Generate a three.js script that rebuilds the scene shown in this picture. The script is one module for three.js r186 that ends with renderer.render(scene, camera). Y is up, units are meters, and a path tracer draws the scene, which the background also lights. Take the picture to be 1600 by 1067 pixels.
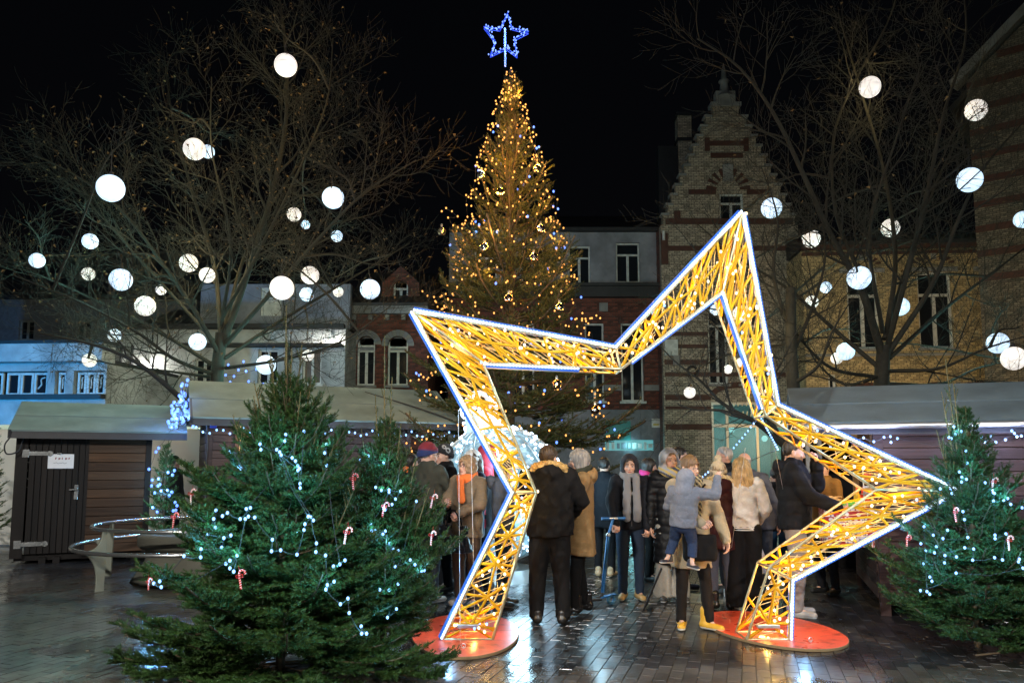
import * as THREE from 'three';
import { mergeGeometries, mergeVertices } from 'three/addons/utils/BufferGeometryUtils.js';
import { RoundedBoxGeometry } from 'three/addons/geometries/RoundedBoxGeometry.js';

// ------------------------------------------------------------------ camera, sky, exposure
const W = 1600, H = 1067, F = 1200, CY = 605, EYE = 1.6, PITCH = Math.atan(0.1);
const sp = Math.sin(PITCH), cp = Math.cos(PITCH);
const scene = new THREE.Scene();
const camera = new THREE.PerspectiveCamera(2 * Math.atan(H / 2 / F) * 180 / Math.PI, W / H, 0.05, 400);
camera.position.set(0, EYE, 0);
camera.rotation.set(PITCH, 0, 0);
camera.setViewOffset(W, H, 0, H / 2 - CY, W, H);
const renderer = new THREE.WebGLRenderer({ antialias: true });
renderer.setSize(W, H);
renderer.toneMapping = THREE.LinearToneMapping;
renderer.toneMappingExposure = 1;
renderer.shadowMap.enabled = true;

// night sky: almost black, a trace of town glow low down, the same all round
{
  const w = 64, h = 32, data = new Float32Array(w * h * 4);
  for (let j = 0; j < h; j++) for (let i = 0; i < w; i++) {
    const el = ((j + 0.5) / h - 0.5) * Math.PI, g = Math.exp(-Math.max(0, el) * 3.5), k = (j * w + i) * 4;
    data[k] = 0.0009 + 0.0020 * g; data[k + 1] = 0.0011 + 0.0018 * g; data[k + 2] = 0.0017 + 0.0017 * g; data[k + 3] = 1;
  }
  const t = new THREE.DataTexture(data, w, h, THREE.RGBAFormat, THREE.FloatType);
  t.mapping = THREE.EquirectangularReflectionMapping; t.magFilter = THREE.LinearFilter; t.needsUpdate = true;
  scene.background = t; scene.environment = t;
}
const townFill = new THREE.DirectionalLight(0xbfcfff, 0.035);  // added faint fill for distant town lights, lifts dim houses and trees
townFill.position.set(-14, 40, 26); townFill.target.position.set(0, 0, -14); townFill.shadow.radius = 8;
Object.assign(townFill.shadow.camera, { left: -40, right: 40, top: 40, bottom: -40, near: 1, far: 120 });
townFill.name = 'town_fill'; scene.add(townFill, townFill.target);

// ------------------------------------------------------------------ helpers
const V = (x, y, z) => new THREE.Vector3(x, y, z);
// a point of the place seen at pixel (px, py) and lying d metres ahead of the camera
function P(px, py, d) {
  const t = (CY - py) / F, Y = d * (sp + t * cp) / (cp - t * sp), zc = Y * sp + d * cp;
  return V((px - 800) / F * zc, EYE + Y, -d);
}
function G(px, py, y = 0) {          // the point of the ground at that pixel
  const t = (CY - py) / F, dx = (px - 800) / F, dy = t * cp + sp, dz = -(cp - t * sp), s = (y - EYE) / dy;
  return V(dx * s, y, dz * s);
}
let seed = 7;
function rnd() { seed = (seed * 1664525 + 1013904223) >>> 0; return seed / 4294967296; }
const R = (a, b) => a + (b - a) * rnd();
const pick = (a) => a[Math.floor(rnd() * a.length)];
const clamp = THREE.MathUtils.clamp, lerp = THREE.MathUtils.lerp, rad = (a) => a * Math.PI / 180;
const C = (r, g, b) => new THREE.Color().setRGB(r, g, b);
const used = {};
function numbered(n) { const k = used[n] = (used[n] ?? -1) + 1; return k ? n + '_' + String(k).padStart(3, '0') : n; }
function thing(name, label, category, pos = V(0, 0, 0), yaw = 0, group) {
  const o = new THREE.Group(); o.name = numbered(name); o.position.copy(pos); o.rotation.y = yaw;
  o.userData = { label, category }; if (group) o.userData.group = group;
  scene.add(o); return o;
}
function part(name, geo, mat, parent, extra) {
  const m = new THREE.Mesh(Array.isArray(geo) ? join(geo) : geo, mat); m.name = name; parent.add(m);
  if (extra) Object.assign(m.userData, typeof extra === 'string' ? { label: extra } : extra);
  return m;
}
function parts(name, list, mat, parent) { list.forEach((g) => part(name, g, mat, parent)); }
function struct(name, geo, mat) { const m = part(numbered(name), geo, mat, scene); m.userData.kind = 'structure'; return m; }
function solo(name, geo, mat, label, category, group) {
  const m = part(numbered(name), geo, mat, scene); m.userData = { label, category }; if (group) m.userData.group = group; return m;
}
const STUFF = { kind: 'stuff' };
function join(list) {
  list = list.filter(Boolean);
  const anyColor = list.some((g) => g.attributes.color);
  return mergeGeometries(list.map((g) => {
    g = g.index ? g.toNonIndexed() : g.clone();
    for (const k of Object.keys(g.attributes)) if (!['position', 'normal', 'uv', 'color'].includes(k)) g.deleteAttribute(k);
    const n = g.attributes.position.count;
    if (!g.attributes.uv) g.setAttribute('uv', new THREE.BufferAttribute(new Float32Array(n * 2), 2));
    if (anyColor && !g.attributes.color) g.setAttribute('color', new THREE.BufferAttribute(new Float32Array(n * 3).fill(1), 3));
    if (!g.attributes.normal) g.computeVertexNormals();
    return g;
  }));
}
const M4 = new THREE.Matrix4();
function moved(g, pos, rot = [0, 0, 0], s = [1, 1, 1]) {
  M4.compose(pos.isVector3 ? pos : V(...pos), new THREE.Quaternion().setFromEuler(new THREE.Euler(...rot)), V(...s));
  g.applyMatrix4(M4); return g;
}
// box centred at (x, y, z) with uv in metres, small chamfer optional
function box(w, h, d, x = 0, y = 0, z = 0, r = 0) {
  const g = r ? new RoundedBoxGeometry(w, h, d, 1, r) : new THREE.BoxGeometry(w, h, d);
  const p = g.attributes.position, n = g.attributes.normal, uv = g.attributes.uv;
  for (let i = 0; i < p.count; i++) {
    const ax = Math.abs(n.getX(i)), ay = Math.abs(n.getY(i)), az = Math.abs(n.getZ(i));
    if (ax > ay && ax > az) uv.setXY(i, p.getZ(i), p.getY(i) + y); else if (ay > az) uv.setXY(i, p.getX(i), p.getZ(i)); else uv.setXY(i, p.getX(i) + x, p.getY(i) + y);
  }
  return g.translate(x, y, z);
}
const UP = V(0, 1, 0);
function bar(a, b, r, seg = 6, r2 = r) {
  const l = a.distanceTo(b), g = new THREE.CylinderGeometry(r2, r, l, seg, 1);
  g.applyQuaternion(new THREE.Quaternion().setFromUnitVectors(UP, b.clone().sub(a).normalize()));
  return g.translate((a.x + b.x) / 2, (a.y + b.y) / 2, (a.z + b.z) / 2);
}
function tube(pts, r, seg = 5, n = 0, closed = false) {
  return new THREE.TubeGeometry(new THREE.CatmullRomCurve3(pts, closed), n || pts.length * 3, r, seg, closed);
}
function ball(r, p, seg = 10) { return new THREE.SphereGeometry(r, seg, Math.max(4, Math.round(seg * 0.7))).translate(p.x, p.y, p.z); }
function tint(g, c) {
  const n = g.attributes.position.count, a = new Float32Array(n * 3);
  for (let i = 0; i < n; i++) { a[i * 3] = c.r; a[i * 3 + 1] = c.g; a[i * 3 + 2] = c.b; }
  g.setAttribute('color', new THREE.BufferAttribute(a, 3)); return g;
}
// value noise, lattice wraps at n
function hash(x, y, z = 0) { let h = Math.imul(x, 374761393) + Math.imul(y, 668265263) + Math.imul(z, 2147483647 - 1013904223); h = Math.imul(h ^ (h >>> 13), 1274126177); return ((h ^ (h >>> 16)) >>> 0) / 4294967296; }
const sm = (t) => t * t * (3 - 2 * t);
function vn2(x, y, n, s = 0) {
  const xi = Math.floor(x), yi = Math.floor(y), u = sm(x - xi), v = sm(y - yi), w = (a) => ((a % n) + n) % n;
  return lerp(lerp(hash(w(xi), w(yi), s), hash(w(xi + 1), w(yi), s), u), lerp(hash(w(xi), w(yi + 1), s), hash(w(xi + 1), w(yi + 1), s), u), v);
}
function fbm(x, y, n, oct, s = 0) { let a = 0, k = 0.5, t = 0; for (let o = 0; o < oct; o++) { a += k * vn2(x * n, y * n, n, s + o); t += k; k *= 0.55; n *= 2; } return a / t; }
function vn3(x, y, z) {
  const xi = Math.floor(x), yi = Math.floor(y), zi = Math.floor(z), u = sm(x - xi), v = sm(y - yi), w = sm(z - zi);
  const e = (k) => lerp(lerp(hash(xi, yi, zi + k), hash(xi + 1, yi, zi + k), u), lerp(hash(xi, yi + 1, zi + k), hash(xi + 1, yi + 1, zi + k), u), v);
  return lerp(e(0), e(1), w) * 2 - 1;
}
// a tile texture from f(u, v) -> [r, g, b] (sRGB 0..1) or a number
function tex(n, f, srgb = true, rep = 1, nh = n) {
  const d = new Uint8Array(n * nh * 4);
  for (let j = 0; j < nh; j++) for (let i = 0; i < n; i++) {
    const c = f((i + 0.5) / n, (j + 0.5) / nh), k = (j * n + i) * 4, a = typeof c === 'number' ? [c, c, c] : c;
    for (let q = 0; q < 3; q++) d[k + q] = clamp(a[q], 0, 1) * 255; d[k + 3] = 255;
  }
  const t = new THREE.DataTexture(d, n, nh); t.magFilter = THREE.LinearFilter; t.minFilter = THREE.LinearMipmapLinearFilter; t.generateMipmaps = true;
  t.wrapS = t.wrapT = THREE.RepeatWrapping; if (Array.isArray(rep)) t.repeat.set(...rep); else t.repeat.set(rep, rep);
  if (srgb) t.colorSpace = THREE.SRGBColorSpace; t.needsUpdate = true; return t;
}
const std = (o) => new THREE.MeshStandardMaterial(o);
const matt = (o) => new THREE.MeshPhysicalMaterial({ specularIntensity: 0.3, ...o });
class Tris {           // grows a list of loose triangles with colours
  constructor() { this.p = []; this.c = []; }
  tri(a, b, c, k) { this.p.push(a.x, a.y, a.z, b.x, b.y, b.z, c.x, c.y, c.z); for (let i = 0; i < 3; i++) this.c.push(k[0], k[1], k[2]); }
  geo() { const g = new THREE.BufferGeometry(); g.setAttribute('position', new THREE.Float32BufferAttribute(this.p, 3)); g.setAttribute('color', new THREE.Float32BufferAttribute(this.c, 3)); g.computeVertexNormals(); g.setAttribute('uv', new THREE.BufferAttribute(new Float32Array(this.p.length / 3 * 2), 2)); return g; }
}
const grainT = tex(256, (u, v) => 0.72 + 0.28 * fbm(u, v, 8, 5, 3), true, 1.0);
const blotchT = tex(256, (u, v) => { const a = fbm(u, v, 4, 6, 11); return 0.62 + 0.38 * clamp((a - 0.25) * 1.8, 0, 1); }, true, 0.3);
const roughT = tex(256, (u, v) => 0.55 + 0.45 * fbm(u, v, 6, 5, 21), false, 0.7);
const fineBump = tex(256, (u, v) => fbm(u, v, 32, 3, 31), false, 1.6);
const woodT = tex(256, (u, v) => { const a = fbm(u * 0.5, v, 4, 4, 41), b = vn2(u * 6 + a * 1.5, v * 96 + a * 10, 96, 5), k = vn2(u * 3, v * 20, 20, 9); return 0.45 + 0.25 * a + 0.2 * b + 0.14 * k; }, true, [0.45, 1.3]);
const woodB = tex(256, (u, v) => { const a = fbm(u, v, 4, 3, 41); return vn2(u * 5 + a, v * 80 + a * 8, 80, 5); }, false, [0.45, 1.3]);
const woodVT = tex(256, (v, u) => { const a = fbm(u * 0.5, v, 4, 4, 41), b = vn2(u * 6 + a * 1.5, v * 96 + a * 10, 96, 5), k = vn2(u * 3, v * 20, 20, 9); return 0.45 + 0.25 * a + 0.2 * b + 0.14 * k; }, true, [1.3, 0.45]);
function brickTex(brick, mortar, vary) {       // one tile = 0.88 m x 0.60 m : 4 bricks x 8 courses
  return tex(256, (u, v) => {
    const row = Math.floor(v * 8), x = u * 4 + (row % 2) * 0.5, col = Math.floor(x) % 4, fx = x - Math.floor(x), fy = v * 8 - row;
    const m = fx < 0.045 || fx > 0.955 || fy < 0.09 || fy > 0.91, q = hash(col, row, 5), g = fbm(u, v, 16, 3, 2) - 0.5;
    return (m ? mortar : brick).map((c, i) => c * (1 + (m ? 0.1 : vary) * (q - 0.5) * 2 + 0.25 * g));
  }, true, [1 / 0.88, 1 / 0.6]);
}
const brickB = tex(256, (u, v) => {
  const row = Math.floor(v * 8), x = u * 4 + (row % 2) * 0.5, fx = x - Math.floor(x), fy = v * 8 - row;
  const e = Math.min(fx, 1 - fx) * 22, f = Math.min(fy, 1 - fy) * 7.5; return clamp(Math.min(e, f) - 0.5, 0, 1) * 0.9 + 0.1 * fbm(u, v, 32, 2, 8);
}, false, [1 / 0.88, 1 / 0.6]);

const M = {
  whiteBrick: std({ color: C(0.74, 0.67, 0.63), map: brickTex([0.72, 0.69, 0.63], [0.36, 0.34, 0.31], 0.16), bumpMap: brickB, bumpScale: 0.006, roughness: 0.45 }),
  yellowBrick: std({ color: C(0.85, 0.82, 0.78), map: brickTex([0.74, 0.66, 0.5], [0.42, 0.37, 0.28], 0.16), bumpMap: brickB, bumpScale: 0.006, roughness: 0.6 }),
  redBrick: std({ color: C(0.7, 0.66, 0.64), map: brickTex([0.45, 0.23, 0.18], [0.33, 0.28, 0.25], 0.25), bumpMap: brickB, bumpScale: 0.006, roughness: 0.8 }),
  band: std({ color: C(0.1, 0.036, 0.024), map: grainT, roughness: 0.7 }),
  plasterGrey: std({ color: C(0.3, 0.3, 0.34), map: blotchT, bumpMap: fineBump, bumpScale: 0.002, roughness: 0.85 }),
  plasterWhite: std({ color: C(0.55, 0.56, 0.56), map: blotchT, bumpMap: fineBump, bumpScale: 0.002, roughness: 0.85 }),
  panelGrey: std({ color: C(0.2, 0.21, 0.25), map: grainT, roughness: 0.55 }),
  stone: std({ color: C(0.33, 0.32, 0.31), map: blotchT, roughness: 0.8 }),
  slate: std({ color: C(0.022, 0.022, 0.026), map: grainT, roughness: 0.6 }),
  frameWhite: std({ color: C(0.72, 0.72, 0.7), map: grainT, roughness: 0.45 }),
  glassDark: std({ color: C(0.012, 0.014, 0.018), roughness: 0.06, metalness: 0.0 }),
  glassShop: new THREE.MeshPhysicalMaterial({ color: C(0.75, 0.9, 0.9), transmission: 1, thickness: 0, roughness: 0.05, ior: 1.5 }),
  roofFelt: std({ color: C(0.2, 0.265, 0.25), map: blotchT, bumpMap: fineBump, bumpScale: 0.003, roughness: 0.75 }),
  steel: std({ color: C(0.62, 0.63, 0.62), map: grainT, metalness: 0.9, roughness: 0.3, roughnessMap: roughT }),
  alu: std({ color: C(0.6, 0.6, 0.6), metalness: 0.85, roughness: 0.35 }),
  cable: std({ color: C(0.012, 0.012, 0.014), roughness: 0.6 }),
  cablePale: std({ color: C(0.5, 0.5, 0.48), roughness: 0.5 }),
  chrome: std({ color: C(0.85, 0.85, 0.87), metalness: 1, roughness: 0.04 }),
  vc: std({ vertexColors: true, roughness: 0.8 }),
  black: std({ color: C(0.01, 0.01, 0.011), roughness: 0.6 }),
  white: std({ color: C(0.78, 0.78, 0.76), map: grainT, roughness: 0.6 }),
};
function glow(r, g, b, k = 1) { return std({ color: C(0.03, 0.03, 0.03), emissive: C(r, g, b), emissiveIntensity: k, roughness: 0.4 }); }
function pointLight(name, p, color, I, radius, parent = scene) {
  const l = new THREE.PointLight(color, I); l.name = name; l.position.copy(p); l.shadow.radius = radius / 0.02; l.castShadow = true; parent.add(l); return l;
}
// surface nets: mesh of f < 0 inside the box lo..hi
function nets(f, lo, hi, c) {
  const nx = Math.ceil((hi.x - lo.x) / c) + 1, ny = Math.ceil((hi.y - lo.y) / c) + 1, nz = Math.ceil((hi.z - lo.z) / c) + 1, A = new Float32Array(nx * ny * nz), B = 6;
  const id = (i, j, k) => (k * ny + j) * nx + i;
  for (let k0 = 0; k0 < nz; k0 += B) for (let j0 = 0; j0 < ny; j0 += B) for (let i0 = 0; i0 < nx; i0 += B) {
    const m = f(lo.x + (i0 + B / 2) * c, lo.y + (j0 + B / 2) * c, lo.z + (k0 + B / 2) * c), far = Math.abs(m) > B * c * 1.25 + 0.03;
    for (let k = k0; k < Math.min(k0 + B, nz); k++) for (let j = j0; j < Math.min(j0 + B, ny); j++) for (let i = i0; i < Math.min(i0 + B, nx); i++)
      A[id(i, j, k)] = (i && j && k && i < nx - 1 && j < ny - 1 && k < nz - 1) ? (far ? m : f(lo.x + i * c, lo.y + j * c, lo.z + k * c)) : Math.max(0.001, Math.abs(m));
  }
  const vid = new Int32Array(nx * ny * nz).fill(-1), pos = [], idx = [];
  const E = [[0, 1], [2, 3], [4, 5], [6, 7], [0, 2], [1, 3], [4, 6], [5, 7], [0, 4], [1, 5], [2, 6], [3, 7]], cv = new Float32Array(8);
  for (let k = 0; k < nz - 1; k++) for (let j = 0; j < ny - 1; j++) for (let i = 0; i < nx - 1; i++) {
    let s = 0; for (let q = 0; q < 8; q++) { cv[q] = A[id(i + (q & 1), j + ((q >> 1) & 1), k + (q >> 2))]; if (cv[q] < 0) s++; }
    if (!s || s === 8) continue;
    let x = 0, y = 0, z = 0, n = 0;
    for (const [a, b] of E) if ((cv[a] < 0) !== (cv[b] < 0)) {
      const t = cv[a] / (cv[a] - cv[b]); n++;
      x += (a & 1) + t * ((b & 1) - (a & 1)); y += ((a >> 1) & 1) + t * (((b >> 1) & 1) - ((a >> 1) & 1)); z += (a >> 2) + t * ((b >> 2) - (a >> 2));
    }
    vid[id(i, j, k)] = pos.length / 3; pos.push(lo.x + (i + x / n) * c, lo.y + (j + y / n) * c, lo.z + (k + z / n) * c);
  }
  const quad = (a, b, d, e, flip) => { if (a < 0 || b < 0 || d < 0 || e < 0) return; if (flip) idx.push(a, d, b, a, e, d); else idx.push(a, b, d, a, d, e); };
  for (let k = 1; k < nz - 1; k++) for (let j = 1; j < ny - 1; j++) for (let i = 1; i < nx - 1; i++) {
    const v = A[id(i, j, k)] < 0;
    if (v !== A[id(i + 1, j, k)] < 0) quad(vid[id(i, j - 1, k - 1)], vid[id(i, j, k - 1)], vid[id(i, j, k)], vid[id(i, j - 1, k)], !v);
    if (v !== A[id(i, j + 1, k)] < 0) quad(vid[id(i - 1, j, k - 1)], vid[id(i - 1, j, k)], vid[id(i, j, k)], vid[id(i, j, k - 1)], !v);
    if (v !== A[id(i, j, k + 1)] < 0) quad(vid[id(i - 1, j - 1, k)], vid[id(i, j - 1, k)], vid[id(i, j, k)], vid[id(i - 1, j, k)], !v);
  }
  const g = new THREE.BufferGeometry(); g.setAttribute('position', new THREE.BufferAttribute(new Float32Array(pos), 3)); g.setIndex(idx); g.computeVertexNormals();
  const uv = new Float32Array(pos.length / 3 * 2); for (let i = 0; i < uv.length / 2; i++) { uv[i * 2] = pos[i * 3] + pos[i * 3 + 2] * 0.7; uv[i * 2 + 1] = pos[i * 3 + 1]; }
  g.setAttribute('uv', new THREE.BufferAttribute(uv, 2)); return g;
}
// ------------------------------------------------------------------ large lamps of the square (street lamps behind the viewer)
function streetLamp(x, z, h, I, color, label) {
  const t = thing('street_lamp', label, 'street lamp', V(x, 0, z), Math.atan2(-x, -12 - z), 'street lamps of the square');
  part('pole', new THREE.CylinderGeometry(0.055, 0.09, h, 10).translate(0, h / 2, 0), M.alu, t);
  part('arm', tube([V(0, h - 0.2, 0), V(0, h + 0.15, 0.35), V(0, h + 0.2, 0.9)], 0.035, 8), M.alu, t);
  part('lamp_head', moved(new RoundedBoxGeometry(0.34, 0.12, 0.62, 2, 0.05), [0, h + 0.2, 1.1], [0.12, 0, 0]), M.alu, t);
  part('lamp_lens', moved(new RoundedBoxGeometry(0.28, 0.02, 0.5, 1, 0.008), [0, h + 0.13, 1.1], [0.12, 0, 0]), glow(color.r, color.g, color.b, 6), t);
  const l = new THREE.SpotLight(color, I, 0, rad(60.5), 0.6); l.name = 'lamp_light'; l.position.set(0, h + 0.05, 1.1); l.shadow.radius = 9; l.castShadow = true;
  l.target.position.set(0, 0, 9.5); t.add(l, l.target);
}
streetLamp(-6.5, 5.5, 7.4, 760, C(1, 0.965, 0.9), 'tall grey street lamp with flat head on the left of the square');
streetLamp(5.5, 6.5, 7.8, 600, C(1, 0.96, 0.89), 'tall grey street lamp with flat head on the right of the square');

// ------------------------------------------------------------------ ground and pavers
const wetBump = tex(256, (u, v) => fbm(u, v, 24, 4, 71), false, 1 / 0.8);
const wetRough = tex(512, (u, v) => { const a = fbm(u, v, 5, 5, 77); return clamp(0.13 + (a - 0.32) * 0.95, 0.08, 0.6); }, false, 1 / 3.1);
const wetMap = tex(512, (u, v) => 0.55 + 0.45 * fbm(u, v, 9, 6, 83), true, 1 / 2.3);
const paverMat = new THREE.MeshPhysicalMaterial({ vertexColors: true, map: wetMap, roughnessMap: wetRough, roughness: 1, bumpMap: wetBump, bumpScale: 0.002, clearcoat: 0.5, clearcoatRoughness: 0.18 });
const groundMat = std({ color: C(0.026, 0.025, 0.024), map: wetMap, roughnessMap: wetRough, roughness: 1, bumpMap: wetBump, bumpScale: 0.004 });
const ground = new THREE.Group(); ground.name = 'paved_square'; ground.userData = { kind: 'structure' }; scene.add(ground);
{
  const g = new THREE.PlaneGeometry(260, 260).rotateX(-Math.PI / 2).translate(0, -0.009, -40);
  const p = g.attributes.position, uv = g.attributes.uv; for (let i = 0; i < p.count; i++) uv.setXY(i, p.getX(i), p.getZ(i));
  part('ground_sheet', g, groundMat, ground);
  const th = rad(17), ct = Math.cos(th), st = Math.sin(th), L = 0.212, B = 0.106, near = [], far = [];
  const mk = (cx, cz, a) => {
    const h = 0.008 + (hash(Math.round(cx * 97), Math.round(cz * 89)) - 0.5) * 0.0035, tx = (rnd() - 0.5) * 0.004, tz = (rnd() - 0.5) * 0.004, b = 0.0025, g0 = 0.0014;
    const bl = B / 2 - g0, ll = L / 2 - g0, q = [], put = (x, y, z) => { const X = cx + x * ct - z * st, Z = cz + x * st + z * ct; q.push([X, -0.009 + y + (y ? x * tx * 8 + z * tz * 4 : 0), Z]); };
    for (const [sx, sz] of [[-1, -1], [1, -1], [1, 1], [-1, 1]]) put(sx * (bl - b), h, sz * (ll - b));
    for (const [sx, sz] of [[-1, -1], [1, -1], [1, 1], [-1, 1]]) put(sx * bl, 0, sz * ll);
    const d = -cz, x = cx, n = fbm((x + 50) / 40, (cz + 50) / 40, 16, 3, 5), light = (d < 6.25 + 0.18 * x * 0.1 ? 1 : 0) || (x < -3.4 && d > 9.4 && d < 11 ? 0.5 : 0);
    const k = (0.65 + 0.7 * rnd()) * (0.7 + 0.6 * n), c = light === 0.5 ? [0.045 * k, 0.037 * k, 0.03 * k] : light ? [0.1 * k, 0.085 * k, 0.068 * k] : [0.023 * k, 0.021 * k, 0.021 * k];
    return { q, c, d: Math.hypot(cx, cz) };
  };
  const geo = (list) => {
    const pos = [], col = [], uv = [];
    for (const { q, c } of list) for (const f of [[0, 2, 1], [0, 3, 2], [4, 0, 5], [0, 1, 5], [5, 1, 6], [1, 2, 6], [6, 2, 7], [2, 3, 7], [7, 3, 4], [3, 0, 4]]) for (const i of f) { pos.push(...q[i]); col.push(...c); uv.push(q[i][0], q[i][2]); }
    const g = new THREE.BufferGeometry(); g.setAttribute('position', new THREE.Float32BufferAttribute(pos, 3)); g.setAttribute('color', new THREE.Float32BufferAttribute(col, 3)); g.setAttribute('uv', new THREE.Float32BufferAttribute(uv, 2)); g.computeVertexNormals(); return g;
  };
  for (let i = -130; i < 130; i++) for (let j = -70; j < 70; j++) {
    const u = i * B, v = j * L + (i & 1 ? L / 2 : 0), x = u * ct - v * st, z = u * st + v * ct - 11;
    if (z > -4.8 || z < -17.5 || Math.abs(x) > 8.2) continue;
    const o = mk(x, z); const seen = x > -1.15 && x < 2.9 && z > -10;
    (seen ? near : far).push(o);
  }
  near.sort((a, b) => a.d - b.d);
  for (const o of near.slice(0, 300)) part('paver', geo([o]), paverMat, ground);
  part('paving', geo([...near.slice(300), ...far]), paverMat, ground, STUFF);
}

{
  seed = 31; const L = new Tris();
  for (let i = 0; i < 260; i++) { const x = R(-7, 6), z = R(-12, -5), a = R(0, 6.28), s = R(0.012, 0.03), u = V(Math.cos(a), 0, Math.sin(a)), v = V(-u.z, 0, u.x), p = V(x, 0.004 + rnd() * 0.004, z), k = R(0.4, 1.4); L.tri(p.clone().addScaledVector(u, s), p.clone().addScaledVector(v, s * 0.5).add(V(0, 0.004, 0)), p.clone().addScaledVector(v, -s * 0.5), [0.16 * k, 0.11 * k, 0.06 * k]); L.tri(p.clone().addScaledVector(u, -s), p.clone().addScaledVector(v, -s * 0.5), p.clone().addScaledVector(v, s * 0.5).add(V(0, 0.004, 0)), [0.16 * k, 0.11 * k, 0.06 * k]); }
  const m = part('leaf_litter', L.geo(), M.vc, ground, STUFF); void m;
}
// ------------------------------------------------------------------ buildings
const DP = 0.32;
// wall with openings; outline and openings in metres, x from the left end, y from the ground; the front is at z = 0
function wallGeo(outline, holes, depth = DP) {
  const s = new THREE.Shape(outline.map(([x, y]) => new THREE.Vector2(x, y)));
  for (const h of holes) s.holes.push(new THREE.Path(holePts(h).map(([x, y]) => new THREE.Vector2(x, y)).reverse()));
  return new THREE.ExtrudeGeometry(s, { depth, bevelEnabled: false }).translate(0, 0, -depth);
}
function holePts({ x, y, w, h, arch = 0 }) {
  const p = [[x, y], [x + w, y], [x + w, y + h - arch]];
  if (arch) { for (let i = 1; i < 8; i++) { const a = Math.PI * i / 8; p.push([x + w / 2 + Math.cos(a) * w / 2, y + h - arch + Math.sin(a) * arch]); } }
  p.push([x, y + h - arch]); return p;
}
const rect = (w, h) => [[0, 0], [w, 0], [w, h], [0, h]];
// sash window in an opening: outer frame, mullion and transom, panes; kind: 'cross' has a transom with two lower lights, 'plain' one mullion
function addWindow(parent, o, { frame = M.frameWhite, glass = M.glassDark, kind = 'cross', sill = M.stone, fw = 0.07, blind = null } = {}) {
  const { x, y, w, h, arch = 0 } = o, z = -0.16, t = fw, g = [], ty = y + h * 0.7, W0 = x + w / 2;
  g.push(box(t, h - t * 2, 0.07, x + t / 2, y + h / 2, z), box(t, h - t * 2, 0.07, x + w - t / 2, y + h / 2, z), box(w, t, 0.075, W0, y + t / 2, z), box(w, t, 0.075, W0, y + h - t / 2 - arch, z));
  if (kind === 'cross') g.push(box(w - t * 2, t * 1.15, 0.08, W0, ty, z), box(t * 1.5, ty - y - t * 1.6, 0.072, W0, (ty + y) / 2, z));
  else if (kind === 'plain') g.push(box(t * 1.3, h - t * 2, 0.072, W0, y + h / 2, z));
  const f = part('window', g, frame, parent);
  const panes = kind === 'cross' ? [[x + t, y + t, w / 2 - t, ty - y - t], [W0, y + t, w / 2 - t, ty - y - t], [x + t, ty, w - 2 * t, y + h - ty - t]] : kind === 'plain' ? [[x + t, y + t, w / 2 - t, h - 2 * t], [W0, y + t, w / 2 - t, h - 2 * t]] : [[x + t, y + t, w - 2 * t, h - 2 * t]];
  panes.forEach(([a, b, c, d], i) => part('pane', box(c - 0.004, d - 0.004, 0.02, a + c / 2, b + d / 2, z - 0.02), blind && i === 2 ? blind : glass, f));
  if (arch) part('pane', new THREE.ExtrudeGeometry(new THREE.Shape(holePts({ x: x + 0.004, y: y + h - arch, w: w - 0.008, h: arch, arch }).map(([a, b]) => new THREE.Vector2(a, b))), { depth: 0.02, bevelEnabled: false }).translate(0, 0, z - 0.03), blind || glass, f);
  if (sill) part('sill', box(w + 0.16, 0.09, 0.2, W0, y - 0.05, 0.02), sill, f);
  return f;
}
// voussoirs of an arch over an opening, alternating two stones
function voussoirs(parent, cx, y, r0x, r0y, th, n, mats, a0 = 0, a1 = Math.PI) {
  for (let i = 0; i < n; i++) {
    const b0 = lerp(a0, a1, (i + 0.04) / n), b1 = lerp(a0, a1, (i + 0.96) / n), q = (a, k) => new THREE.Vector2(cx + Math.cos(a) * (r0x + k), y + Math.sin(a) * (r0y + k));
    const s = new THREE.Shape([q(b0, 0), q(b0, th), q((b0 + b1) / 2, th * 1.01), q(b1, th), q(b1, 0)]);
    part('voussoir', new THREE.ExtrudeGeometry(s, { depth: 0.05, bevelEnabled: false }), mats[i % mats.length], parent);
  }
}
const at = (d) => ({ x: (px, py = 640) => P(px, py, d).x, y: (py) => P(800, py, d).y });
function house(name, label, d, pxL, pxR, yaw = 0) {
  const q = at(d), x0 = q.x(pxL), x1 = q.x(pxR), t = thing(name, label, 'building', V(x0, 0, -d), yaw);
  return { t, w: x1 - x0, X: (px) => q.x(px) - x0, Y: q.y, o: (l, r, top, bot, arch = 0) => ({ x: q.x(l) - x0, y: q.y(bot), w: q.x(r) - q.x(l), h: q.y(top) - q.y(bot), arch }) };
}
// simple pitched roof with the ridge parallel to the front
function roofGeo(w, y, depth, rise, over = 0.3) {
  const p = [[over, y], [over, y + 0.14], [-depth / 2, y + rise], [-depth - over, y + 0.14], [-depth - over, y]];
  const s = new THREE.Shape(p.map(([z, yy]) => new THREE.Vector2(-z, yy)));
  return new THREE.ExtrudeGeometry(s, { depth: w, bevelEnabled: false }).rotateY(-Math.PI / 2).scale(1, 1, 1).applyMatrix4(new THREE.Matrix4().makeScale(-1, 1, -1)).translate(0, 0, 0);
}
function blockRest(parent, w, h, depth, mat, z0 = -DP) {     // side and rear walls
  parts('side_wall', [box(DP, h, depth - DP, DP / 2, h / 2, z0 - (depth - DP) / 2), box(DP, h, depth - DP, w - DP / 2, h / 2, z0 - (depth - DP) / 2)], mat, parent);
  part('rear_wall', box(w, h, DP, w / 2, h / 2, -depth - DP / 2), mat, parent);
}

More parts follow.
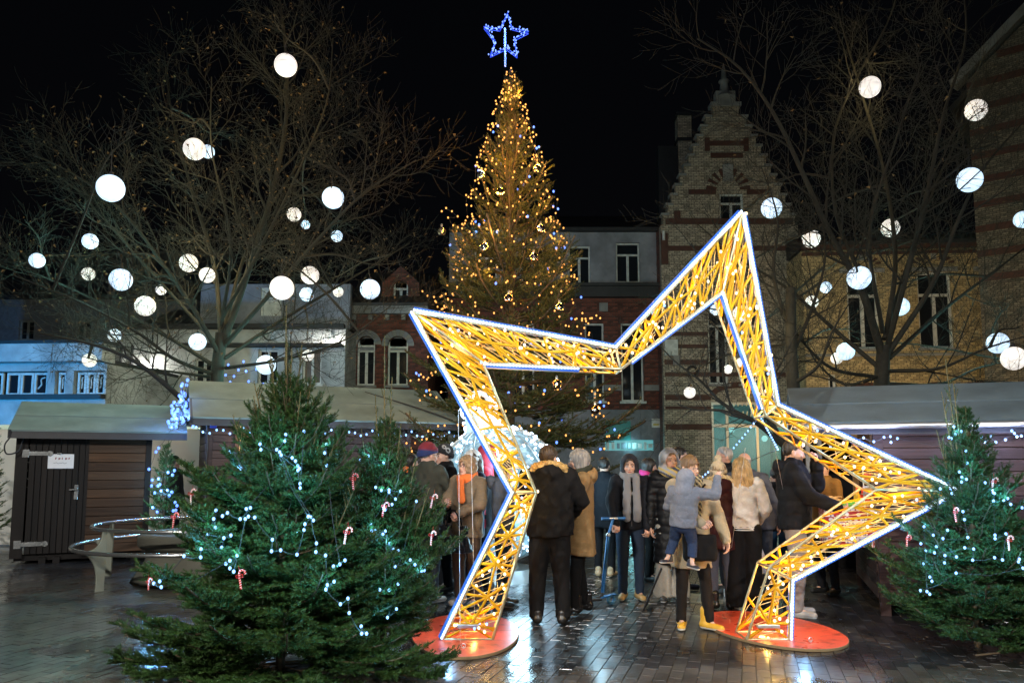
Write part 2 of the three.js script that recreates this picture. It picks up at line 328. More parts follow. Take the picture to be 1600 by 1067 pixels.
// grey rendered town house with brick middle floors
{
  const { t, w, X, Y, o } = house('grey_townhouse', 'town house with grey rendered top floor above red brick, behind the tall Christmas tree', 32, 700, 1036, 0);
  const yT = Y(363), y1 = Y(450), y2 = Y(466), y3 = Y(640);
  const top = [o(890, 925, 384, 446), o(966, 1004, 379, 441), o(740, 776, 384, 446), o(815, 851, 384, 446)].map((h) => ({ ...h, y: h.y - y1 }));
  part('rendered_wall', wallGeo(rect(w, yT - y1), top).translate(0, y1, 0), M.plasterGrey, t);
  top.forEach((h) => addWindow(t, { ...h, y: h.y + y1 }, { kind: 'cross' }));
  const mid = [o(972, 1007, 505, 627), o(915, 945, 505, 627), o(800, 835, 505, 627)].map((h) => ({ ...h, y: h.y - y3 }));
  part('brick_wall', wallGeo(rect(w, y1 - y3), mid).translate(0, y3, 0), M.redBrick, t);
  mid.forEach((h) => addWindow(t, { ...h, y: h.y + y3 }, { kind: 'cross', sill: M.frameWhite }));
  part('cornice', [box(w, y1 - y2, 0.35, w / 2, (y1 + y2) / 2, 0.18), box(w, 0.12, 0.5, w / 2, y1 + 0.06, 0.25)], M.slate, t);
  part('lintel_band', [box(o(972, 1007, 1, 2).x - o(945, 946, 1, 2).x, 0.24, 0.06, (X(945) + X(972)) / 2, Y(606), 0.03), box(w - X(1007), 0.24, 0.06, (w + X(1007)) / 2, Y(606), 0.03)], M.stone, t);
  const gh = [o(945, 1021, 687, 704)];
  part('ground_floor_wall', wallGeo(rect(w, y3), gh), M.panelGrey, t);
  for (let i = 0; i < 3; i++) for (let j = 0; j < 2; j++) part('wall_panel', box((w - X(930)) / 3 - 0.03, (y3 - Y(688)) / 2 - 0.03, 0.03, X(930) + ((w - X(930)) / 3) * ((i % 3) + 0.5), Y(688) + ((y3 - Y(688)) / 2) * (j + 0.5), 0.015), M.panelGrey, t);
  part('teal_panel', box(X(985) - X(945), Y(658) - Y(688), 0.02, (X(945) + X(985)) / 2, (Y(658) + Y(688)) / 2, 0.045), std({ color: C(0.02, 0.22, 0.22), roughness: 0.5 }), t);
  const sw = gh[0]; part('lit_window', box(sw.w, sw.h, 0.04, sw.x + sw.w / 2, sw.y + sw.h / 2, -0.2), glow(0.18, 0.62, 0.66, 0.55), t);
  for (let i = 0; i < 9; i++) part('window_goods', box(R(0.08, 0.2), R(0.15, 0.36), 0.08, sw.x + sw.w * (0.06 + 0.11 * i), sw.y + 0.2, -0.12), pick([M.frameWhite, M.panelGrey, M.white]), t);
  pointLight('window_light', V(sw.x + sw.w / 2, sw.y + sw.h / 2, 0.12), C(0.3, 0.9, 1), 1.2, 0.1, t);
  part('wall_vent', [box(0.36, 0.36, 0.06, X(945), Y(480), 0.03)], M.stone, t);
  part('notice_sign', box(X(1031) - X(1018), Y(654) - Y(668), 0.03, X(1024.5), Y(661), 0.05), M.white, t);
  part('notice_stripe', [box(X(1029) - X(1020), 0.07, 0.01, X(1024.5), Y(663.5), 0.07)], std({ color: C(0.5, 0.4, 0.06), roughness: 0.6 }), t);
  part('roof', roofGeo(w, yT, 9, Y(285) - yT), M.slate, t);
  part('skylight', moved(box(0.9, 0.05, 1.1), [X(985), yT + (Y(285) - yT) * 0.55, -2.25], [rad(27), 0, 0]), M.glassDark, t);
  blockRest(t, w, yT - 0.02, 9, M.plasterGrey);
}
// stepped-gable house
{
  const d = 31, { t, w, X, Y, o } = house('gabled_brick_house', 'pale brick house with stepped gable and red bands, behind the star arch', d, 1038, 1258, 0);
  const cx = w / 2, out = [], steps = 11, yS = Y(352), yTop = Y(183), hw = (X(1169) - X(1127)) / 2;
  out.push([0, 0], [w, 0], [w, yS]);
  const L = []; for (let i = 0; i <= steps; i++) L.push([lerp(w / 2 - 0.1, hw + 0.12, i / steps), yS + (yTop - yS) * i / steps]);
  for (let i = 0; i < steps; i++) { out.push([cx + L[i][0], L[i][1]], [cx + L[i][0], L[i + 1][1]]); }
  out.push([cx + hw, yTop], [cx + hw, Y(165)], [cx - hw, Y(165)], [cx - hw, yTop]);
  for (let i = steps - 1; i >= 0; i--) { out.push([cx - L[i][0], L[i + 1][1]], [cx - L[i][0], L[i][1]]); }
  out.push([0, yS]);
  const holes = [o(1134, 1172, 302, 352), o(1110, 1140, 470, 600), o(1158, 1190, 470, 600), o(1112, 1245, 628, 752)];
  part('brick_wall', wallGeo(out, holes), M.whiteBrick, t);
  addWindow(t, holes[0], { kind: 'cross' }); addWindow(t, holes[1], { kind: 'cross' }); addWindow(t, holes[2], { kind: 'cross' });
  for (const [py, l, r, h] of [[224, 1113, 1181, 0.2], [243, 1121, 1173, 0.2], [300, 1084, 1128, 0.2], [300, 1178, 1212, 0.2], [346, 1046, 1250, 0.24], [388, 1040, 1256, 0.2], [522, 1040, 1108, 0.16], [541, 1040, 1108, 0.16], [566, 1040, 1108, 0.2], [585, 1040, 1256, 0.16], [621, 1040, 1111, 0.22], [637, 1040, 1111, 0.12], [667, 1040, 1111, 0.22]])
    part('brick_band', box(X(r) - X(l), h, 0.05, (X(l) + X(r)) / 2, Y(py), 0.025), M.band, t);
  for (const [l, r, a, b] of [[1038, 1049, 365, 413], [1060, 1070, 330, 346], [1112, 1120, 216, 236], [1175, 1183, 216, 236]]) part('quoin', box(X(r) - X(l), Y(a) - Y(b), 0.06, (X(l) + X(r)) / 2, (Y(a) + Y(b)) / 2, 0.032), M.band, t);
  voussoirs(t, cx, Y(296), X(1166) - X(1147), X(1166) - X(1147), 0.42, 17, [M.band, M.whiteBrick]);
  part('keystone', box(0.42, 0.75, 0.12, cx, Y(271), 0.06, 0.02), M.stone, t);
  voussoirs(t, (X(1112) + X(1200)) / 2, Y(622), 1.0, 0.42, 0.24, 15, [M.band], 0.15, Math.PI - 0.15);
  for (let i = 0; i < steps; i++) for (const s of [-1, 1]) part('coping_stone', box(L[i][0] - L[i + 1][0] + 0.14, 0.09, DP + 0.14, cx + s * (L[i][0] + L[i + 1][0]) / 2, L[i + 1][1] + 0.045, -DP / 2), M.stone, t);
  const fin = part('gable_top', [box(hw * 2 + 0.2, 0.16, 0.5, cx, Y(163), -0.16), box(hw * 1.5, 0.5, 0.4, cx, Y(163) + 0.33, -0.16)], M.stone, t);
  part('finial', new THREE.LatheGeometry([[0.42, 0], [0.2, 0.25], [0.16, 0.6], [0.24, 0.72], [0.12, 0.85], [0.09, 1.2], [0.001, 1.55]].map(([a, b]) => new THREE.Vector2(a, b)), 10).translate(cx, Y(150), -0.16), M.stone, fin);
  // shop window with a lit room behind frosted lower glass
  const s = holes[3], mul = [X(1137), X(1184)], ty = Y(665), gl = new THREE.MeshPhysicalMaterial({ color: C(0.55, 0.8, 0.82), transmission: 0.9, thickness: 0, roughness: 0.32, ior: 1.5 });
  const f = part('shop_window', [box(s.w, 0.1, 0.1, s.x + s.w / 2, s.y + 0.05, -0.15), box(s.w, 0.1, 0.1, s.x + s.w / 2, s.y + s.h - 0.05, -0.15), box(s.w - 0.2, 0.13, 0.1, s.x + s.w / 2, ty, -0.15), ...[s.x + 0.05, ...mul, s.x + s.w - 0.05].map((x) => box(0.1, s.h - 0.2, 0.12, x, s.y + s.h / 2, -0.15))], M.alu, t);
  [s.x, ...mul].forEach((x, i) => { const x1 = [...mul, s.x + s.w][i]; part('pane', box(x1 - x - 0.1, ty - s.y - 0.17, 0.012, (x + x1) / 2, (ty + s.y) / 2 + 0.02, -0.15), gl, f); part('pane', box(x1 - x - 0.1, s.y + s.h - ty - 0.17, 0.012, (x + x1) / 2, (ty + s.y + s.h) / 2, -0.15), M.glassShop, f); });
  part('shop_room', [box(s.w + 0.6, 0.1, 3, s.x + s.w / 2, s.y + s.h + 0.25, -DP - 1.52), box(s.w + 0.6, s.h + 0.6, 0.1, s.x + s.w / 2, s.y + s.h / 2, -DP - 3.1), box(0.1, s.h + 0.4, 3, s.x - 0.3, s.y + s.h / 2, -DP - 1.52), box(0.1, s.h + 0.4, 3, s.x + s.w + 0.35, s.y + s.h / 2, -DP - 1.52), box(s.w + 0.6, 0.1, 3, s.x + s.w / 2, s.y - 0.1, -DP - 1.52)], std({ color: C(0.3, 0.42, 0.42), map: blotchT, roughness: 0.8 }), t);
  for (const [fx, fy] of [[0.35, 0.42], [0.75, 0.3]]) { const p = V(s.x + s.w * fx, s.y + s.h * fy + 0.8, -DP - 1.1); part('shop_lamp', ball(0.13, p, 12), glow(0.75, 0.95, 0.9, 1.6), t); pointLight('shop_light', p, C(0.75, 1, 0.97), 4, 0.12, t); }
  for (let i = 0; i < 14; i++) part('window_ornament', bar(V(X(1142) + (i % 7) * 0.17, Y(650) + (i < 7 ? 0 : 0.42), -0.13), V(X(1142) + (i % 7) * 0.17 + 0.04, Y(650) + (i < 7 ? 0.2 : 0.62), -0.13), 0.025, 5), glow(0.9, 0.72, 0.35, 0.5), f);
  part('wall_cabinet', box(X(1061) - X(1040), Y(531) - Y(556), 0.14, X(1050.5), Y(543.5), 0.07, 0.02), M.frameWhite, t);
  part('meter_box', box(0.26, 0.42, 0.12, X(1058), Y(563), 0.06, 0.02), M.stone, t);
  part('ring_bracket', new THREE.TorusGeometry(0.19, 0.05, 6, 16).translate(X(1083), Y(580), 0.06), M.black, t);
  part('downpipe', bar(V(X(1042), Y(362), 0.1), V(X(1042), Y(376), 0.1), 0.06, 8), M.white, t);
  const rd = roofGeo(9, yS, w - 0.2, Y(215) - yS, 0.1).rotateY(Math.PI / 2); rd.computeBoundingBox(); rd.translate(0.1 - rd.boundingBox.min.x, 0, -DP - 0.01 - rd.boundingBox.max.z);
  part('roof', rd, M.slate, t);
  blockRest(t, w, yS - 0.02, 9, M.redBrick);
  const ch = thing('chimney_stack', 'pale brick chimney stack on the dark roof left of the stepped gable', 'chimney', V(P(1070, 300, 34).x, 0, -34));
  part('shaft', box(0.62, Y(190) - 9 + 1.6, 0.62, 0, (Y(190) + 9 + 1.6) / 2, 0), M.whiteBrick, ch);
  part('flue_wall', box(0.9, 6.4, 0.6, -0.78, Y(215) - 2.4, 0.0), M.slate, ch);
  part('chimney_cap', [box(0.78, 0.14, 0.78, 0, Y(190) + 1.6, 0), box(0.7, 0.16, 0.7, 0, Y(222) + 1.3, 0)], M.slate, ch);
}
// red-brick house with round-arched windows
{
  const { t, w, X, Y, o } = house('arched_brick_house', 'dark red brick house with round arched windows, right of the white lit wall', 30, 538, 668, 0);
  const holes = [o(556, 584, 525, 602, 0.35), o(604, 636, 525, 602, 0.4)], hT = Y(492);
  part('brick_wall', wallGeo(rect(w, hT), holes), M.redBrick, t);
  holes.forEach((h) => { addWindow(t, h, { kind: 'cross', blind: M.plasterGrey }); voussoirs(t, h.x + h.w / 2, h.y + h.h - h.arch, h.w / 2, h.arch, 0.24, 11, [M.stone, M.plasterGrey]); });
  part('cornice', [box(w, 0.3, 0.4, w / 2, hT + 0.15, 0.15), ...[0, 1, 2, 3, 4].map((i) => box(0.16, 0.2, 0.2, w * (0.1 + 0.2 * i), hT - 0.12, 0.1))], M.stone, t);
  const wd = o(608, 631, 430, 482, 0.3), dh = Y(420) - hT - 0.3;
  const dm = part('dormer', wallGeo([[0, 0], [1.5, 0], [1.5, dh * 0.72], [0.75, dh + 0.25], [0, dh * 0.72]], [{ x: 0.45, y: 0.1, w: 0.6, h: dh * 0.72, arch: 0.3 }]).translate(wd.x - 0.45, hT + 0.3, -0.5), M.redBrick, t);
  addWindow(dm, { x: wd.x, y: hT + 0.4, w: 0.6, h: dh * 0.72, arch: 0.3 }).position.z = -0.5;
  part('roof', roofGeo(w, hT + 0.3, 8, Y(400) - hT), M.slate, t);
  blockRest(t, w, hT, 8, M.redBrick);
}
// long white house, lit by a wall lamp
{
  const { t, w, X, Y, o } = house('white_house', 'long white rendered house behind the left tree, lit by a small wall lamp', 28, 176, 537, 0);
  const hT = Y(512), holes = [o(470, 500, 546, 600), o(400, 432, 546, 600), o(228, 247, 586, 632), o(181, 200, 575, 640), o(300, 330, 560, 610)];
  part('rendered_wall', wallGeo(rect(w, hT), holes), M.plasterWhite, t);
  holes.forEach((h, i) => addWindow(t, h, { kind: 'plain', glass: i === 0 ? std({ color: C(0.09, 0.06, 0.045), roughness: 0.5 }) : M.glassDark, sill: M.frameWhite }));
  for (const px of [186, 203, 447]) part('downpipe', bar(V(X(px), Y(640), 0.08), V(X(px), Y(540), 0.08), 0.05, 8), M.slate, t);
  part('gutter', box(w, 0.18, 0.3, w / 2, hT + 0.02, 0.16, 0.03), M.slate, t);
  part('awning_rail', box(X(535) - X(285), 0.1, 0.5, (X(535) + X(285)) / 2, Y(541), 0.25), M.slate, t);
  part('rendered_upper_wall', wallGeo(rect(X(535) - X(290), Y(435) - hT - 0.12), [{ x: 2.3, y: 0.5, w: 0.8, h: 1.1 }]).translate(X(290), hT + 0.12, -0.9), M.plasterGrey, t);
  part('upper_window', [box(0.08, 1.1, 0.06, X(290) + 2.34, hT + 1.17, -1.0), box(0.08, 1.1, 0.06, X(290) + 3.06, hT + 1.17, -1.0), box(0.64, 0.08, 0.06, X(290) + 2.7, hT + 1.68, -1.0), box(0.64, 1.02, 0.02, X(290) + 2.7, hT + 1.15, -1.05)], M.frameWhite, t);
  part('roof', roofGeo(w, hT + 0.12, 8, 1.7).translate(0, 0, -1.3), M.slate, t);
  blockRest(t, w, hT, 8, M.plasterWhite);
  for (const [px, py, I, r] of [[516, 531, 15, 0.08], [222, 566, 11, 0.1]]) {
    const p = P(px, py, 27.55), L = thing('wall_lamp', px > 400 ? 'small bright lamp high on the white wall beside the arched brick house' : 'small bright lamp on the white wall above the dark shed', 'wall lamp', p, 0, 'lamps on the white house');
    part('bracket', box(0.08, 0.06, 0.42, 0, 0.05, -0.22), M.alu, L); part('lamp_shade', box(0.42, 0.05, 0.22, 0, 0.06, 0, 0.02), M.alu, L); part('lamp_glass', box(0.36, 0.05, 0.16, 0, 0.005, 0, 0.02), glow(1, 1, 0.92, 3), L);
    pointLight('wall_light', V(0, -0.06, 0.0), C(1, 0.98, 0.88), I, r, L);
  }
}
// low flat-roofed building in blue light
{
  const { t, w, X, Y, o } = house('blue_lit_building', 'low flat-roofed building washed in blue light at the left edge', 24, -110, 174, rad(-4));
  const hT = Y(542), y1 = Y(569), wins = [[8, 30], [31, 52], [53, 76], [93, 106], [124, 138], [139, 153], [154, 169], [-60, -30], [-29, 2]].map(([l, r]) => o(l, r, 583, 618));
  part('rendered_wall', wallGeo(rect(w, y1), [o(-66, 78, 581, 620), o(91, 108, 581, 620), o(121, 171, 581, 620)]), M.plasterWhite, t);
  part('parapet', box(w + 0.2, hT - y1, 0.7, w / 2, (hT + y1) / 2, 0.1), M.plasterWhite, t);
  part('roof_edge', box(w + 0.3, 0.09, 0.8, w / 2, hT + 0.045, 0.1), M.slate, t);
  part('ledge', box(w, 0.14, 0.3, w / 2, Y(621.5), 0.1), M.slate, t);
  for (const h of wins) addWindow(t, h, { kind: 'single', fw: 0.07, sill: null });
  // pale figures stuck on the panes
  for (const k of [2, 3, 4, 5, 6]) { const h = wins[k]; part('pane_sticker', tube([V(h.x + 0.12, h.y + 0.2, -0.15), V(h.x + h.w * 0.5, h.y + 0.34, -0.15), V(h.x + h.w * 0.45, h.y + 0.5, -0.15), V(h.x + h.w - 0.12, h.y + 0.56, -0.15)], 0.022, 5, 8), M.frameWhite, t); }
  blockRest(t, w, y1, 7, M.plasterWhite); part('roof', box(w, 0.12, 7, w / 2, y1 + 0.061, -3.9), M.slate, t);
  // blue floodlight on a stand before it, left of the shed
  const fl = thing('blue_floodlight', 'blue floodlight on a short stand beyond the left edge', 'floodlight', V(-16.5, 0, -17.5));
  part('stand', [bar(V(0, 0, 0), V(0, 2.9, 0), 0.03), box(0.6, 0.04, 0.6, 0, 0.02, 0)], M.black, fl);
  part('lamp_housing', moved(new RoundedBoxGeometry(0.4, 0.34, 0.2, 1, 0.03), [0, 3.0, 0], [rad(20), 0, 0]), M.black, fl);
  part('lamp_glass', moved(box(0.36, 0.3, 0.01), [0, 3.05, -0.115], [rad(20), 0, 0]), glow(0.1, 0.45, 1, 5), fl);
  const l = new THREE.SpotLight(C(0.02, 0.4, 1), 170, 0, rad(62), 0.7); l.name = 'flood_light'; l.position.set(0, 3.08, -0.2); l.shadow.radius = 5; l.castShadow = true; l.target.position.set(2.2, 3.4, -6.5); fl.add(l, l.target);
}
// dark house behind it
{
  const { t, w, X, Y, o } = house('dark_grey_house', 'dark grey house with unlit windows above the blue building', 33, -90, 300, 0);
  const hT = Y(468), holes = [o(20, 44, 500, 531), o(-50, -24, 500, 531), o(222, 246, 498, 540), o(110, 134, 500, 531)];
  part('rendered_wall', wallGeo(rect(w, hT), holes), M.panelGrey, t);
  holes.forEach((h, i) => addWindow(t, h, { kind: 'plain', frame: i === 2 ? M.frameWhite : M.stone, sill: M.stone }));
  part('roof', roofGeo(w, hT, 8, 3.2), M.slate, t); blockRest(t, w, hT, 8, M.panelGrey);
}
// yellow-brick house on the right
{
  const d = 29, { t, w, X, Y, o } = house('yellow_brick_house', 'yellow brick house with arched lintels in warm light behind the right hut', d, 1262, 1760, rad(-4));
  const hT = Y(392), holes = [o(1330, 1378, 428, 546), o(1438, 1490, 428, 546), o(1535, 1590, 428, 546), o(1640, 1690, 428, 546), o(1296, 1308, 585, 612)];
  part('brick_wall', wallGeo(rect(w, hT), holes), M.yellowBrick, t);
  holes.forEach((h, i) => { addWindow(t, h, { kind: i === 4 ? 'single' : 'cross', sill: M.stone, fw: 0.09 }); if (i < 4) { part('lintel', box(h.w + 0.5, 0.16, 0.08, h.x + h.w / 2, h.y + h.h + 0.08, 0.04), M.stone, t); voussoirs(t, h.x + h.w / 2, h.y + h.h + 0.3, h.w / 2 - 0.05, 0.2, 0.2, 13, [M.band, M.yellowBrick], 0.12, Math.PI - 0.12); part('keystone', box(0.2, 0.3, 0.09, h.x + h.w / 2, h.y + h.h + 0.62, 0.046, 0.015), M.stone, t); } });
  for (const [l, r] of [[1330, 1378], [1438, 1490], [1497, 1537], [1543, 1586], [1600, 1640]]) { voussoirs(t, (X(l) + X(r)) / 2, Y(608), (X(r) - X(l)) / 2 - 0.08, 0.1, 0.14, 9, [M.band], 0.1, Math.PI - 0.1); part('impost', box(0.13, 0.22, 0.06, X(r) + 0.03, Y(603), 0.03), M.stone, t); }
  part('string_course', [box(w, 0.1, 0.09, w / 2, Y(556), 0.045), box(w, 0.08, 0.06, w / 2, Y(616), 0.03)], M.stone, t);
  part('cornice', [box(w, 0.14, 0.3, w / 2, hT + 0.07, 0.12), box(w, 0.1, 0.18, w / 2, hT - 0.16, 0.06)], M.band, t);
  part('roof', roofGeo(w, hT + 0.14, 8, 1.6), M.slate, t); blockRest(t, w, hT, 8, M.yellowBrick);
  const fl = thing('facade_floodlight', 'small warm floodlight on a post between right hut and yellow house', 'floodlight', V(12.5, 0, -21.5));
  part('post', bar(V(0, 0, 0), V(0, 2.3, 0), 0.035), M.black, fl); part('lamp_housing', moved(new RoundedBoxGeometry(0.3, 0.22, 0.14, 1, 0.02), [0, 2.35, 0], [rad(25), 0, 0]), M.black, fl);
  part('lamp_glass', moved(box(0.26, 0.18, 0.01), [0, 2.39, -0.08], [rad(25), 0, 0]), glow(1, 0.62, 0.22, 4), fl);
  const l = new THREE.SpotLight(C(1, 0.62, 0.24), 55, 0, rad(66), 0.8); l.name = 'facade_light'; l.position.set(0, 2.45, -0.16); l.shadow.radius = 4; l.castShadow = true; l.target.position.set(3.2, 4.2, -6); fl.add(l, l.target);
}
// tall side house at the right edge
{
  const t = thing('striped_brick_house', 'tall brick house striped with dark bands at the upper right edge', 'building', V(P(1528, 400, 27).x, 0, -27), rad(-38)), w = 12, h = 15.6, Y = at(27).y;
  part('brick_wall', wallGeo([[0, 0], [w, 0], [w, 21], [4.5, 19.5], [0, h]], [{ x: 3, y: 12, w: 1, h: 1.7 }]), std({ color: C(0.3, 0.28, 0.26), map: M.whiteBrick.map, bumpMap: brickB, bumpScale: 0.006, roughness: 0.7 }), t);
  addWindow(t, { x: 3, y: 12, w: 1, h: 1.7 });
  for (let y = 8.2; y < 19; y += 0.9) { const x0 = Math.max(0, (y + 0.15 - h) / 3.9 * 4.5); part('brick_band', box(w - x0, 0.24, 0.05, (w + x0) / 2, y, 0.025), M.band, t); }
  part('verge', [moved(box(7, 0.3, 0.6), [2.2, 17.9, -0.1], [0, 0, Math.atan2(3.9, 4.5)])], M.stone, t);
  part('roof', moved(box(8, 0.2, 8), [2.4, 17.6, -4.6], [0, 0, Math.atan2(3.9, 4.5)]), M.slate, t);
}
// white marquee at the left edge
{
  const cv = new THREE.MeshPhysicalMaterial({ color: C(0.78, 0.76, 0.7), roughness: 0.9, transmission: 0.25, thickness: 0 });
  const a = P(-170, 790, 15.5), b = P(30, 790, 15.5), t = thing('white_marquee', 'white canvas marquee behind the dark shed at the left edge', 'marquee', V(a.x, 0, a.z)), w = 6.4, top = 2.3;
  const wl = new THREE.PlaneGeometry(w, top, 120, 12), p = wl.attributes.position; for (let i = 0; i < p.count; i++) p.setZ(i, 0.03 * Math.sin(p.getX(i) * 9) * (0.7 - 0.2 * p.getY(i)));
  wl.computeVertexNormals(); part('side_wall', wl.translate(w / 2, top / 2, 0), cv, t);
  part('side_wall', new THREE.PlaneGeometry(5, top, 4, 2).rotateY(Math.PI / 2).translate(w, top / 2, -2.5), cv, t);
  const rp = [V(0, top, 0.06), V(w, top, 0.06), V(w, top, -5), V(0, top, -5), V(w / 2, 2.62, -2.5)], rg = new THREE.BufferGeometry().setFromPoints([0, 1, 4, 1, 2, 4, 2, 3, 4, 3, 0, 4].map((i) => rp[i])); rg.computeVertexNormals();
  part('canvas_roof', rg, cv, t); for (const x of [0.03, w - 0.03]) part('pole', bar(V(x, 0, -0.05), V(x, top, -0.05), 0.03), M.alu, t);
  const lp = part('ceiling_lamp', ball(0.12, V(w / 2 + 1, 2.2, -1.6), 12), glow(1, 0.92, 0.75, 2), t); pointLight('tent_light', V(w / 2 + 1, 2.2, -1.6), C(1, 0.92, 0.78), 16, 0.12, t);
  const t2 = thing('cream_canopy', 'cream canvas canopy showing above the roof of the dark shed', 'canopy', V(P(90, 640, 17).x, 0, -17)), w2 = P(285, 640, 17).x - P(90, 640, 17).x;
  part('canvas_roof', [moved(box(w2, 0.03, 2.6), [w2 / 2, 2.86, -1], [rad(5), 0, 0])], cv, t2); for (const x of [0.05, w2 - 0.05]) for (const z of [0.1, -2]) part('pole', bar(V(x, 0, z), V(x, 2.8, z), 0.025), M.alu, t2);
}
// ------------------------------------------------------------------ market huts
const browns = [C(0.074, 0.035, 0.017), C(0.098, 0.046, 0.021), C(0.062, 0.03, 0.015), C(0.085, 0.044, 0.023)];
const plankH = browns.map((c) => matt({ color: c.clone(), map: woodT, bumpMap: woodB, bumpScale: 0.0012, roughness: 0.55 }));
const plankV = [C(0.03, 0.022, 0.018), C(0.024, 0.018, 0.016), C(0.036, 0.026, 0.021)].map((c) => matt({ color: c.multiplyScalar(0.4), map: woodVT, roughness: 0.55 }));
const greyPlank = [C(0.1, 0.062, 0.056), C(0.12, 0.076, 0.067), C(0.082, 0.052, 0.049), C(0.11, 0.067, 0.056)].map((c) => matt({ color: c.multiplyScalar(0.85), map: woodT, bumpMap: woodB, bumpScale: 0.0012, roughness: 0.6 }));
// rows of boards on a face: along x at depth z (side = false) or along z at x (side = true)
function boards(parent, mats, a0, a1, y0, y1, n, plane, side = false, th = 0.028) {
  const h = (y1 - y0) / n;
  for (let i = 0; i < n; i++) {
    const L = a1 - a0, g = new RoundedBoxGeometry(L, h - 0.006, th, 1, 0.006), uv = g.attributes.uv, p = g.attributes.position, o = R(0, 5);
    for (let k = 0; k < p.count; k++) uv.setXY(k, p.getX(k) + o, p.getY(k) + o * 3 + i);
    if (side) g.rotateY(-Math.PI / 2).translate(plane, 0, (a0 + a1) / 2); else g.translate((a0 + a1) / 2, 0, plane);
    part('plank', g.translate(0, y0 + h * (i + 0.5), R(-0.002, 0.002)), mats[Math.floor(hash(i, Math.round(a0 * 50), Math.round(plane * 70)) * mats.length)], parent);
  }
}
function feltRoof(parent, x0, x1, zF, yF, zR, yR, zB, mat = M.roofFelt) {       // two slopes, each of two felt sheets with a lapped seam, and a drip edge
  for (const [za, ya, zb, yb] of [[zF, yF, zR, yR], [zB, yF, zR, yR]]) {
    const len = Math.hypot(zb - za, yb - ya), ang = Math.atan2(yb - ya, Math.abs(zb - za)) * Math.sign(za - zb);
    for (let k = 0; k < 2; k++) {
      const t0 = k * 0.5 - (k ? 0.02 : 0), t1 = k * 0.5 + 0.5, tm = (t0 + t1) / 2, g = box(x1 - x0 - 0.004 * k, 0.03, len * (t1 - t0), 0, 0, 0);
      part('roof_sheet', moved(g, [(x0 + x1) / 2, lerp(ya, yb, tm) + 0.012 * k, lerp(za, zb, tm)], [ang, 0, 0]), mat, parent);
    }
  }
  part('fascia', box(x1 - x0, 0.12, 0.03, (x0 + x1) / 2, yF - 0.065, zF - 0.035), M.slate, parent);
  parts('gable_board', [moved(box(0.03, 0.14, Math.hypot(zF - zR, yR - yF)), [x0 + 0.03, (yF + yR) / 2 - 0.06, (zF + zR) / 2], [Math.atan2(yR - yF, zF - zR), 0, 0]), moved(box(0.03, 0.14, Math.hypot(zB - zR, yR - yF)), [x0 + 0.03, (yF + yR) / 2 - 0.06, (zB + zR) / 2], [-Math.atan2(yR - yF, zR - zB), 0, 0])], M.slate, parent);
}
const gableTri = (parent, x, zF, zB, y0, y1, mat) => { const s = new THREE.Shape([new THREE.Vector2(-zF, y0), new THREE.Vector2(-zB, y0), new THREE.Vector2(-(zF + zB) / 2, y1)]); part('gable', new THREE.ExtrudeGeometry(s, { depth: 0.03, bevelEnabled: false }).rotateY(Math.PI / 2).translate(x, 0, 0), mat, parent); };

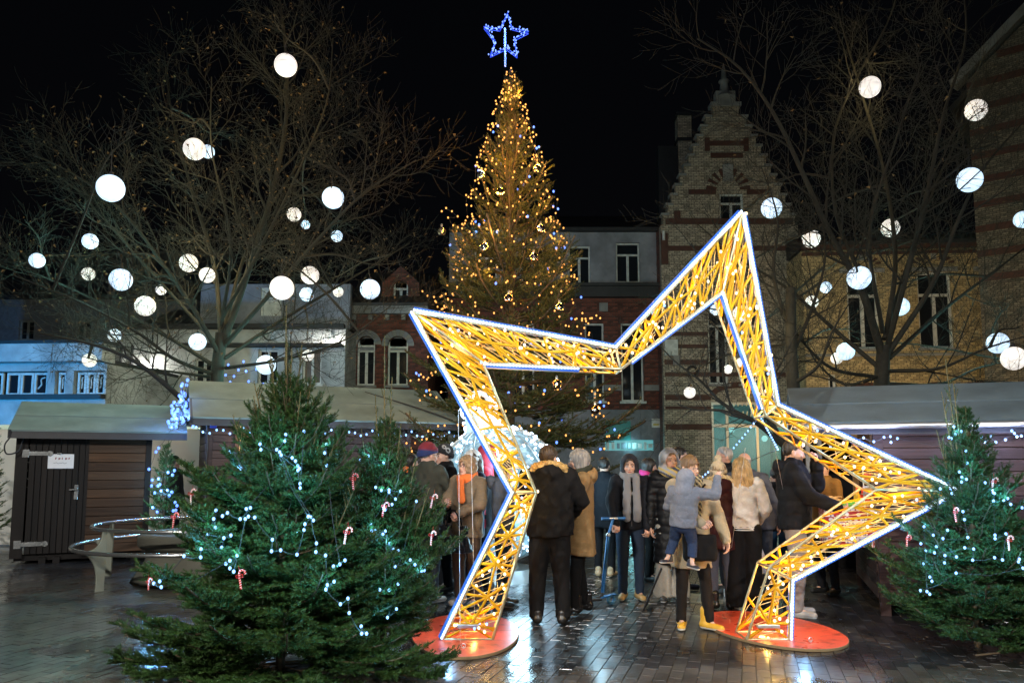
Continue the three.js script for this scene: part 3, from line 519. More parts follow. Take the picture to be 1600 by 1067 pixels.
// dark shed at the left with a plank door
{
  const d = 12.4, X0 = P(19, 780, d).x, yaw = rad(26), kc = P(1600, 780, 10).x / 8 , X = (px) => { const k = (px - 800) / 1000 * kc; return (k * d - X0) / (Math.cos(yaw) - k * Math.sin(yaw)); }, w = X(233), t = thing('dark_shed', 'dark brown timber shed with strap-hinged plank door and grey felt roof', 'shed', V(X0, 0, -d), yaw, undefined), h = 2.1;
  const onShed = (x, y, z) => V(x, y, z).applyAxisAngle(UP, yaw).add(V(X0, 0, -d));
  parts('floor_beam', [box(w - 0.1, 0.1, 0.1, w / 2, 0.1, -0.12), box(0.1, 0.1, 0.5, X(70), 0.05, -0.25), box(0.1, 0.1, 0.5, X(92), 0.05, -0.25), box(0.1, 0.1, 0.5, w - 0.2, 0.05, -0.25)], plankV[1], t);
  parts('corner_post', [box(0.17, h - 0.1, 0.05, 0.085, h / 2 + 0.05, 0), box(0.09, h - 0.1, 0.06, w - 0.045, h / 2 + 0.05, 0.004), box(0.05, h - 0.1, 0.045, X(132), h / 2 + 0.05, 0)], plankV[0], t);
  const door = part('door', box(X(129) - 0.2, h - 0.2, 0.03, (X(129) + 0.2) / 2, h / 2 + 0.06, -0.02), plankV[1], t), n = 9, pw = (X(129) - 0.19) / n;
  for (let i = 0; i < n; i++) part('plank', box(pw - 0.007, h - 0.2, 0.025, 0.19 + pw * (i + 0.5), h / 2 + 0.06, R(0.004, 0.008), 0.006), plankV[i % 3], door);
  for (const y of [1.77, 0.32]) {
    part('hinge', [box(0.1, 0.13, 0.012, 0.14 - (y < 1 ? 0.04 : 0), y, 0.034, 0.004), box(0.3, 0.07, 0.01, 0.32 - (y < 1 ? 0.03 : 0), y, 0.03, 0.004), new THREE.CylinderGeometry(0.045, 0.045, 0.01, 12).rotateX(Math.PI / 2).translate(0.48, y, 0.032)], M.steel, door);
  }
  part('handle_plate', box(0.06, 0.24, 0.012, X(117.5), 1.14, 0.03, 0.005), M.steel, door); part('handle', [bar(V(X(117.5), 1.18, 0.03), V(X(117.5), 1.18, 0.075), 0.012, 8), box(0.13, 0.02, 0.02, X(113), 1.18, 0.075, 0.006)], M.steel, door);
  part('peg', box(0.07, 0.025, 0.02, X(88), 1.77, 0.035, 0.004), M.steel, door);
  const cv = document.createElement('canvas'); cv.width = 256; cv.height = 160; const q = cv.getContext('2d'); q.fillStyle = '#c9c9cb'; q.fillRect(0, 0, 256, 160); q.fillStyle = '#702028';
  for (let i = 0; i < 5; i++) { q.fillRect(70 + i * 33, 38 + (i % 2) * 3, 9, 22); q.fillRect(70 + i * 33, 38 + (i * 7) % 12, 18 - (i % 3) * 5, 7); if (i % 2) q.fillRect(82 + i * 33, 40, 6, 18); }
  q.strokeStyle = '#55565c'; q.lineWidth = 4; q.beginPath(); for (let x = 55; x < 190; x += 6) q.lineTo(x, 100 + 7 * Math.sin(x * 0.9) * Math.sin(x * 0.05)); q.stroke();
  const ct = new THREE.CanvasTexture(cv); ct.colorSpace = THREE.SRGBColorSpace;
  const note = solo('paper_notice', moved(new THREE.BoxGeometry(0.37, 0.235, 0.003), onShed(X(91), 1.645, 0.022), [0, yaw, 0]), std({ map: ct, roughness: 0.25 }), 'white laminated paper notice pinned to the dark plank door', 'notice'); void note;
  boards(t, plankH, X(134), w - 0.09, 0.14, h - 0.02, 13, 0.004);
  boards(t, plankH, -2.1, -0.03, 0.14, h - 0.02, 13, 0.014, true); boards(t, plankH, -2.1, -0.03, 0.14, h - 0.02, 13, w - 0.014, true);
  part('rear_wall', box(w, h, 0.04, w / 2, h / 2, -2.13), plankV[1], t);
  gableTri(t, 0, 0.02, -2.13, h, 2.5, plankV[1]); gableTri(t, w - 0.03, 0.02, -2.13, h, 2.5, plankV[1]);
  feltRoof(t, X(11) - 0.02, X(286), 0.32, 2.13, -1.07, 2.66, -2.45);
  const q2 = thing('hanging_cable', 'black cable looped under the left eave of the dark shed', 'cable', V(X0, 0, -d), yaw);
  part('cable', tube([V(-0.02, 2.08, 0.2), V(-0.13, 1.9, 0.2), V(-0.1, 1.76, 0.18), V(0.04, 1.8, 0.14), V(0.1, 2.04, 0.06)], 0.012, 6, 30), M.cable, q2);
}
// middle hut, turned a little to the right
const hutM = { pos: P(322, 725, 12.95).setY(0), yaw: rad(25) };
{
  const w = 3.54, h = 2.36, t = thing('market_hut', 'grey-brown timber market hut with pale felt roof behind the big fir', 'market hut', hutM.pos, hutM.yaw, undefined);
  boards(t, greyPlank, 0.08, w - 0.08, 0.1, h, 17, 0.0);
  boards(t, greyPlank, -2.2, -0.06, 0.1, h, 17, 0.004, true); boards(t, greyPlank, -2.2, -0.06, 0.1, h, 17, w - 0.004, true);
  parts('corner_post', [box(0.1, h, 0.1, 0.03, h / 2, -0.03), box(0.1, h, 0.1, w - 0.03, h / 2, -0.03)], greyPlank[2], t);
  part('rear_wall', box(w, h, 0.04, w / 2, h / 2, -2.22), greyPlank[2], t);
  gableTri(t, 0.01, 0.02, -2.2, h, 3.02, greyPlank[1]); gableTri(t, w - 0.04, 0.02, -2.2, h, 3.02, greyPlank[1]);
  feltRoof(t, -0.3, 4.45, 0.3, 2.36, -1.1, 3.08, -2.5);
  const hf = part('hatch', box(1.7, 0.85, 0.03, 1.35, 1.95, 0.03), greyPlank[3], t);
  parts('hatch_frame', [box(0.06, 0.95, 0.04, 0.47, 1.95, 0.035), box(0.06, 0.95, 0.04, 2.23, 1.95, 0.035), box(1.7, 0.06, 0.04, 1.35, 1.5, 0.035)], greyPlank[0], hf);
  parts('gap_glow', [box(0.018, 0.5, 0.012, 0.515, 2.02, 0.053), box(0.9, 0.014, 0.012, 2.0 - 0.35, 2.34, 0.053)], glow(1, 0.55, 0.2, 1.1), t);  // glowing strips stand in for warm hut light spilling through a gap
  pointLight('gap_light', V(0.56, 2.02, 0.12), C(1, 0.6, 0.25), 0.5, 0.05, t);  // added light to go with the glowing gap strips
  part('strut', [moved(box(0.09, 1.15, 0.06), [w + 0.42, 1.92, 0.1], [0, 0, -0.75])], greyPlank[1], t);
  part('side_flap', moved(box(0.03, 1.0, 1.9), [w + 0.5, 2.3, -1.1], [0, 0, -1.25]), greyPlank[2], t);
  const c1 = thing('roof_cable', 'black cable lying across the right end of the middle hut roof', 'cable', hutM.pos, hutM.yaw);
  part('cable', tube([V(2.9, 3.0, -0.9), V(3.3, 2.85, -0.58), V(3.8, 2.65, -0.15), V(4.3, 2.42, 0.27)], 0.015, 6, 24), M.cable, c1);
  const c2 = thing('power_cable', 'black power cable hanging down the corner of the middle hut', 'cable', hutM.pos, hutM.yaw);
  part('cable', tube([V(-0.02, 2.33, 0.08), V(0.0, 1.9, 0.05), V(-0.01, 1.4, 0.06), V(0.02, 0.7, 0.05), V(0.0, 0.05, 0.06)], 0.012, 6, 24), M.cable, c2);
  part('connector', new RoundedBoxGeometry(0.11, 0.08, 0.08, 1, 0.02).translate(0.08, 2.24, 0.1), std({ color: C(0.02, 0.03, 0.25), roughness: 0.5 }), c2);
}
// right hut, turned a little to the left, serving side on its left
const hutR = { pos: V(3.92, 0, -8.35), yaw: rad(-18) };
{
  const w = 3.7, h = 2.02, t = thing('market_hut', 'long timber market hut with grey roof on the right behind the fir', 'market hut', hutR.pos, hutR.yaw, undefined);
  boards(t, greyPlank, 0.1, w, 0.16, h, 15, 0.0);
  parts('corner_post', [box(0.1, h, 0.1, 0.05, h / 2, -0.03)], greyPlank[0], t);
  boards(t, greyPlank, -2.1, -0.08, 0.16, 1.06, 7, 0.006, true);
  parts('side_post', [box(0.05, h - 1.06, 0.06, 0.03, (h + 1.06) / 2, -0.28), box(0.07, h - 1.06, 0.07, 0.03, (h + 1.06) / 2, -2.06)], std({ color: C(0.22, 0.13, 0.05), map: woodVT, roughness: 0.6 }), t);
  part('rear_wall', box(w, h, 0.04, w / 2, h / 2, -2.15), greyPlank[2], t); part('right_wall', box(0.04, h, 2.1, w - 0.02, h / 2, -1.07), greyPlank[2], t);
  part('floor', box(w - 0.1, 0.06, 2.05, w / 2, 0.13, -1.08), greyPlank[2], t);
  part('partition', box(0.03, h - 0.2, 2.0, 1.5, h / 2, -1.07), plankV[1], t);
  feltRoof(t, -0.82, w + 0.5, 0.22, 2.04, -1.05, 2.52, -2.35, std({ color: C(0.16, 0.22, 0.26), map: blotchT, bumpMap: fineBump, bumpScale: 0.003, roughness: 0.55 }));
  part('gutter', new THREE.CylinderGeometry(0.032, 0.032, w + 1.3, 10, 1, false).rotateZ(Math.PI / 2).translate(w / 2 - 0.16, 2.0, 0.28), M.alu, t);
  part('counter', box(0.5, 0.04, 1.55, -0.22, 1.08, -1.0, 0.008), greyPlank[1], t);
  const lamp = part('hut_lamp', ball(0.05, V(0.12, 1.93, -0.5), 10), glow(1, 0.72, 0.35, 4), t); void lamp;
  pointLight('hut_light', V(0.12, 1.93, -0.5), C(1, 0.68, 0.32), 5, 0.05, t);
  const loc = (x, y, z) => V(x, y, z).applyAxisAngle(UP, hutR.yaw).add(hutR.pos);
  // printed cloth hanging over the counter
  const pt = tex(128, (u, v) => { const a = hash(Math.floor(u * 8), Math.floor(v * 8), 3), fx = u * 8 % 1 - 0.5, fy = v * 8 % 1 - 0.5, r = Math.hypot(fx, fy); const red = [0.62, 0.16, 0.14], wh = [0.82, 0.78, 0.76], gr = [0.45, 0.4, 0.42]; return a < 0.3 ? (r < 0.36 ? wh : red) : a < 0.55 ? (r < 0.28 ? red : wh) : a < 0.8 ? (Math.abs(fx) < 0.12 || Math.abs(fy) < 0.12 ? gr : wh) : red; }, true, 2.2);
  const cl = new THREE.BoxGeometry(0.54, 0.42, 1.6, 18, 6, 40), p = cl.attributes.position, uv = cl.attributes.uv;
  for (let i = 0; i < p.count; i++) { const k = (0.21 - p.getY(i)) / 0.42, s = Math.sin((p.getX(i) + p.getZ(i)) * 26) * 0.012 * k; p.setX(i, p.getX(i) + s); p.setZ(i, p.getZ(i) + s * (Math.abs(p.getZ(i)) > 0.7 ? 1 : 0)); uv.setXY(i, p.getX(i) + p.getZ(i), p.getY(i)); }
  cl.computeVertexNormals();
  const cloth = solo('tablecloth', cl.translate(-0.235, 0.9, -1.0), std({ map: pt, roughness: 0.85 }), 'red and white printed cloth hanging over the counter of the right hut', 'tablecloth'); cloth.position.copy(hutR.pos); cloth.rotation.y = hutR.yaw;
  const tr = solo('food_tray', join([box(0.3, 0.045, 0.2, 0, 0.023, 0, 0.01), box(0.24, 0.03, 0.15, 0, 0.05, 0, 0.01)]), std({ color: C(0.12, 0.42, 0.03), roughness: 0.45 }), 'bright green tray on the counter of the right hut', 'tray'); tr.position.copy(loc(-0.28, 1.112, -0.42)); tr.rotation.y = hutR.yaw + 0.1;
  for (const [x, z, r] of [[-0.42, -0.75, 0.09], [-0.32, -0.95, 0.085]]) { const b = thing('bread_basket', x < -0.4 ? 'shallow basket of bread slices beside the green tray' : 'shallow basket of bread slices behind the green tray', 'basket', loc(x, 1.112, z), 0, 'bread baskets on the counter'); part('basket', new THREE.LatheGeometry([[0.001, 0], [r, 0], [r * 1.3, 0.05], [r * 1.22, 0.05], [r * 0.9, 0.012], [0.001, 0.012]].map((a) => new THREE.Vector2(...a)), 14), std({ color: C(0.3, 0.2, 0.1), roughness: 0.8 }), b); for (let i = 0; i < 6; i++) part('bread_slice', moved(box(0.09, 0.02, 0.06, 0, 0, 0, 0.006), [R(-0.05, 0.05), 0.05 + i * 0.008, R(-0.04, 0.04)], [R(-0.4, 0.4), R(0, 3), R(-0.4, 0.4)]), std({ color: C(0.45, 0.3, 0.14), roughness: 0.9 }), b); }
  const bottle = (pos, c, cc, label) => { const b = thing('sauce_bottle', label, 'bottle', pos, 0, 'sauce bottles on the hut counter'); part('bottle_body', new THREE.LatheGeometry([[0.001, 0], [0.032, 0], [0.034, 0.02], [0.034, 0.13], [0.022, 0.16], [0.018, 0.165]].map((a) => new THREE.Vector2(...a)), 14), std({ color: c, roughness: 0.35 }), b); part('cap', new THREE.LatheGeometry([[0.02, 0.163], [0.02, 0.185], [0.006, 0.21], [0.003, 0.24], [0.001, 0.24]].map((a) => new THREE.Vector2(...a)), 12), std({ color: cc, roughness: 0.4 }), b); return b; };
  bottle(loc(-0.06, 1.112, -0.52), C(0.55, 0.03, 0.015), C(0.6, 0.05, 0.02), 'red sauce bottle on the counter of the right hut');
  bottle(loc(-0.13, 1.112, -0.5), C(0.75, 0.42, 0.02), C(0.7, 0.1, 0.02), 'yellow sauce bottle beside the red one on the counter');
  const rk = thing('cup_rack', 'small rack stacked with red and white cups beside the sauce bottles', 'rack', loc(0.02, 1.105, -0.36));
  part('rack_frame', [bar(V(-0.1, 0, 0), V(-0.1, 0.46, 0), 0.007), bar(V(0.1, 0, 0), V(0.1, 0.46, 0), 0.007), box(0.22, 0.01, 0.12, 0, 0.005, 0), box(0.22, 0.01, 0.12, 0, 0.16, 0), box(0.22, 0.01, 0.12, 0, 0.31, 0)], M.alu, rk);
  for (let j = 0; j < 3; j++) for (let i = 0; i < 3; i++) part('cup', new THREE.CylinderGeometry(0.03, 0.022, 0.09, 12).translate(-0.065 + i * 0.065, 0.056 + j * 0.15, 0), pick([std({ color: C(0.6, 0.08, 0.06), roughness: 0.5 }), M.white, std({ color: C(0.05, 0.25, 0.2), roughness: 0.5 })]), rk);
}
// dark booth further back beside the right hut
{
  const d = 12.2, X0 = P(1262, 780, d).x, t = thing('dark_booth', 'dark open-fronted timber booth seen behind the counter of the right hut', 'booth', V(X0, 0, -d), rad(-8)), w = 1.7;
  parts('frame_post', [0, 0.18, w].map((x) => box(0.06, 2.2, 0.06, x + 0.03, 1.1, 0)), std({ color: C(0.3, 0.29, 0.27), map: grainT, roughness: 0.6 }), t);
  part('front_board', [box(w, 0.9, 0.04, w / 2 + 0.03, 0.45, -0.02)], plankV[0], t); part('top_board', box(w, 0.16, 0.05, w / 2 + 0.03, 2.12, -0.01), plankV[2], t);
  parts('side_board', [box(0.04, 2.1, 1.8, 0.03, 1.05, -0.95), box(0.04, 2.1, 1.8, w, 1.05, -0.95)], plankV[1], t); part('rear_board', box(w, 2.1, 0.04, w / 2, 1.05, -1.87), plankV[1], t);
  part('roof', moved(box(w + 0.5, 0.04, 2.3), [w / 2, 2.26, -0.9], [0.06, 0, 0]), M.roofFelt, t);
}
// ring-shaped leaning rail round a concrete drum
{
  const c = V(-4.36, 0, -11.1), t = thing('ring_rail', 'round steel leaning rail with two tubes on flat curved posts', 'railing', c);
  part('upper_rail', new THREE.TorusGeometry(1.45, 0.026, 10, 96).rotateX(Math.PI / 2).translate(0, 0.76, 0), M.steel, t);
  part('lower_rail', new THREE.TorusGeometry(1.68, 0.027, 10, 96).rotateX(Math.PI / 2).translate(0, 0.5, 0), M.steel, t);
  const pmat = std({ color: C(0.3, 0.32, 0.26), map: blotchT, metalness: 0.35, roughness: 0.5 });
  for (let i = 0; i < 6; i++) {
    const a = rad(186 + i * 60), s = new THREE.Shape(); s.moveTo(1.42, 0); s.lineTo(1.52, 0); s.bezierCurveTo(1.5, 0.22, 1.53, 0.4, 1.68, 0.48); s.lineTo(1.66, 0.51); s.bezierCurveTo(1.52, 0.5, 1.48, 0.6, 1.46, 0.74); s.lineTo(1.42, 0.74); s.bezierCurveTo(1.4, 0.5, 1.42, 0.25, 1.42, 0);
    const g = new THREE.ExtrudeGeometry(s, { depth: 0.024, bevelEnabled: true, bevelSize: 0.004, bevelThickness: 0.004, bevelSegments: 1 }).translate(0, 0, -0.012).rotateY(-a); part('post', g, pmat, t);
  }
  const dr = thing('concrete_drum', 'low mossy concrete drum standing inside the steel ring rail', 'planter', c.clone().add(V(0.1, 0, 0)));
  part('drum', new THREE.LatheGeometry([[0.001, 0], [1.05, 0], [1.0, 0.08], [0.86, 0.3], [0.86, 0.44], [0.95, 0.46], [0.98, 0.5], [0.98, 0.6], [0.94, 0.65], [0.001, 0.67]].map((a) => new THREE.Vector2(...a)), 48), std({ color: C(0.12, 0.115, 0.085), map: blotchT, bumpMap: fineBump, bumpScale: 0.004, roughness: 0.8 }), dr);
}
// ------------------------------------------------------------------ firs
const needleMat = matt({ vertexColors: true, roughness: 0.55, specularIntensity: 0.5 });
const shootMat = std({ color: C(0.2, 0.15, 0.06), map: grainT, roughness: 0.8 });
const twigMat = std({ color: C(0.11, 0.075, 0.04), map: grainT, roughness: 0.85 });
function basis(d) { const u = Math.abs(d.y) > 0.9 ? V(1, 0, 0) : V(0, 1, 0), s = V(0, 0, 0).crossVectors(d, u).normalize(); return [s, V(0, 0, 0).crossVectors(s, d).normalize()]; }
const tA = V(0, 0, 0), tB = V(0, 0, 0), tC = V(0, 0, 0);
function needles(T, a, b, n) {          // a shoot from a to b clothed in needles
  const d = b.clone().sub(a), L = d.length(); if (L < 0.01) return; d.divideScalar(L);
  const [s, u] = basis(d), k0 = R(0.75, 1.3), yl = R(0, 1), m = Math.max(3, Math.round(L / n.gap));
  for (let i = 0; i < m; i++) for (let j = 0; j < n.per; j++) {
    const t = (i + rnd()) / m, ph = R(-0.5, Math.PI + 0.5) + (rnd() < 0.18 ? Math.PI : 0), len = n.len * R(0.7, 1.15) * (1 - 0.35 * t * t), lean = R(0.55, 1.0);
    const dx = Math.cos(ph), dy = Math.sin(ph), k = k0 * R(0.8, 1.25);
    tA.copy(a).addScaledVector(d, t * L); tB.copy(d).multiplyScalar(lean).addScaledVector(s, dx * 0.75).addScaledVector(u, dy * 0.75).normalize().multiplyScalar(len).add(tA);
    tC.copy(s).multiplyScalar(-dy).addScaledVector(u, dx).multiplyScalar(n.w * 0.5).addScaledVector(d, n.w * R(-0.3, 0.3));
    T.tri(tA.clone().add(tC), tB, tA.clone().sub(tC), [n.col[0] * k * (1 + 0.35 * yl), n.col[1] * k, n.col[2] * k * (1 - 0.3 * yl)]);
  }
}
// o: H height, R radius, prof(t) relative radius, whorl gap, per (branches a whorl), n needles, up0/up1 lift of lowest/topmost branches
function fir(t, o) {
  seed = o.seed; const T = new Tris(), wood = [], shoots = [], H = o.H, lead = o.lean || V(0, 0, 0);
  const axis = (y) => V(lead.x * (y / H) ** 2, y, lead.z * (y / H) ** 2);
  part('trunk', new THREE.TubeGeometry(new THREE.CatmullRomCurve3([0, 0.25, 0.5, 0.75, 0.9].map((k) => axis(k * H))), 24, o.trunk * 0.75, 8), twigMat, t);
  part('leader', bar(axis(H * 0.86), axis(H), o.trunk * 0.28, 5, o.trunk * 0.1), twigMat, t);
  let y = o.y0, w = 0;
  const branch = (y, az, L, el) => {
    const st = axis(y), out = V(Math.cos(az), 0, Math.sin(az)), pts = [st], n = 5;
    for (let i = 1; i <= n; i++) { const k = i / n, e = el + (o.curl ?? 0.35) * k * k - (o.sag ?? 0.25) * k * (1 - k); pts.push(pts[i - 1].clone().add(out.clone().multiplyScalar(Math.cos(e) * L / n)).add(V(R(-0.02, 0.02) * L, Math.sin(e) * L / n, R(-0.02, 0.02) * L))); }
    const c = new THREE.CatmullRomCurve3(pts); wood.push(new THREE.TubeGeometry(c, 5, Math.max(0.0028, o.trunk * 0.16 * Math.sqrt(L / o.R)), 4));
    const side = V(-out.z, 0, out.x), m = Math.max(3, Math.round(L / o.twigGap));
    needles(T, c.getPoint(0.55), pts[n], o.n);
    for (let i = 0; i < m; i++) for (const sg of [-1, 1]) {
      const k = lerp(o.bare ?? 0.2, 0.97, (i + R(0, 0.9)) / m), p = c.getPoint(k), d = c.getTangent(k), l = (0.1 + 0.42 * (1 - k)) * Math.min(L, o.R * 0.7) * R(0.7, 1.15) + o.n.len;
      const q = p.clone().add(d.clone().multiplyScalar(l * 0.66)).add(side.clone().multiplyScalar(sg * l * R(0.5, 0.85))).add(V(0, l * R(-0.15, o.lift ?? 0.32), 0));
      needles(T, p, q, o.n);
      if (l > o.twigGap * 1.5) for (let r = 1; r <= Math.min(6, l / o.twigGap); r++) for (const s2 of [-1, 1]) {
        const k2 = r / (Math.min(6, l / o.twigGap) + 0.6), p2 = p.clone().lerp(q, k2), dd = q.clone().sub(p).normalize(), l2 = l * 0.4 * (1.1 - k2) + o.n.len * 0.8, sd = V(dd.z, 0, -dd.x).multiplyScalar(s2);
        needles(T, p2, p2.clone().add(dd.multiplyScalar(l2 * 0.75)).add(sd.multiplyScalar(l2 * 0.6)).add(V(0, l2 * R(-0.1, 0.35), 0)), o.n);
      }
    }
  };
  while (y < H * 0.97) {
    const k = y / H, L = o.R * o.prof(k) * (o.trunk > 0.1 ? (w % 2 ? 0.84 : 1.1) : 1), cnt = Math.max(4, Math.round(o.per * (1 - 0.35 * k)));
    for (let i = 0; i < cnt; i++) { const az = (i + (w % 2) * 0.5 + R(-0.3, 0.3)) / cnt * Math.PI * 2; branch(y + R(-0.3, 0.3) * o.gap, az, L * R(0.62, 1.12) * (1 + (o.rough ?? 0.16) * vn3(Math.cos(az) * 1.6 + o.seed, y / o.R * 3.2, Math.sin(az) * 1.6)) + 0.02, lerp(o.up0, o.up1, k) + R(-0.15, 0.15)); }
    y += o.gap * (1.1 - 0.45 * k); w++;
  }
  for (const [px, pz, h0, h1] of o.leaders || []) {       // long bare upright shoots
    const a = V(px * 0.6, h0, pz * 0.6), b = V(px, h1, pz); shoots.push(bar(a, b, o.trunk > 0.1 ? 0.012 : 0.008, 5, 0.003));
    for (let i = 0; i < 8; i++) { const k = R(0.05, 0.85), p = a.clone().lerp(b, k), az = R(0, 6.28), l = R(0.06, 0.2) * (1 - k * 0.6); const q = p.clone().add(V(Math.cos(az) * l * 0.35, l, Math.sin(az) * l * 0.35)); shoots.push(bar(p, q, 0.0045, 4, 0.002)); needles(T, p, q, { ...o.n, gap: o.n.gap * 1.4 }); }
    needles(T, a, b, { ...o.n, gap: o.n.gap * 2 });
  }
  part('branches', wood, twigMat, t, STUFF); if (shoots.length) part('leader_shoots', shoots, shootMat, t, STUFF);
  part('foliage', T.geo(), needleMat, t, STUFF);
  return t;
}
const near = { len: 0.034, w: 0.0054, gap: 0.0078, per: 3, col: [0.022, 0.058, 0.014] };
const profA = (k) => Math.pow(Math.max(0, 1 - k), 0.8) * Math.min(1, 0.84 + k * 1.3) * 1.03, profR = (k) => Math.max(0, 1 - k) * Math.min(1, 0.8 + k * 2);
const firL = thing('fir_tree', 'large bushy cut fir in the left foreground hung with blue-white lights', 'fir tree', G(437, 1052), 0);
fir(firL, { seed: 11, H: 2.3, R: 1.32, y0: 0.07, gap: 0.125, per: 12, trunk: 0.05, prof: profA, up0: -0.12, up1: 0.85, curl: 0.5, sag: 0.3, twigGap: 0.085, n: near, leaders: [[-0.02, 0.05, 2.1, 2.86], [0.1, 0, 2.0, 2.55], [-0.17, -0.05, 1.9, 2.5], [0.05, 0.1, 2.0, 2.5], [0.2, 0.05, 1.7, 2.3], [-0.25, 0.08, 1.8, 2.25], [-0.1, 0.12, 1.9, 2.42], [0.02, 0.14, 1.9, 2.6], [0.3, 0.12, 1.5, 2.02], [-0.38, 0.15, 1.4, 1.98], [0.42, 0.2, 1.2, 1.75], [-0.55, 0.25, 1.1, 1.62], [0.16, 0.22, 1.6, 2.15], [-0.2, 0.22, 1.6, 2.12], [0.6, 0.2, 0.9, 1.45], [-0.72, 0.25, 0.8, 1.28]] });
const firM = thing('fir_tree', 'smaller slender-topped fir leaning beside the large one, nearest the left star foot', 'fir tree', G(598, 1022), 0);
fir(firM, { seed: 23, H: 2.0, R: 0.96, y0: 0.2, gap: 0.12, per: 10, trunk: 0.04, prof: (k) => Math.pow(1 - k, 0.85) * Math.min(1, 0.45 + k * 2.2), up0: 0.1, up1: 0.95, curl: 0.5, twigGap: 0.08, n: near, leaders: [[-0.03, 0, 1.75, 2.72], [0.05, 0.05, 1.6, 2.35], [-0.1, 0.02, 1.6, 2.2], [0.14, 0.1, 1.4, 1.95], [-0.2, 0.1, 1.3, 1.9], [0.28, 0.15, 1.1, 1.65], [0.4, 0.2, 0.9, 1.4]] });
const firR = thing('fir_tree', 'bushy cut fir in the right foreground hung with blue-white lights', 'fir tree', G(1530, 1012), 0);
fir(firR, { seed: 37, H: 2.12, R: 1.02, y0: 0.14, gap: 0.12, per: 11, trunk: 0.045, prof: profR, up0: 0.05, up1: 0.9, curl: 0.5, twigGap: 0.085, n: { ...near, col: [0.018, 0.055, 0.017] }, leaders: [[-0.16, 0.02, 1.7, 2.55], [-0.12, 0.05, 1.7, 2.35], [-0.2, 0, 1.6, 2.25], [-0.02, 0.05, 1.6, 2.1], [-0.32, 0.1, 1.4, 1.9]] });
const smallN = { len: 0.04, w: 0.009, gap: 0.02, per: 3, col: [0.035, 0.09, 0.03] };
const firS = thing('fir_tree', 'small fir with blue lights standing between the dark shed and the middle hut', 'fir tree', V(P(258, 725, 13.2).x, 0, -13.2), 0);
fir(firS, { seed: 5, H: 1.95, R: 0.5, y0: 0.15, gap: 0.15, per: 8, trunk: 0.03, prof: (k) => Math.pow(1 - k, 0.7), up0: 0.2, up1: 0.9, twigGap: 0.09, n: smallN, leaders: [[0.04, 0, 1.6, 2.15]] });
const firE = thing('fir_tree', 'small fir cut by the left edge of the picture beside the marquee', 'fir tree', V(P(-22, 725, 14).x, 0, -14), 0);
fir(firE, { seed: 6, H: 2.7, R: 0.55, y0: 0.3, gap: 0.2, per: 8, trunk: 0.03, prof: (k) => Math.pow(1 - k, 0.6), up0: 0.2, up1: 0.9, twigGap: 0.11, n: smallN });
// cut boughs lying on the ground
function bough(px, py, yaw, L, sd, label) {
  seed = sd; const t = thing('fir_bough', label, 'fir bough', G(px, py), yaw, 'cut fir boughs on the ground'), T = new Tris(), c = new THREE.CatmullRomCurve3([V(0, 0.03, 0), V(L * 0.4, 0.06, 0.03), V(L * 0.75, 0.05, -0.02), V(L, 0.1, 0)]);
  part('stem', new THREE.TubeGeometry(c, 8, 0.009, 5), twigMat, t); needles(T, c.getPoint(0.5), c.getPoint(1), near);
  for (let i = 0; i < 26; i++) for (const s of [-1, 1]) { const k = lerp(0.15, 0.97, (i + rnd()) / 26), p = c.getPoint(k), l = (0.08 + 0.36 * (1 - k)) * L * R(0.6, 1.1), q = p.clone().add(V(l * 0.75, R(0.0, 0.1) - 0.01, s * l * R(0.35, 0.7))); needles(T, p, q, near); for (const e of [-1, 1]) { const m = p.clone().lerp(q, 0.45); needles(T, m, m.clone().add(V(l * 0.4, R(0, 0.06), s * l * 0.15 + e * l * 0.22)), near); } }
  part('foliage', T.geo(), needleMat, t, STUFF);
}
bough(420, 1050, rad(176), 1.25, 51, 'flat fir bough lying under the large fir, pointing left');
bough(380, 1058, rad(200), 0.8, 52, 'fir bough at the very bottom edge left of the large fir');
bough(520, 1050, rad(5), 0.95, 53, 'fir bough on the ground pointing to the left star foot');
bough(470, 1062, rad(-70), 0.6, 54, 'fir bough lying in front of the large fir trunk');
bough(560, 1056, rad(-25), 0.75, 56, 'fir bough at the bottom edge below the smaller fir');
bough(1525, 1030, rad(10), 1.0, 55, 'long-needled bough on the ground below the right fir');
bough(1570, 1010, rad(-20), 0.9, 57, 'fir bough at the right edge beside the right fir');
solo('bare_twig', [tube([G(305, 1025).add(V(0, 0.06, 0)), G(325, 1042).add(V(0, 0.05, 0)), G(362, 1056).add(V(0, 0.03, 0))], 0.011, 5)][0], std({ color: C(0.4, 0.27, 0.14), map: grainT, roughness: 0.8 }), 'pale bare stick lying at the foot of the large fir', 'stick');

// the tall tree of the square
const TX = P(797, 640, 15).x, TD = 15, TH = P(797, 108, TD).y;
const tallTree = thing('christmas_tree', 'tall Christmas tree covered in warm fairy lights in the middle of the square', 'christmas tree', V(TX, 0, -TD), 0);
const tallProf = (k) => k < 0.1 ? 0.9 : Math.pow(1 - k, 0.87) * 1.13 + 0.012;
const TR = 2.35;
fir(tallTree, { seed: 77, rough: 0.45, H: TH, R: TR, y0: 0.5, gap: 0.33, per: 14, trunk: 0.12, prof: tallProf, up0: -0.25, up1: 0.95, curl: 0.55, sag: 0.5, twigGap: 0.2, bare: 0.3, lift: 0.25, n: { len: 0.055, w: 0.013, gap: 0.026, per: 3, col: [0.038, 0.05, 0.016] }, leaders: [[0.28, 0, 7.9, 8.7], [-0.42, 0.1, 7.2, 8.1], [0.75, 0.1, 6.3, 7.1], [-0.95, 0.1, 5.6, 6.4], [-0.55, 0.3, 6.4, 7.2], [0.2, 0.2, 7.6, 8.3]] });

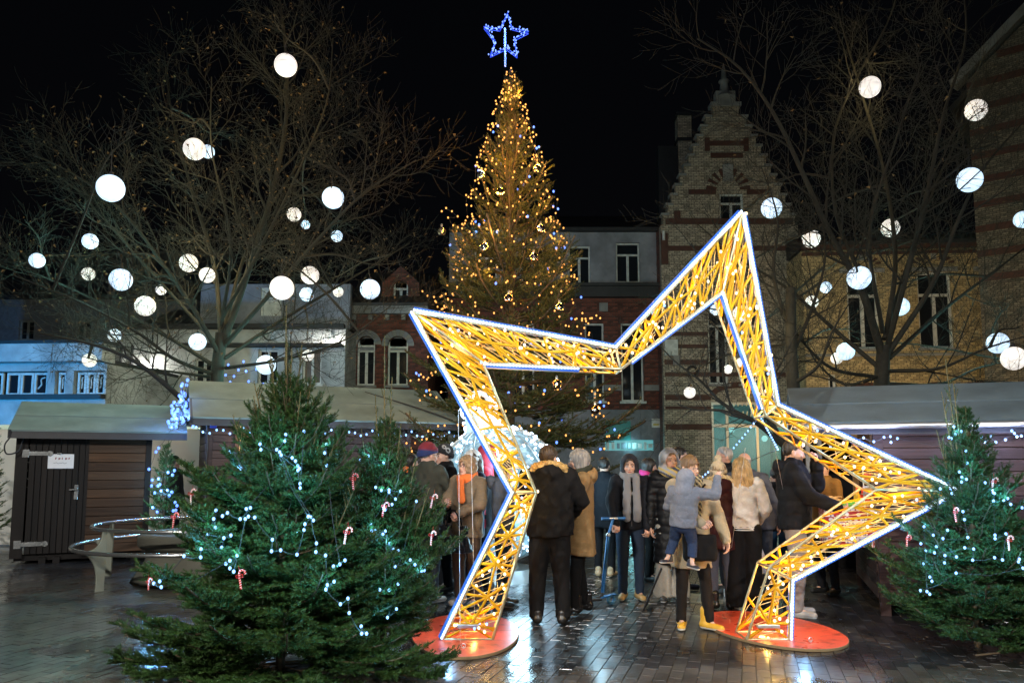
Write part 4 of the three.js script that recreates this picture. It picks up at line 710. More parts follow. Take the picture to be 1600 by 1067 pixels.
// ------------------------------------------------------------------ bare trees
const globes = [
  [446, 102, 36, 0], [303, 233, 34, 0], [324, 237, 21, 1], [172, 294, 42, 1], [520, 309, 34, 1], [140, 377, 24, 1], [57, 407, 23, 1], [137, 428, 20, 0], [459, 335, 22, 0], [477, 351, 14, 1], [526, 369, 18, 1], [188, 437, 34, 1], [294, 411, 28, 0], [323, 430, 24, 0], [440, 450, 37, 0], [484, 430, 28, 0], [479, 460, 22, 1], [528, 456, 16, 0], [578, 452, 31, 1], [226, 478, 31, 0], [251, 453, 16, 0], [178, 524, 20, 1], [308, 534, 26, 1], [139, 563, 21, 0], [481, 555, 18, 0], [415, 570, 30, 1],
  [1360, 136, 33, 0], [1526, 172, 33, 0], [1516, 281, 38, 1], [1206, 325, 32, 1], [1268, 373, 28, 0], [1392, 356, 28, 0], [1343, 434, 36, 1], [1291, 449, 18, 1], [1269, 472, 20, 0], [1407, 479, 28, 1], [1322, 549, 27, 1], [1308, 560, 18, 0], [1560, 536, 32, 1], [1585, 560, 36, 0], [1599, 343, 26, 1], [1078, 613, 18, 0], [1159, 490, 26, 0], [1118, 484, 17, 1], [1024, 487, 13, 1], [1158, 566, 14, 0], [1138, 577, 14, 0],
];
function globeAt([px, py, dia]) { const big = dia >= 26, dm = px > 1000 && px < 1170 ? 0.26 : big ? 0.4 : 0.32, d = clamp(dm * F / dia, 10.5, 22); return { p: P(px, py, d), r: dia / 2 * d / F * 1.02 }; }

const barkMat = std({ color: C(0.024, 0.0225, 0.012), map: tex(256, (u, v) => 0.5 + 0.5 * fbm(u * 2, v * 0.5, 12, 4, 91), true, [3, 1]), bumpMap: fineBump, bumpScale: 0.006, roughness: 0.85 });
function taper(pts, r0, r1, sides, segs) {
  const c = new THREE.CatmullRomCurve3(pts), g = new THREE.TubeGeometry(c, segs, 1, sides), p = g.attributes.position;
  for (let i = 0; i <= segs; i++) { const q = c.getPointAt(i / segs), r = lerp(r0, r1, i / segs); for (let j = 0; j <= sides; j++) { const k = i * (sides + 1) + j; p.setXYZ(k, q.x + (p.getX(k) - q.x) * r, q.y + (p.getY(k) - q.y) * r, q.z + (p.getZ(k) - q.z) * r); } }
  return g;
}
function limbTree(name, label, d, trunkPx, limbs, sd, o = {}) {
  seed = sd; const base = P(trunkPx[0][0], 725, d).setY(0), t = thing(name, label, 'bare tree', base, 0, undefined), twigs = [], knots = [], leaves = new Tris();
  const L = (px, py, dd) => P(px, py, d + dd).sub(base);
  const tp = [V(0, 0, 0), ...trunkPx.map(([x, y, z = 0]) => L(x, y, z))];
  part('trunk', taper(tp, o.r0 ?? 0.2, o.r1 ?? 0.12, 9, 16), barkMat, t);
  const grow = (p, dir, len, r, lvl, sink) => {
    const n = lvl > 2 ? 3 : 5, pts = [p.clone()], d = dir.clone();
    for (let i = 0; i < n; i++) { d.add(V(R(-0.22, 0.22), R(-0.14, 0.2) + 0.02 * lvl, R(-0.22, 0.22))).normalize(); pts.push(pts[i].clone().addScaledVector(d, len / n)); }
    sink.push(taper(pts, r, Math.max(0.0022, r * 0.35), lvl > 2 ? 3 : 4, lvl > 2 ? 3 : 6)); kids(pts, len, r, lvl, sink);
    if (lvl >= 3 && rnd() < (o.leaf ?? 0.08)) { const e = pts[n], k = R(0.6, 1.3), a = V(R(-1, 1), R(-1, 0.3), R(-1, 1)).multiplyScalar(0.05), b = V(R(-1, 1), R(-1, 1), R(-1, 1)).multiplyScalar(0.03); leaves.tri(e, e.clone().add(a).add(b), e.clone().add(a).sub(b), [0.12 * k, 0.075 * k, 0.025 * k]); }
  };
  const kids = (pts, len, r, lvl, sink) => {
    if (lvl >= 4) return; const c = new THREE.CatmullRomCurve3(pts), m = Math.round([0, 5.5, 5, 4][lvl] * (o.dense ?? 1) * clamp(len / [1, 1.6, 0.8, 0.4][lvl], 0.6, 1.5));
    for (let i = 0; i < m; i++) {
      const k = lerp(0.22, 0.98, (i + rnd()) / m), q = c.getPoint(k), tg = c.getTangent(k), az = R(0, 6.28), [s, u] = basis(tg), dir = tg.clone().multiplyScalar(R(0.5, 0.9)).addScaledVector(s, Math.cos(az) * 0.75).addScaledVector(u, Math.sin(az) * 0.75).normalize();
      grow(q, dir, [0, 1.5, 0.8, 0.36][lvl] * R(0.6, 1.25) * (o.size ?? 1), Math.max(0.003, lerp(r, r * 0.4, k) * 0.55), lvl + 1, sink);
    }
  };
  for (const l of limbs) {
    const r = (l.r ?? 0.06) * 0.78, pts = l.p.map(([x, y, z = 0]) => L(x, y, z)), own = [taper(pts, r, r * 0.22, 7, 22)];
    const c = new THREE.CatmullRomCurve3(pts), len = c.getLength(), m = Math.round(len * (l.kids ?? 2.3) * (o.dense ?? 1));
    for (let i = 0; i < m; i++) {
      const k = lerp(l.from ?? 0.15, 0.99, (i + rnd()) / m), q = c.getPoint(k), tg = c.getTangent(k), az = R(0, 6.28), [s, u] = basis(tg), dir = tg.clone().multiplyScalar(R(0.5, 0.9)).addScaledVector(s, Math.cos(az) * 0.7).addScaledVector(u, Math.sin(az) * 0.7).normalize();
      grow(q, dir, R(0.8, 1.7) * (1.15 - 0.5 * k) * (o.size ?? 1), lerp(r, r * 0.25, k) * 0.5, 2, twigs);
    }
    part('limb', own, barkMat, t); for (let k = 0.1; k <= 0.95; k += 0.05) knots.push(c.getPoint(k));
  }
  // each globe hangs from a bough of its own
  for (const g of globes.filter(o.mine ?? (() => false))) {
    const { p, r } = globeAt(g), q = p.clone().sub(base).add(V(R(-0.05, 0.05), r + 0.32, 0)), from = knots.slice().sort((a, b) => a.distanceTo(q) + 0.8 * Math.max(0, a.y - q.y) - b.distanceTo(q) - 0.8 * Math.max(0, b.y - q.y))[0];
    const dir = q.clone().sub(from).setY(0).normalize(), end = q.clone().addScaledVector(dir, R(0.5, 0.9)).add(V(0, R(0.05, 0.3), R(-0.2, 0.2))), pts = [from, from.clone().lerp(q, 0.5).add(V(R(-0.08, 0.08), 0.12, R(-0.08, 0.08))), q, end], c = new THREE.CatmullRomCurve3(pts);
    twigs.push(taper(pts, 0.028, 0.006, 5, 14));
    for (let i = 0; i < 9; i++) { const k = lerp(0.35, 0.98, (i + rnd()) / 9), a = c.getPoint(k), tg = c.getTangent(k), az = R(0, 6.28), [s1, u1] = basis(tg); grow(a, tg.clone().multiplyScalar(0.7).addScaledVector(s1, Math.cos(az) * 0.7).addScaledVector(u1, Math.sin(az) * 0.5).normalize(), R(0.35, 0.8), 0.006, 3, twigs); }
  }
  part('twigs', twigs, barkMat, t, STUFF);
  if (leaves.p.length) part('dry_leaves', leaves.geo(), M.vc, t, STUFF);
  return t;
}
limbTree('bare_tree', 'wide bare tree hung with white light globes behind the middle hut on the left', 16, [[338, 600], [345, 520]], [
  { r: 0.1, p: [[345, 545], [385, 430], [425, 300, -0.4], [446, 190, -0.6], [447, 100, -0.8], [438, 10, -0.8], [425, -60, -0.8]] },
  { r: 0.07, p: [[345, 560], [300, 480, -0.6], [245, 400, -1], [190, 330, -1.6], [120, 275, -2], [50, 240, -2.4]] },
  { r: 0.07, p: [[345, 530], [335, 420, 0.5], [300, 300, 0.8], [270, 190, 1], [255, 80, 1.2]] },
  { r: 0.07, p: [[350, 540], [430, 450, -0.8], [500, 370, -1.5], [570, 300, -2], [650, 250, -2.4]] },
  { r: 0.06, p: [[350, 560], [440, 500, 0.6], [540, 440, 1.4], [640, 380, 2]] },
  { r: 0.06, p: [[340, 575], [250, 520, 0.4], [150, 470, 1], [60, 430, 1.4], [-40, 400, 2]] },
  { r: 0.085, p: [[320, 655, -1.2], [285, 625, -1.6], [245, 590, -2], [205, 562, -2.4], [150, 540, -2.8], [60, 520, -3]], from: 0.3 },
  { r: 0.06, p: [[335, 585], [270, 560, -1], [215, 520, -1.6], [120, 470, -2.4], [20, 430, -3]] },
  { r: 0.06, p: [[348, 520], [390, 380, 1], [470, 250, 1.6], [540, 150, 2]] },
  { r: 0.05, p: [[345, 510], [360, 380, -1], [330, 230, -1.6], [330, 120, -2]] },
  { r: 0.055, p: [[345, 500], [400, 400, -1], [460, 280, -1.2], [510, 160, -1.2], [520, 60, -1]] },
  { r: 0.055, p: [[340, 540], [240, 430, 1.2], [150, 330, 1.8], [90, 260, 2.2]] },
  { r: 0.05, p: [[352, 575], [450, 560, -1], [540, 530, -1.8], [620, 470, -2.4]] },
  { r: 0.05, p: [[335, 590], [260, 580, 0.8], [180, 570, 1.4], [120, 555, 2]] },
], 101, { dense: 1.1, leaf: 0.16, mine: (g) => g[0] < 640 });
limbTree('bare_tree', 'wide bare tree hung with white light globes behind the right hut', 14, [[1378, 610], [1382, 540]], [
  { r: 0.09, p: [[1380, 560], [1345, 450, -0.4], [1300, 370, -0.7], [1250, 260, -1], [1205, 170, -1.2], [1150, 100, -1.2], [1090, 60, -1.4]] },
  { r: 0.06, p: [[1378, 540], [1340, 420, 0.6], [1306, 330, 0.8], [1306, 200, 0.8], [1340, 120, 0.6], [1390, 30, 0.4], [1410, -40, 0.4]] },
  { r: 0.07, p: [[1385, 530], [1400, 400, 0.6], [1380, 260, 1], [1345, 140, 1.2], [1310, 20, 1.4]] },
  { r: 0.07, p: [[1388, 540], [1420, 420, -0.8], [1450, 300, -1.2], [1475, 180, -1.4], [1510, 60, -1.4], [1505, -30, -1.4]] },
  { r: 0.07, p: [[1390, 550], [1460, 440, -0.4], [1500, 340, -0.8], [1540, 260, -1], [1610, 180, -1.2]] },
  { r: 0.06, p: [[1390, 560], [1480, 480, 0.8], [1560, 420, 1.4], [1650, 350, 2]] },
  { r: 0.06, p: [[1375, 575], [1310, 520, 0.4], [1230, 450, 0.8], [1150, 400, 1.2], [1090, 350, 1.6]] },
  { r: 0.05, p: [[1375, 590], [1300, 575, -0.6], [1260, 540, -1], [1210, 470, -1.4], [1170, 390, -1.6]] },
  { r: 0.05, p: [[1392, 580], [1470, 575, -0.8], [1540, 545, -1.4], [1620, 520, -2]] },
  { r: 0.05, p: [[1388, 600], [1470, 600, 0.5], [1530, 575, 1], [1600, 560, 1.5]] },
  { r: 0.055, p: [[1380, 520], [1360, 360, -1.2], [1400, 220, -1.8], [1440, 100, -2]] },
  { r: 0.055, p: [[1382, 530], [1430, 380, 1.2], [1480, 250, 1.6], [1560, 120, 2]] },
  { r: 0.05, p: [[1370, 590], [1320, 600, 0.8], [1280, 570, 1.2], [1250, 520, 1.5]] },
], 202, { dense: 1.0, leaf: 0.03, mine: (g) => g[0] > 1180 });
limbTree('bare_tree', 'dark bare tree with drooping limbs between the star arch and the right hut', 12.6, [[1243, 640], [1237, 560], [1236, 450]], [
  { r: 0.075, p: [[1240, 720, -0.5], [1205, 660, -0.7], [1170, 580, -0.9], [1140, 510, -1], [1118, 450, -1], [1080, 380, -1]], kids: 2.2 },
  { r: 0.055, p: [[1222, 695, -0.6], [1180, 660, -0.9], [1130, 642, -1.2], [1085, 640, -1.5], [1060, 632, -1.6]], kids: 3 },
  { r: 0.04, p: [[1195, 665, -0.9], [1130, 630, -1], [1095, 595, -1.2], [1050, 560, -1.4], [1015, 520, -1.4]], kids: 3 },
  { r: 0.05, p: [[1236, 560], [1270, 480, 0.3], [1290, 400, 0.5], [1280, 310, 0.6]] },
  { r: 0.05, p: [[1236, 520], [1210, 430, 0.3], [1215, 340, 0.5], [1190, 260, 0.6]] },
  { r: 0.045, p: [[1240, 600], [1280, 570, -0.5], [1300, 520, -0.8], [1330, 470, -1]] },
], 303, { dense: 0.95, size: 0.75, leaf: 0.02, r0: 0.15, r1: 0.08, mine: (g) => g[0] > 1000 && g[0] < 1180 });

// ------------------------------------------------------------------ light globes
const globeGeo = new THREE.SphereGeometry(1, 28, 20), warmGlobe = std({ color: C(0.8, 0.8, 0.78), emissive: C(1.0, 0.92, 0.84), emissiveIntensity: 1.08, roughness: 0.3, emissiveMap: tex(128, (u, v) => (0.8 + 0.25 * fbm(u, v, 8, 3, 15)) * (Math.abs(v - 0.5) < 0.008 ? 0.75 : 1), true, 1) });
const coolGlobe = std({ color: C(0.75, 0.8, 0.85), emissive: C(0.72, 1.0, 1.3), emissiveIntensity: 1.08, roughness: 0.3, emissiveMap: warmGlobe.emissiveMap });
const whereG = (x, y) => {
  if (x < 640) return 'left tree ' + (y < 270 ? 'top' : y < 400 ? 'mid crown' : y < 500 ? 'lower crown' : 'foot') + (x < 210 ? ', far left' : x < 340 ? ', left' : x < 470 ? ', centre' : ', right');
  return x < 1180 ? (y > 540 ? 'seen under the star arch' : 'behind the star arch') : 'right tree ' + (y < 290 ? 'top' : y < 400 ? 'mid crown' : y < 500 ? 'lower crown' : 'foot') + (x < 1300 ? ', left' : x < 1440 ? ', centre' : ', right');
};
globes.forEach(([px, py, dia, cool], i) => {
  const { p, r } = globeAt([px, py, dia]);
  const sizeW = dia > 33 ? 'large' : dia > 24 ? 'middling' : dia > 17 ? 'small' : 'tiny';
  const nbr = globes.map(([x, y], j) => [Math.hypot(x - px, y - py), j]).filter(([, j]) => j !== i).sort((a, b) => a[0] - b[0])[0], nb = globes[nbr[1]];
  const rel = Math.abs(nb[0] - px) > Math.abs(nb[1] - py) ? (px < nb[0] ? 'left' : 'right') : null;
  const t = thing('light_globe', `${sizeW} ${cool ? 'bluish' : 'warm'} globe, ${whereG(px, py)}, ${rel ? rel + ' of' : py < nb[1] ? 'above' : 'below'} a ${nb[3] ? 'cool' : 'warm'} one`, 'light globe', p, 0, 'light globes in the bare trees');
  const m = part('globe', globeGeo, cool ? coolGlobe : warmGlobe, t); m.scale.setScalar(r); m.rotation.y = i * 1.7;
  part('cap', new THREE.CylinderGeometry(0.03, 0.045, 0.06, 8).translate(0, r + 0.02, 0), M.cable, t);
  part('cord', tube([V(0, r + 0.04, 0), V(R(-0.03, 0.03), r + 0.16, 0.02), V(R(-0.1, 0.1), r + 0.34, R(-0.08, 0.08))], 0.006, 4, 6), M.cable, t);
  pointLight('globe_light', V(0, 0, 0), cool ? C(0.32, 0.95, 0.9) : C(1, 0.74, 0.34), 7.5 * (r / 0.2), r * 0.9, t);
});
// ------------------------------------------------------------------ string lights
const bulbMats = { cool: glow(0.36, 0.74, 1.6, 1.9), blue: glow(0.18, 0.4, 1.6, 1.7), warm: glow(1.3, 0.52, 0.11, 1.7), warmW: glow(1.4, 1.05, 0.62, 2.2) };
const bulbG = new THREE.IcosahedronGeometry(1, 1);
const bulbsGeo = (pts, r) => join(pts.map((p) => bulbG.clone().scale(r, r * 1.25, r).translate(p.x, p.y, p.z)));
function stringLight(name, label, pts, kind, r, parentPos, lights = [], cableR = 0.004, group) {
  const t = thing(name, label, 'string lights', V(0, 0, 0), 0, group);
  if (cableR) { const segs = []; for (let i = 1; i < pts.length; i++) if (pts[i].distanceTo(pts[i - 1]) < 0.9) { const m = pts[i].clone().lerp(pts[i - 1], 0.5); m.y -= pts[i].distanceTo(pts[i - 1]) * 0.08; segs.push(bar(pts[i - 1], m, cableR, 4), bar(m, pts[i], cableR, 4)); } if (segs.length) part('cable', segs, M.cable, t, STUFF); }
  part('bulbs_of_string', bulbsGeo(pts, r), bulbMats[kind], t, STUFF);
  lights.forEach((l) => pointLight('bulb_light', l.p, l.c, l.I, l.r ?? 0.02, t)); return t;
}
// where the line of sight through a pixel meets the skirt of a fir standing at base
function onFir(px, py, base, o, k = 0.9) {
  const d0 = -base.z; for (let d = d0 - o.R - 0.1; d < d0 + 0.05; d += 0.015) { const p = P(px, py, d), h = clamp(p.y / o.H, 0, 1), rr = Math.max(0.05, o.R * o.prof(h)) * k; if (Math.hypot(p.x - base.x, p.z - base.z) < rr) return p; }
  return P(px, py, d0 - 0.12);
}
const ZX = (x) => 180 + x / 2.105, ZY = (y) => 560 + y / 2.105;
const shapeL = { R: 1.32, H: 2.3, prof: profA }, shapeM = { R: 0.9, H: 2.0, prof: (k) => Math.pow(1 - k, 0.85) * Math.min(1, 0.45 + k * 2.2) }, shapeR = { R: 1.02, H: 2.12, prof: profR };
{
  const bl = (v) => v.map(([x, y]) => [ZX(x), ZY(y)]);
  const big = bl([[405, 356], [375, 308], [478, 300], [540, 308], [581, 327], [600, 368], [607, 412], [620, 240], [430, 495], [410, 528], [368, 508], [330, 500], [328, 557], [304, 579], [379, 582], [349, 622], [281, 627], [225, 650], [145, 733], [150, 752], [376, 665], [400, 648], [376, 690], [427, 528], [437, 520], [516, 596], [513, 634], [597, 645], [620, 564], [642, 522], [661, 608], [691, 648], [697, 745], [692, 760], [740, 808], [769, 837], [810, 905], [826, 905], [688, 311], [695, 352], [738, 677], [755, 664], [560, 250], [530, 300], [634, 520], [545, 318], [605, 362]]);
  const sml = bl([[832, 321], [882, 343], [856, 424], [900, 432], [938, 437], [900, 440], [840, 545], [888, 568], [880, 578], [915, 628], [930, 632], [920, 684], [970, 663], [1012, 685], [1016, 697], [930, 742], [895, 852], [733, 430], [910, 480], [990, 470], [900, 762]]);
  const rt = [[0, 0], [395, 95], [368, 155], [382, 160], [463, 230], [470, 298], [440, 375], [438, 402], [385, 465], [446, 566], [473, 710], [335, 716], [298, 762], [346, 810], [227, 857], [262, 930], [288, 795], [456, 767], [500, 836], [622, 822], [685, 690], [625, 716], [616, 508], [621, 465], [570, 406], [712, 526], [672, 503], [775, 545], [760, 830], [755, 845], [408, 908], [210, 1005], [246, 1010], [230, 650], [320, 440], [245, 540], [410, 818], [240, 785]].slice(1).map(([x, y]) => [1380 + x / 3.555, 640 + y / 3.555]);
  const mk = (list, tree, sh, label) => {
    const pts = list.flatMap(([x, y], i) => (i % 2 ? [[x, y]] : [[x, y], [x + R(-16, 16), y + R(-14, 14)]])).map(([x, y]) => onFir(x, y, tree.position, sh, R(0.9, 0.98))), L = [];
    pts.forEach((p, i) => { if (i % 2 === 0) L.push({ p: p.clone().add(V(0, 0.02, 0.045)), c: C(0.14, 0.62, 1), I: 0.11, r: 0.02 }); });
    stringLight('string_light', label, pts, 'cool', 0.0105, null, L, 0.0025, 'light strings on the foreground firs');
  };
  mk(big, firL, shapeL, 'string of bluish white lights wound through the large left fir');
  mk(sml, firM, shapeM, 'string of bluish white lights wound through the smaller left fir');
  mk(rt, firR, shapeR, 'string of bluish white lights wound through the right fir');
  const sf = [[268, 668], [247, 700], [243, 706], [232, 733], [262, 738], [272, 735], [269, 742], [237, 750], [247, 748], [249, 757], [236, 759], [246, 759], [261, 766], [268, 769], [241, 770], [264, 774], [251, 767], [273, 785], [276, 790], [274, 797], [238, 793], [245, 800], [270, 798]].map(([x, y]) => P(x, y, 12.75));
  stringLight('string_light', 'string of blue lights on the small fir between shed and hut', sf, 'blue', 0.022, null, sf.filter((_, i) => i % 4 === 0).map((p) => ({ p: p.clone().add(V(0, 0, 0.06)), c: C(0.2, 0.6, 1), I: 0.55 })), 0.003);
}
{
  const loc = (h, x, y, z) => V(x, y, z).applyAxisAngle(UP, h.yaw).add(h.pos), pts = [];
  for (let i = 0; i < 44; i++) pts.push(loc(hutM, lerp(-0.2, 4.3, i / 43), 2.2 - 0.1 * Math.abs(Math.sin(i * 0.9)), 0.36));
  stringLight('string_light', 'string of blue-white lights along the front eave of the middle hut', pts, 'cool', 0.017, null, pts.filter((_, i) => i % 4 === 1).map((p) => ({ p: p.clone().add(V(0.02, -0.03, 0.06)), c: C(0.4, 0.7, 1), I: 0.3 })), 0.004);
  const cl = []; seed = 91; const cp0 = [[283, 603], [284, 612], [288, 618], [282, 622], [290, 629], [276, 632], [287, 635], [296, 640], [299, 650], [277, 642], [289, 642], [270, 648], [281, 646], [272, 655], [268, 655], [284, 652], [290, 650], [269, 663], [275, 662], [303, 652], [308, 655], [315, 652], [280, 628], [292, 646], [273, 649], [286, 658]];
  for (let k = 0; k < 3; k++) cp0.forEach(([x, y]) => cl.push(P(x + R(-5, 5) * k, y + R(-6, 6) * k, 13.1 + R(-0.15, 0.15))));
  stringLight('string_light', 'bunch of bright blue lights hanging at the left gable of the middle hut', cl, 'blue', 0.026, null, cl.filter((_, i) => i % 8 === 0).map((p) => ({ p: p.clone().add(V(0.02, 0, 0.08)), c: C(0.15, 0.35, 1), I: 0.5 })), 0.004);
  const rt = [[1305, 682], [1333, 686], [1350, 683], [1366, 689], [1382, 682], [1392, 681], [1393, 690], [1403, 684], [1512, 690], [1524, 686], [1535, 683], [1540, 690], [1549, 681], [1557, 690], [1572, 686], [1582, 672], [1586, 676], [1590, 681], [1597, 680]].map(([x, y]) => P(x, y + 1, 8.1 - (x - 1330) * 0.0022));
  stringLight('string_light', 'string of blue-white lights under the eave of the right hut', rt, 'cool', 0.012, null, rt.filter((_, i) => i % 2 === 0).map((p) => ({ p: p.clone().add(V(0, -0.06, 0.03)), c: C(0.45, 0.55, 1), I: 0.45 })), 0.003);
  const sw = []; for (let i = 0; i <= 20; i++) { const k = i / 20; sw.push(P(lerp(1098, 1187, k), lerp(745, 650, k) + 7 * Math.sin(k * Math.PI), 11.4 - 0.4 * k)); } for (let i = 0; i <= 14; i++) { const k = i / 14; sw.push(P(lerp(1188, 1216, k), lerp(650, 702, k), 11)); }
  for (const [x, y] of [[1122, 726], [1127, 735], [1112, 735], [1130, 720], [1118, 742], [1212, 634], [1232, 626], [1243, 640], [1238, 632], [1228, 694], [1240, 690], [1340, 612], [1345, 610]]) sw.push(P(x, y, 11));
  stringLight('string_light', 'string of blue-white lights swagged from the tree limb down behind the crowd', sw, 'cool', 0.0125, null, sw.filter((_, i) => i % 8 === 2).map((p) => ({ p: p.clone().add(V(0, -0.03, 0.06)), c: C(0.45, 0.65, 1), I: 0.25 })), 0.005);
  const lt = [[356, 570], [372, 578], [384, 580], [380, 565], [365, 588], [359, 597], [352, 586], [400, 577], [410, 600], [388, 596]].map(([x, y]) => P(x, y, 15));
  stringLight('string_light', 'few blue lights strung on the left tree just above the middle hut', lt, 'blue', 0.022, null, [{ p: lt[2].clone().add(V(0, 0, 0.08)), c: C(0.15, 0.4, 1), I: 0.4 }], 0.004);
}

// ------------------------------------------------------------------ lights and ornaments of the tall tree
{
  seed = 404; const warm = [], cool = [], lights = [], rAt = (y) => Math.max(0.05, TR * tallProf(clamp(y / TH, 0, 1)) * 0.95);
  const add = (y, az, k = 1) => V(TX + Math.cos(az) * rAt(y) * k, y, -TD + Math.sin(az) * rAt(y) * k);
  // garlands: turns round the tree that sag between the branches
  const turns = 14; let az = 0;
  for (let t = 0; t < turns; t++) {
    const y0 = lerp(2.1, TH - 0.35, Math.pow(t / (turns - 1), 0.92)), n = Math.round(10 + rAt(y0) * 30), ph = R(0, 6.28), hole = R(0, 6.28);
    for (let i = 0; i < n; i++) { az = i / n * Math.PI * 2; if (t < 5 && Math.abs(((az - hole + 9.42) % 6.28) - 3.14) < 0.6) continue; const y = y0 + 0.16 * Math.sin(az * 3 + ph) + 0.12 * Math.sin(az * 7 + ph * 2) + R(-0.04, 0.04); if (rnd() < 0.9) warm.push(add(y, az + R(-0.03, 0.03), R(0.86, 1.08))); }
  }
  for (let i = 0; i < 230; i++) { const y = lerp(3.6, TH - 0.1, Math.pow(rnd(), 1.15)), az2 = R(0, 6.28); warm.push(add(y, az2, R(0.75, 1.06))); }
  for (let i = 0; i < 15; i++) warm.push(V(TX + R(-0.1, 0.1), lerp(TH - 0.9, TH + 0.05, i / 14), -TD + R(-0.1, 0.14)));
  for (let i = 0; i < 90; i++) cool.push(add(lerp(1.6, TH - 1.2, Math.pow(rnd(), 1.1)), R(0, 6.28), R(0.9, 1.08)));
  for (const [px, py] of [[690, 330], [697, 325], [706, 330], [715, 338], [700, 340], [708, 352], [722, 350], [660, 455], [668, 462], [678, 464], [690, 462], [700, 468], [925, 497], [932, 493], [938, 497], [915, 498]]) warm.push(P(px, py, 14.6));
  for (let lv = 0; lv < 9; lv++) for (let k = 0; k < 4; k++) { const y = lerp(2.6, TH - 0.6, lv / 8), a = Math.PI * (0.15 + 0.7 * (k + 0.5) / 4); const p = add(y, a, 1.13); if (lv > 6 && k % 2) continue; lights.push({ p, c: C(1, 0.44, 0.06), I: lv < 3 ? 0.35 : lv < 5 ? 1.2 : 1.7, r: 0.05 }); }
  for (const p of cool.slice(0, 8)) lights.push({ p: p.clone().add(V(0, 0, 0.1)), c: C(0.25, 0.5, 1), I: 0.25 });
  stringLight('string_light', 'garlands of warm amber lights wound round the tall Christmas tree', warm, 'warm', 0.0165, null, lights.slice(0, -8), 0.0035);
  stringLight('string_light', 'scattered blue-white lights among the amber ones on the tall tree', cool, 'blue', 0.021, null, lights.slice(-8), 0);
  const bs = [[752, 273], [839, 264], [845, 358], [757, 386], [690, 361], [795, 466], [874, 480], [782, 300], [834, 402], [820, 540], [870, 600], [930, 640]];
  const sideW = (px, py) => (py < 320 ? 'upper' : py < 430 ? 'middle' : py < 520 ? 'lower' : 'lowest') + ' tall tree, ' + (px < 730 ? 'far left edge' : px < 790 ? 'left of its trunk line' : px < 850 ? 'right of its trunk line' : px < 920 ? 'towards its right edge' : 'beyond its right edge');
  bs.forEach(([px, py], i) => {
    const d0 = TD; let p = P(px, py, d0 - 0.1); for (let d = d0 - TR - 0.2; d < d0; d += 0.03) { const q = P(px, py, d); if (Math.hypot(q.x - TX, q.z + TD) < rAt(q.y) * 1.08) { p = q; break; } }
    const b = thing('bauble', `${i === 2 ? 'large-looking ' : ''}${i % 3 === 0 ? 'silver mirror' : i % 3 === 1 ? 'gold-tinted mirror' : 'pale copper mirror'} bauble on ${sideW(px, py)}`, 'bauble', p, 0, 'mirror baubles on the tall tree');
    part('ball', new THREE.SphereGeometry(0.088, 20, 14), std({ color: [C(0.8, 0.8, 0.82), C(0.85, 0.7, 0.45), C(0.8, 0.6, 0.5)][i % 3], metalness: 1, roughness: 0.08 }), b); part('cap', new THREE.CylinderGeometry(0.02, 0.024, 0.03, 8).translate(0, 0.1, 0), M.alu, b); part('hook', new THREE.TorusGeometry(0.016, 0.003, 5, 10).translate(0, 0.13, 0), M.alu, b);
  });
  // star on the tip
  const s = thing('tree_star', 'blue glowing five-pointed star on a rod at the tip of the tall tree', 'star'), L = (px, py) => P(px, py, TD), bl = glow(0.02, 0.1, 1.3, 0.9), pts = [];
  const out = [[793, 22], [800, 45], [826, 51], [804, 62], [808, 89], [791, 76], [766, 88], [774, 66], [756, 43], [781, 47]].map(([x, y]) => L(x, y)), ctr = L(790, 58);
  for (let i = 0; i < 10; i++) {
    const a = out[i], b = out[(i + 1) % 10], m = a.clone().lerp(b, 0.5); for (const z of [0.04, -0.04]) part('star_tube', bar(a.clone().add(V(0, 0, z)), b.clone().add(V(0, 0, z)), 0.008, 6), bl, s); void m;
    for (let k = 0; k < 10; k++) pts.push(a.clone().lerp(b, (k + rnd()) / 10).lerp(ctr, R(-0.05, 0.12)).add(V(R(-0.03, 0.03), R(-0.03, 0.03), R(0.02, 0.09))));
  }
  part('rod', bar(L(789.5, 104), L(789, 44), 0.02, 8), std({ color: C(0.5, 0.6, 0.8), emissive: C(0.05, 0.25, 1.2), emissiveIntensity: 0.7, roughness: 0.4 }), s);
  part('bulbs_of_star', bulbsGeo(pts, 0.0145), glow(0.28, 0.5, 1.6, 1.3), s, STUFF);
  for (let i = 0; i < 10; i += 2) pointLight('star_light', out[i].clone().lerp(ctr, 0.4).add(V(0, 0, 0.15)), C(0.15, 0.3, 1), 0.7, 0.05, s);
}

